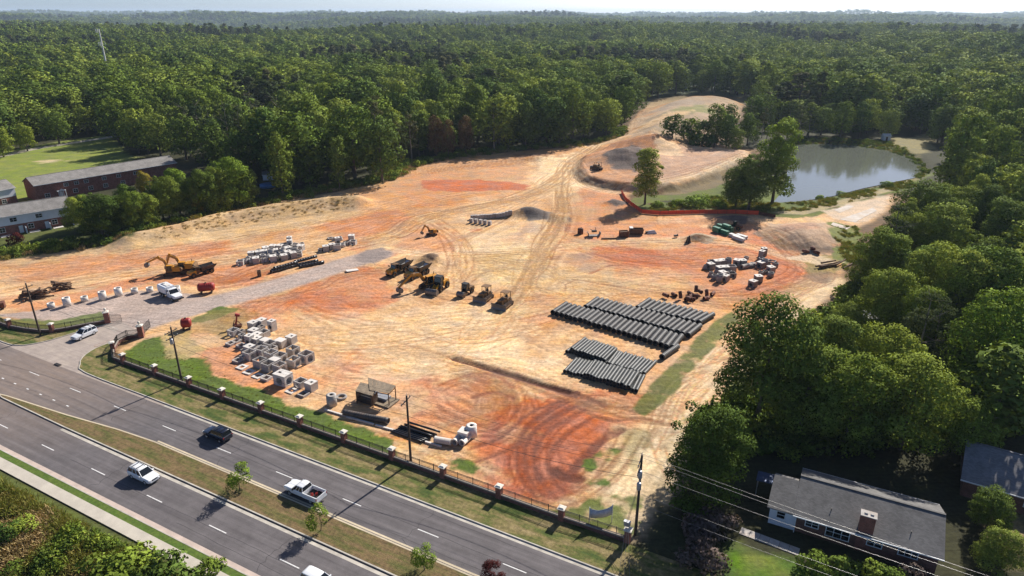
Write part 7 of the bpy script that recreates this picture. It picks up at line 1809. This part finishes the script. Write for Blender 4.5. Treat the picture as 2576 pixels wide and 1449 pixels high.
mb1 = MB(); mb1.add([(-1.5,-.8,.1),(1.5,-.8,.1),(1.6,.8,.1),(-1.5,.8,.1),(-.6,-.3,.9),(.9,-.2,1.0),(1.0,.3,.9),(-.7,.3,.8)],[(0,1,5,4),(1,2,6,5),(2,3,7,6),(3,0,4,7),(4,5,6,7)]); mb2 = MB(); mb2.box((-1.2,0,.35),(.9,.8,.6))
simple('tarp_heap', 'white tarpaulin heap right of the brown skip', 'tarpaulin', 1638, 587, .1, [('sheet','white_dull',mb1),('crate','dark_metal',mb2)])
mb1 = MB(); mb1.box((0,0,.5),(1.2,.5,.5)); mb1.cyl((.5,0,.3),(.5,0,1.0),.1,.1,8); simple('compressor', 'tiny dark machine alone on the orange soil near the green packs', 'machine', 1700, 597, .3, [('body','dark_metal',mb1)])
mb1 = MB(); mb1.box((0,0,1.0),(1.1,1.1,1.6),taper=.4,tx=.5); mb1.box((0,0,.1),(1.4,1.4,.2)); mb2 = MB(); mb2.cyl((.1,0,1.7),(.3,0,2.1),.2,.25,8); simple('hopper', 'black hopper beside the grey gravel heap near the green packs', 'hopper', 1731, 611, .3, [('body','dark_metal',mb1),('chute','dark_metal',mb2)])
for k, (px, py) in enumerate(((2025,636),(2042,633),(2052,640))):
    mb = MB(); mb.lathe([(0,0),(.6,.1),(.9,.5),(.6,.95),(0,1.1)],9); o = mb.build('stump', M['rust'], None, on(px,py), (.3*k,.2,k), (1.3,.9,.9)); tag(o, 'torn up tree stump at the foot of the rounded mound, %s of three' % ['left','middle','right'][k], 'stump', 'stumps by the mound')
M['sheet_pale'] = mat('sheet_pale', (.54,.48,.42), .9, .2, .6, dirt=(.45,.33,.22), dirt_amt=.6)
# white sheeting and silt fence by the pond outlet
for k, (q, lab) in enumerate((([(2098,528),(2136,515),(2148,520),(2112,536)],'white sheet spread on the bare slope by the pond, upper one'),([(2112,552),(2196,523),(2206,530),(2150,560)],'larger white sheet spread on the bare slope by the pond'),([(2095,560),(2140,572),(2128,578),(2090,566)],'narrow white sheet below the brown berm by the pond'))):
    w_ = W(q); n = len(w_); v = []; cx_ = sum(p[0] for p in w_)/n; cy_ = sum(p[1] for p in w_)/n
    N_ = 5; pts_ = []
    for i in range(N_+1):
        for j in range(N_+1):
            a = np.array(w_[0])*(1-i/N_)+np.array(w_[1])*(i/N_); b = np.array(w_[3])*(1-i/N_)+np.array(w_[2])*(i/N_); p = a*(1-j/N_)+b*(j/N_); pts_.append((p[0],p[1],gz(*p)+.03+rnd.uniform(0,.06)))
    mb = MB(); mb.add(pts_, [(i*(N_+1)+j,(i+1)*(N_+1)+j,(i+1)*(N_+1)+j+1,i*(N_+1)+j+1) for i in range(N_) for j in range(N_)], 0, True); o = mb.build('ground_sheet', M['sheet_pale'], None); tag(o, lab, 'sheeting', 'white sheets by the pond')
def net_fence(pts, h, label, m='orange_net', step=2.4):
    w_ = W(pts); root = thing('net_fence', label, 'fence', (*w_[0],0)); ox, oy = w_[0]
    line = []
    for a, b in zip(w_[:-1], w_[1:]):
        n = max(1,int(math.dist(a,b)/step)); line += [(a[0]+(b[0]-a[0])*k/n, a[1]+(b[1]-a[1])*k/n) for k in range(n)]
    line.append(w_[-1])
    v = []; f = []
    for i, (x, y) in enumerate(line):
        z = gz(x,y); s = rnd.uniform(-.08,.04); v += [(x-ox,y-oy,z+.05),(x-ox,y-oy,z+h*.5+s),(x-ox,y-oy,z+h+s)]
        if i: f += [(3*i-3,3*i,3*i+1,3*i-2),(3*i-2,3*i+1,3*i+2,3*i-1)]
    mb = MB(); mb.add(v, f); o = mb.build('netting', M[m], root); md = o.modifiers.new('thick','SOLIDIFY'); md.thickness = .03
    for (x, y) in line: mb = MB(); mb.box((0,0,h*.55),(.06,.06,h*1.15)); mb.build('post', M['wood_pole'], root, (x-ox,y-oy,gz(x,y)))
    return root
net_fence([(1563,486),(1575,508),(1614,537),(1660,541),(1760,538),(1850,538),(1908,541)], 1.35, 'bright orange net fence between the site and the pond trees')
net_fence([(1908,541),(1950,548)], 1.1, 'short dark silt fence at the right end of the orange net', 'rust')

# ------------------------------------------------------------------ timber shelters
def shelter(label, pc_, z, zl, base_box=None):
    """pc_: sightings of the four roof corners at height z (front-left, back-left, back-right, front-right)"""
    c = [P3(a,b,h) for (a,b),h in zip(pc_, (z,z+zl,z+zl,z))]; o_ = sum((Vector((p.x,p.y,0)) for p in c), Vector())/4; g0 = gz(o_.x,o_.y)
    t = thing('timber_shelter', label, 'shelter', (o_.x,o_.y,g0))
    L = [p-Vector((o_.x,o_.y,g0)) for p in c]; n = 6
    for k in range(n):      # roof sheets side by side
        a0 = L[0].lerp(L[3],k/n); a1 = L[0].lerp(L[3],(k+.97)/n); b0 = L[1].lerp(L[2],k/n); b1 = L[1].lerp(L[2],(k+.97)/n); dz = Vector((0,0,.05)); lift = Vector((0,0,.012*(k%2)))
        mb = MB(); mb.add([a0+lift,a1+lift,b1+lift,b0+lift,a0+dz+lift,a1+dz+lift,b1+dz+lift,b0+dz+lift],[(3,2,1,0),(4,5,6,7),(0,1,5,4),(1,2,6,5),(2,3,7,6),(3,0,4,7)]); mb.build('roof_sheet', M['weathered_wood'], t)
    for p in L: mb = MB(); mb.cyl((p.x*.94,p.y*.94,-.05),(p.x*.94,p.y*.94,p.z-.01),.09,.09,6); mb.build('post', M['brown_board'], t)
    for a, b in ((0,3),(1,2),(0,1),(3,2)): mb = MB(); beam_ = [L[a]*.96-Vector((0,0,.12)), L[b]*.96-Vector((0,0,.12))]; mb.cyl(beam_[0],beam_[1],.08,.08,5); mb.build('rail', M['brown_board'], t)
    return t, L
t, L = shelter('low timber shelter with a dark bench space under its plank roof, left of two', [(894,984),(907,962),(949,972),(937,996)], 2.3, .25)
mb = MB(); mb.box((0,0,.5),(2.6,1.3,.9),ROAD_YAW); mb.build('bench_box', M['dark_metal'], t)
for s in (-1,1): mb = MB(); mb.box((s*1.5*RD[0],s*1.5*RD[1],.9),(.2,1.6,1.8),ROAD_YAW); mb.build('side_panel', M['ply_dark'], t)
t, L = shelter('timber shelter with pale crates under its wide plank roof, right of two', [(930,982),(925,950),(996,971),(978,990)], 2.5, .3)
mb = MB(); mb.box((0,0,.12),(5.2,3.0,.2),ROAD_YAW); mb.build('deck', M['weathered_wood'], t)
for k in range(3):
    x, y = P(948+k*11, 1000+k*3.5); mb = MB(); mb.box((0,0,.3),(1.3,1.3,.6)); mb.box((0,0,.63),(1.4,1.4,.06)); o = mb.build('pale_crate', M['galv'], None, (x,y,gz(x,y)+.05), (0,0,ROAD_YAW)); tag(o, 'pale crate under the right hand timber shelter, %s of three' % ['left','middle','right'][k], 'crate', 'crates under the shelter')

# ------------------------------------------------------------------ banner sign by the fence end
x, y, z = on(1510,1318); t = thing('banner_frame', 'sagging grey banner between two white posts on the grass', 'banner', (x,y,z), heading((1490,1296),(1535,1290)))
for s in (-1,1): mb = MB(); mb.cyl((s*1.5,0,-.2),(s*1.5,0,2.9),.05,.05,8); mb.build('post', M['trim'], t)
mb = MB(); v = []; f = []
for i in range(9):
    u = i/8; sag = .55*4*u*(1-u)
    for j in range(3): v.append((-1.5+3*u, .03*math.sin(i*1.7+j), 2.75-sag-(1.5-.5*sag)*j/2))
for i in range(8):
    for j in range(2): f.append((i*3+j,i*3+j+1,i*3+j+4,i*3+j+3))
mb.add(v,f,0,True); o = mb.build('banner_cloth', M['banner'], t); md = o.modifiers.new('thick','SOLIDIFY'); md.thickness = .012

# ------------------------------------------------------------------ houses
def window(parent, Mx, w, h, m='trim', mull=1):
    """Mx places the window on its wall: local x along the wall, y outwards, z up, origin at the sill centre"""
    mb = MB(); mb.box((0,.03,h/2),(w,.04,h),M=Mx); f = mb.build('window', M['glass'], parent)
    mb = MB(); tk = .09
    mb.box((0,.06,tk/2),(w+.12,.10,tk),M=Mx); mb.box((0,.06,h-tk/2),(w+.12,.10,tk),M=Mx)
    for s in (-1,1): mb.box((s*(w/2),.06,h/2),(tk,.10,h-2*tk-.004),M=Mx)
    for k in range(mull): mb.box((-w/2+w*(k+1)/(mull+1),.065,h/2),(.06,.09,h-2*tk-.004),M=Mx)
    mb.box((0,.067,h*.52),(w-.1,.07,.05),M=Mx)
    mb.build('frame', M[m], f)
def door(parent, Mx, w, h, m='trim'):
    mb = MB(); mb.box((0,.04,h/2),(w,.06,h),M=Mx); d = mb.build('door', M[m], parent)
    mb = MB(); mb.box((w*.36,.10,h*.48),(.06,.06,.06),M=Mx); mb.build('handle', M['dark_metal'], d)
def gable_house(name, label, ridge0, ridge1, width, eave, ridge_z, wall_m, roof_m, over=.45, base=0.0, upper=None, cat='house', back=None):
    """axis from ridge0 to ridge1 (world xy); returns root, length, local frame: x along the ridge, y across (towards +y = left of axis)"""
    L = math.dist(ridge0, ridge1); ya = yaw_of(ridge0, ridge1); t = thing(name, label, cat, (*ridge0, base), ya)
    hw = width/2; bw = back if back else hw
    mb = MB(); th = .2
    mb.box((L/2,-hw+th/2,eave/2),(L,th,eave)); mb.box((L/2,bw-th/2,eave/2),(L,th,eave))
    for xx in (th/2, L-th/2): mb.prism([(0,0)],0,0) if False else None
    for xx in (0, L-th):
        pr = [(-hw+th+.002,0),(bw-th-.002,0),(bw-th-.002,eave),(0,ridge_z-.12),(-hw+th+.002,eave)]
        mb.add([(xx,a,b) for a,b in pr]+[(xx+th,a,b) for a,b in pr], [tuple(reversed(range(5))),tuple(range(5,10))]+[(i,(i+1)%5,(i+1)%5+5,i+5) for i in range(5)])
    mb.build('wall', M[wall_m], t)
    for s, w_ in ((-1,hw),(1,bw)):
        sl = (ridge_z-eave)/w_; ey = s*(w_+over); ez = eave-sl*over
        mb = MB(); v = [(-over,0,ridge_z),(L+over,0,ridge_z),(L+over,ey,ez),(-over,ey,ez)]; v2 = [(a,b,c+.14) for a,b,c in v]
        mb.add(v+v2, [(0,1,2,3),(7,6,5,4),(0,4,5,1),(1,5,6,2),(2,6,7,3),(3,7,4,0)]); r_ = mb.build('roof_slope', M[roof_m], t)
        mb = MB(); mb.box((L/2,ey+s*.06,ez+.02),(L+2*over,.12,.15)); mb.build('gutter', M['trim'], r_)
    mb = MB(); mb.box((L/2,0,ridge_z+.16),(L+2*over,.3,.07)); mb.build('ridge_cap', M[roof_m], t)
    return t, L, hw
def wall_M(x, y, z, out):   # out=-1: front (-y) wall, +1: back wall
    return Matrix.Translation((x,y,z)) @ (Matrix.Rotation(math.pi,4,'Z') if out < 0 else Matrix.Identity(4))
# brick ranch house, lower right: its front faces the camera
r0, r1 = P(2024,1200,4.6), P(2368,1294,4.6)
hw_ = 5.2
t, L, hw = gable_house('brick_house', 'single storey brick house with a grey shingle roof and brick chimney', r0, r1, 2*hw_, 2.7, 4.6, 'brick_dark', 'shingle', back=4.4)
for xx, ww, hh, zz in ((1.8,1.5,1.0,1.3),(4.7,2.6,1.5,.8),(L-3.0,2.0,1.1,1.2),(L-6.5,1.6,1.1,1.2)): window(t, wall_M(xx,-hw,zz,-1), ww, hh, mull=1 if ww < 2 else 2)
mb = MB(); mb.box((7.5,-4.7,2.55),(1.6,1.1,5.1)); ch = mb.build('chimney', M['brick'], t); mb = MB(); mb.box((7.5,-4.7,5.14),(1.75,1.25,.09)); mb.box((7.2,-4.7,5.25),(.35,.35,.16)); mb.box((7.85,-4.7,5.25),(.35,.35,.16)); mb.build('chimney_cap', M['concrete'], ch)
for q in (3.6, 12.2): mb = MB(); mb.cyl((q,-3.6,3.2),(q,-3.6,3.72),.05,.05,8); mb.build('vent_pipe', M['dark_metal'], t)
# its white sided wing at the left end
Lw = 3.2; mb = MB(); mb.box((-Lw/2+.05,-hw+2.6,1.35),(Lw,5.1,2.7)); wg = mb.build('side_wing', M['siding'], t)
mb = MB(); sl = (4.6-2.7)/hw_
v = [(-Lw-.3,-hw-.45,2.58),(-.47,-hw-.45,2.58),(-.47,-.9,2.58+sl*(hw-.45)),(-Lw-.3,-.9,2.58+sl*(hw-.45))]; v2 = [(a,b,c+.12) for a,b,c in v]
mb.add(v+v2,[(3,2,1,0),(4,5,6,7),(0,1,5,4),(1,2,6,5),(2,3,7,6),(3,0,4,7)]); mb.build('wing_roof', M['shingle'], t)
mb = MB(); mb.box((-Lw/2-.4,-.45,3.98),(Lw-.3,.9,.15)); mb.build('wing_ridge', M['shingle_pale'], t)
window(t, wall_M(-Lw/2-.2,-hw+.05,1.2,-1), 1.0, 1.1, mull=0)
mb = MB(); mb.box((-.05,-hw-.25,1.3),(.1,.1,2.6)); mb.build('downpipe', M['trim'], t)
# blue roofed carport behind the wing
c0 = P3(1905,1196,2.4); t = thing('carport', 'blue metal carport roof under the trees beside the brick house', 'carport', (c0.x,c0.y,0), ROAD_YAW+.05)
for k in range(6): mb = MB(); mb.box((.35+k*.72,0,2.4+.012*(k%2)),(.71,2.2,.06)); mb.build('roof_panel', M['blue_metal'], t)
for xx in (.2,4.2):
    for yy in (-.9,.9): mb = MB(); mb.cyl((xx,yy,0),(xx,yy,2.37),.05,.05,6); mb.build('post', M['galv'], t)
# paving in front of the house and drive slabs
pa, pb = P(1862,1335), P(2010,1390); ya = yaw_of(pa,pb); Lp = math.dist(pa,pb); t = thing('garden_path', 'pale concrete garden path in front of the brick house', 'path', (*pa, gz(*pa)+.02), ya)
for k in range(6): mb = MB(); mb.box((Lp*(k+.5)/6,0,.03),(Lp/6-.04,1.3,.08)); mb.build('paving_slab', M['concrete'], t)
# neighbouring house on the right edge
r0, r1 = P(2440,1112,5.2), P(2680,1176,5.2)
t, L, hw = gable_house('neighbour_house', 'dark grey roofed house cut off by the right edge', r0, r1, 11.0, 2.8, 5.2, 'brick_dark', 'shingle_dark', back=4.5)
for xx in (3.0,7.5): window(t, wall_M(xx,-hw,1.1,-1), 1.6, 1.2)
# white roof glimpsed in the wood, and pale things under the pines
c0 = P(2172,782,3.0); t, L, hw = gable_house('garden_shed', 'small shed with a white roof glimpsed in the wood', c0, (c0[0]+4.4,c0[1]-1.2), 2.6, 2.2, 2.8, 'siding', 'white_roof', over=.2) if M.setdefault('white_roof', M['white_dull']) else None
door(t, wall_M(2.2,-1.3,0,-1), .9, 1.9, 'brown_board')
# long brick apartments with a grey roof
zr = 7.6
def apartments(name, label, q0, q1, width, eave, roof_m, wall_low, wall_up, split, wins, porch=(), door_x=(), base=0.0):
    r0 = P(*q0, zr+base); r1 = P(*q1, zr+base)
    t, L, hw = gable_house(name, label, r0, r1, width, eave, zr, wall_low, roof_m, over=.35, cat='apartments', base=base)
    if wall_up:
        mb = MB(); mb.box((L/2,-hw-.03,(eave+split)/2),(L+.02,.08,eave-split-.02)); mb.build('siding_band', M[wall_up], t)
    for (xx, zz, ww, hh) in wins: window(t, wall_M(xx,-hw-(.07 if wall_up and zz > split else 0),zz,-1), ww, hh)
    for xx in door_x: door(t, wall_M(xx,-hw,0,-1), 1.0, 2.1)
    for xx in porch:
        p = []
        mb = MB(); pr = [(-1.3,2.5),(1.3,2.5),(0,3.3)]; mb.prism(pr,-.1,.1,M=Matrix.Translation((xx,-hw-1.2,0))); g = mb.build('porch_gable', M['trim'], t)
        for s in (-1.1,-.4,.4,1.1): mb = MB(); mb.cyl((xx+s,-hw-1.2,0),(xx+s,-hw-1.2,2.5),.12,.10,8); mb.build('porch_column', M['trim'], t)
        mb = MB(); mb.box((xx,-hw-.65,2.6),(2.7,1.2,.15)); mb.build('porch_roof', M['trim'], g)
    return t, L, hw
W2 = [(3.2,.9,1.5,1.4),(12,.9,1.5,1.4),(17,.9,1.5,1.4),(9.5,3.6,1.4,1.2),(12.8,3.6,1.4,1.2),(16,3.6,1.4,1.2),(22,3.6,1.4,1.2),(27,3.6,1.4,1.2),(33,3.6,1.4,1.2),(22,.9,1.5,1.4),(28,.9,1.5,1.4)]
apartments('brick_apartments', 'long two storey brick apartments with a grey roof by the field', (68,447), (424,392), 10.0, 5.6, 'shingle_pale', 'brick', None, 0, W2, (7.4,), (7.4,))
W3 = [(L_,3.5,1.7,1.3) for L_ in (3,9.2,15.5,21.5)]+[(L_,.8,1.4,1.5) for L_ in (6.0,13,19.0)]
t, L, hw = apartments('sided_apartments', 'two storey apartments with white siding over brick below a grey roof', (-80,530), (163,494), 9.5, 5.5, 'shingle_pale', 'brick', 'siding', 2.7, W3, (), (1.0,10.5,17.0))
for k, xx in enumerate((4.5,11.5,17.5,23.5)):
    mb = MB(); mb.box((xx,-hw-1.3,.95),(.18,2.4,1.9)); mb.build('privacy_wall', M['siding'], t)
    mb = MB(); mb.box((xx+1.9,-hw-1.2,.06),(2.6,2.0,.12)); mb.build('patio', M['concrete_light'], t)
apartments('corner_apartments', 'white and brick apartment end at the left edge behind the sided apartments', (-190,490), (12,452), 9.0, 5.5, 'shingle_pale', 'brick', 'siding', 2.7, [(16,3.5,1.4,1.2),(19,.9,1.4,1.4)], (), ())
# blue tarp pool and shed under the trees behind the bank
x, y, z = on(676,470); t = thing('tarp_pool', 'blue covered pool in the shade at the forest edge', 'pool', (x,y,z), .3)
mb = MB(); mb.lathe([(0,.9),(2.9,.95),(3.1,1.0),(3.1,0),(0,0)],20); mb.build('pool_wall', M['blue_tarp'], t); mb = MB(); mb.lathe([(0,1.06),(3.15,1.03),(3.2,.9)],20); mb.build('cover', M['blue_tarp'], t)
x, y = P(663,452); gable_house('garden_shed', 'small grey shed behind the blue covered pool', (x,y), (x+4,y+1), 3.0, 2.2, 3.0, 'siding', 'shingle_pale', over=.2)
# little white dock hut by the far shore
x, y = P(2218,352); t, L, hw = gable_house('boat_hut', 'tiny white hut on the far shore of the pond', (x,y), (x+3.4,y-.4), 3.0, 2.2, 3.0, 'siding', 'white_roof', over=.25); door(t, wall_M(1.7,-1.5,0,-1), .9, 1.8, 'brown_board')

# ------------------------------------------------------------------ haze
mz, N, Lk = nt('haze'); out = N.new('ShaderNodeOutputMaterial'); pv = N.new('ShaderNodeVolumePrincipled')
pv.inputs['Color'].default_value = (.66,.82,1.0,1); pv.inputs['Density'].default_value = 6.5e-5; pv.inputs['Anisotropy'].default_value = .25
Lk.new(pv.outputs[0], out.inputs['Volume'])
zmin, zmax = float(GZ.min())-1.5, max(CAM_H, float((FZ+FH*1.1).max()), float(GZ.max()))+6
mb = MB(); mb.box((0,8500,(zmin+zmax)/2),(40000,22400,zmax-zmin)); hz = mb.build('haze', mz); hz.data.materials[0].volume_intersection_method = 'FAST' if False else hz.data.materials[0].volume_intersection_method
tag(hz, kind='stuff')
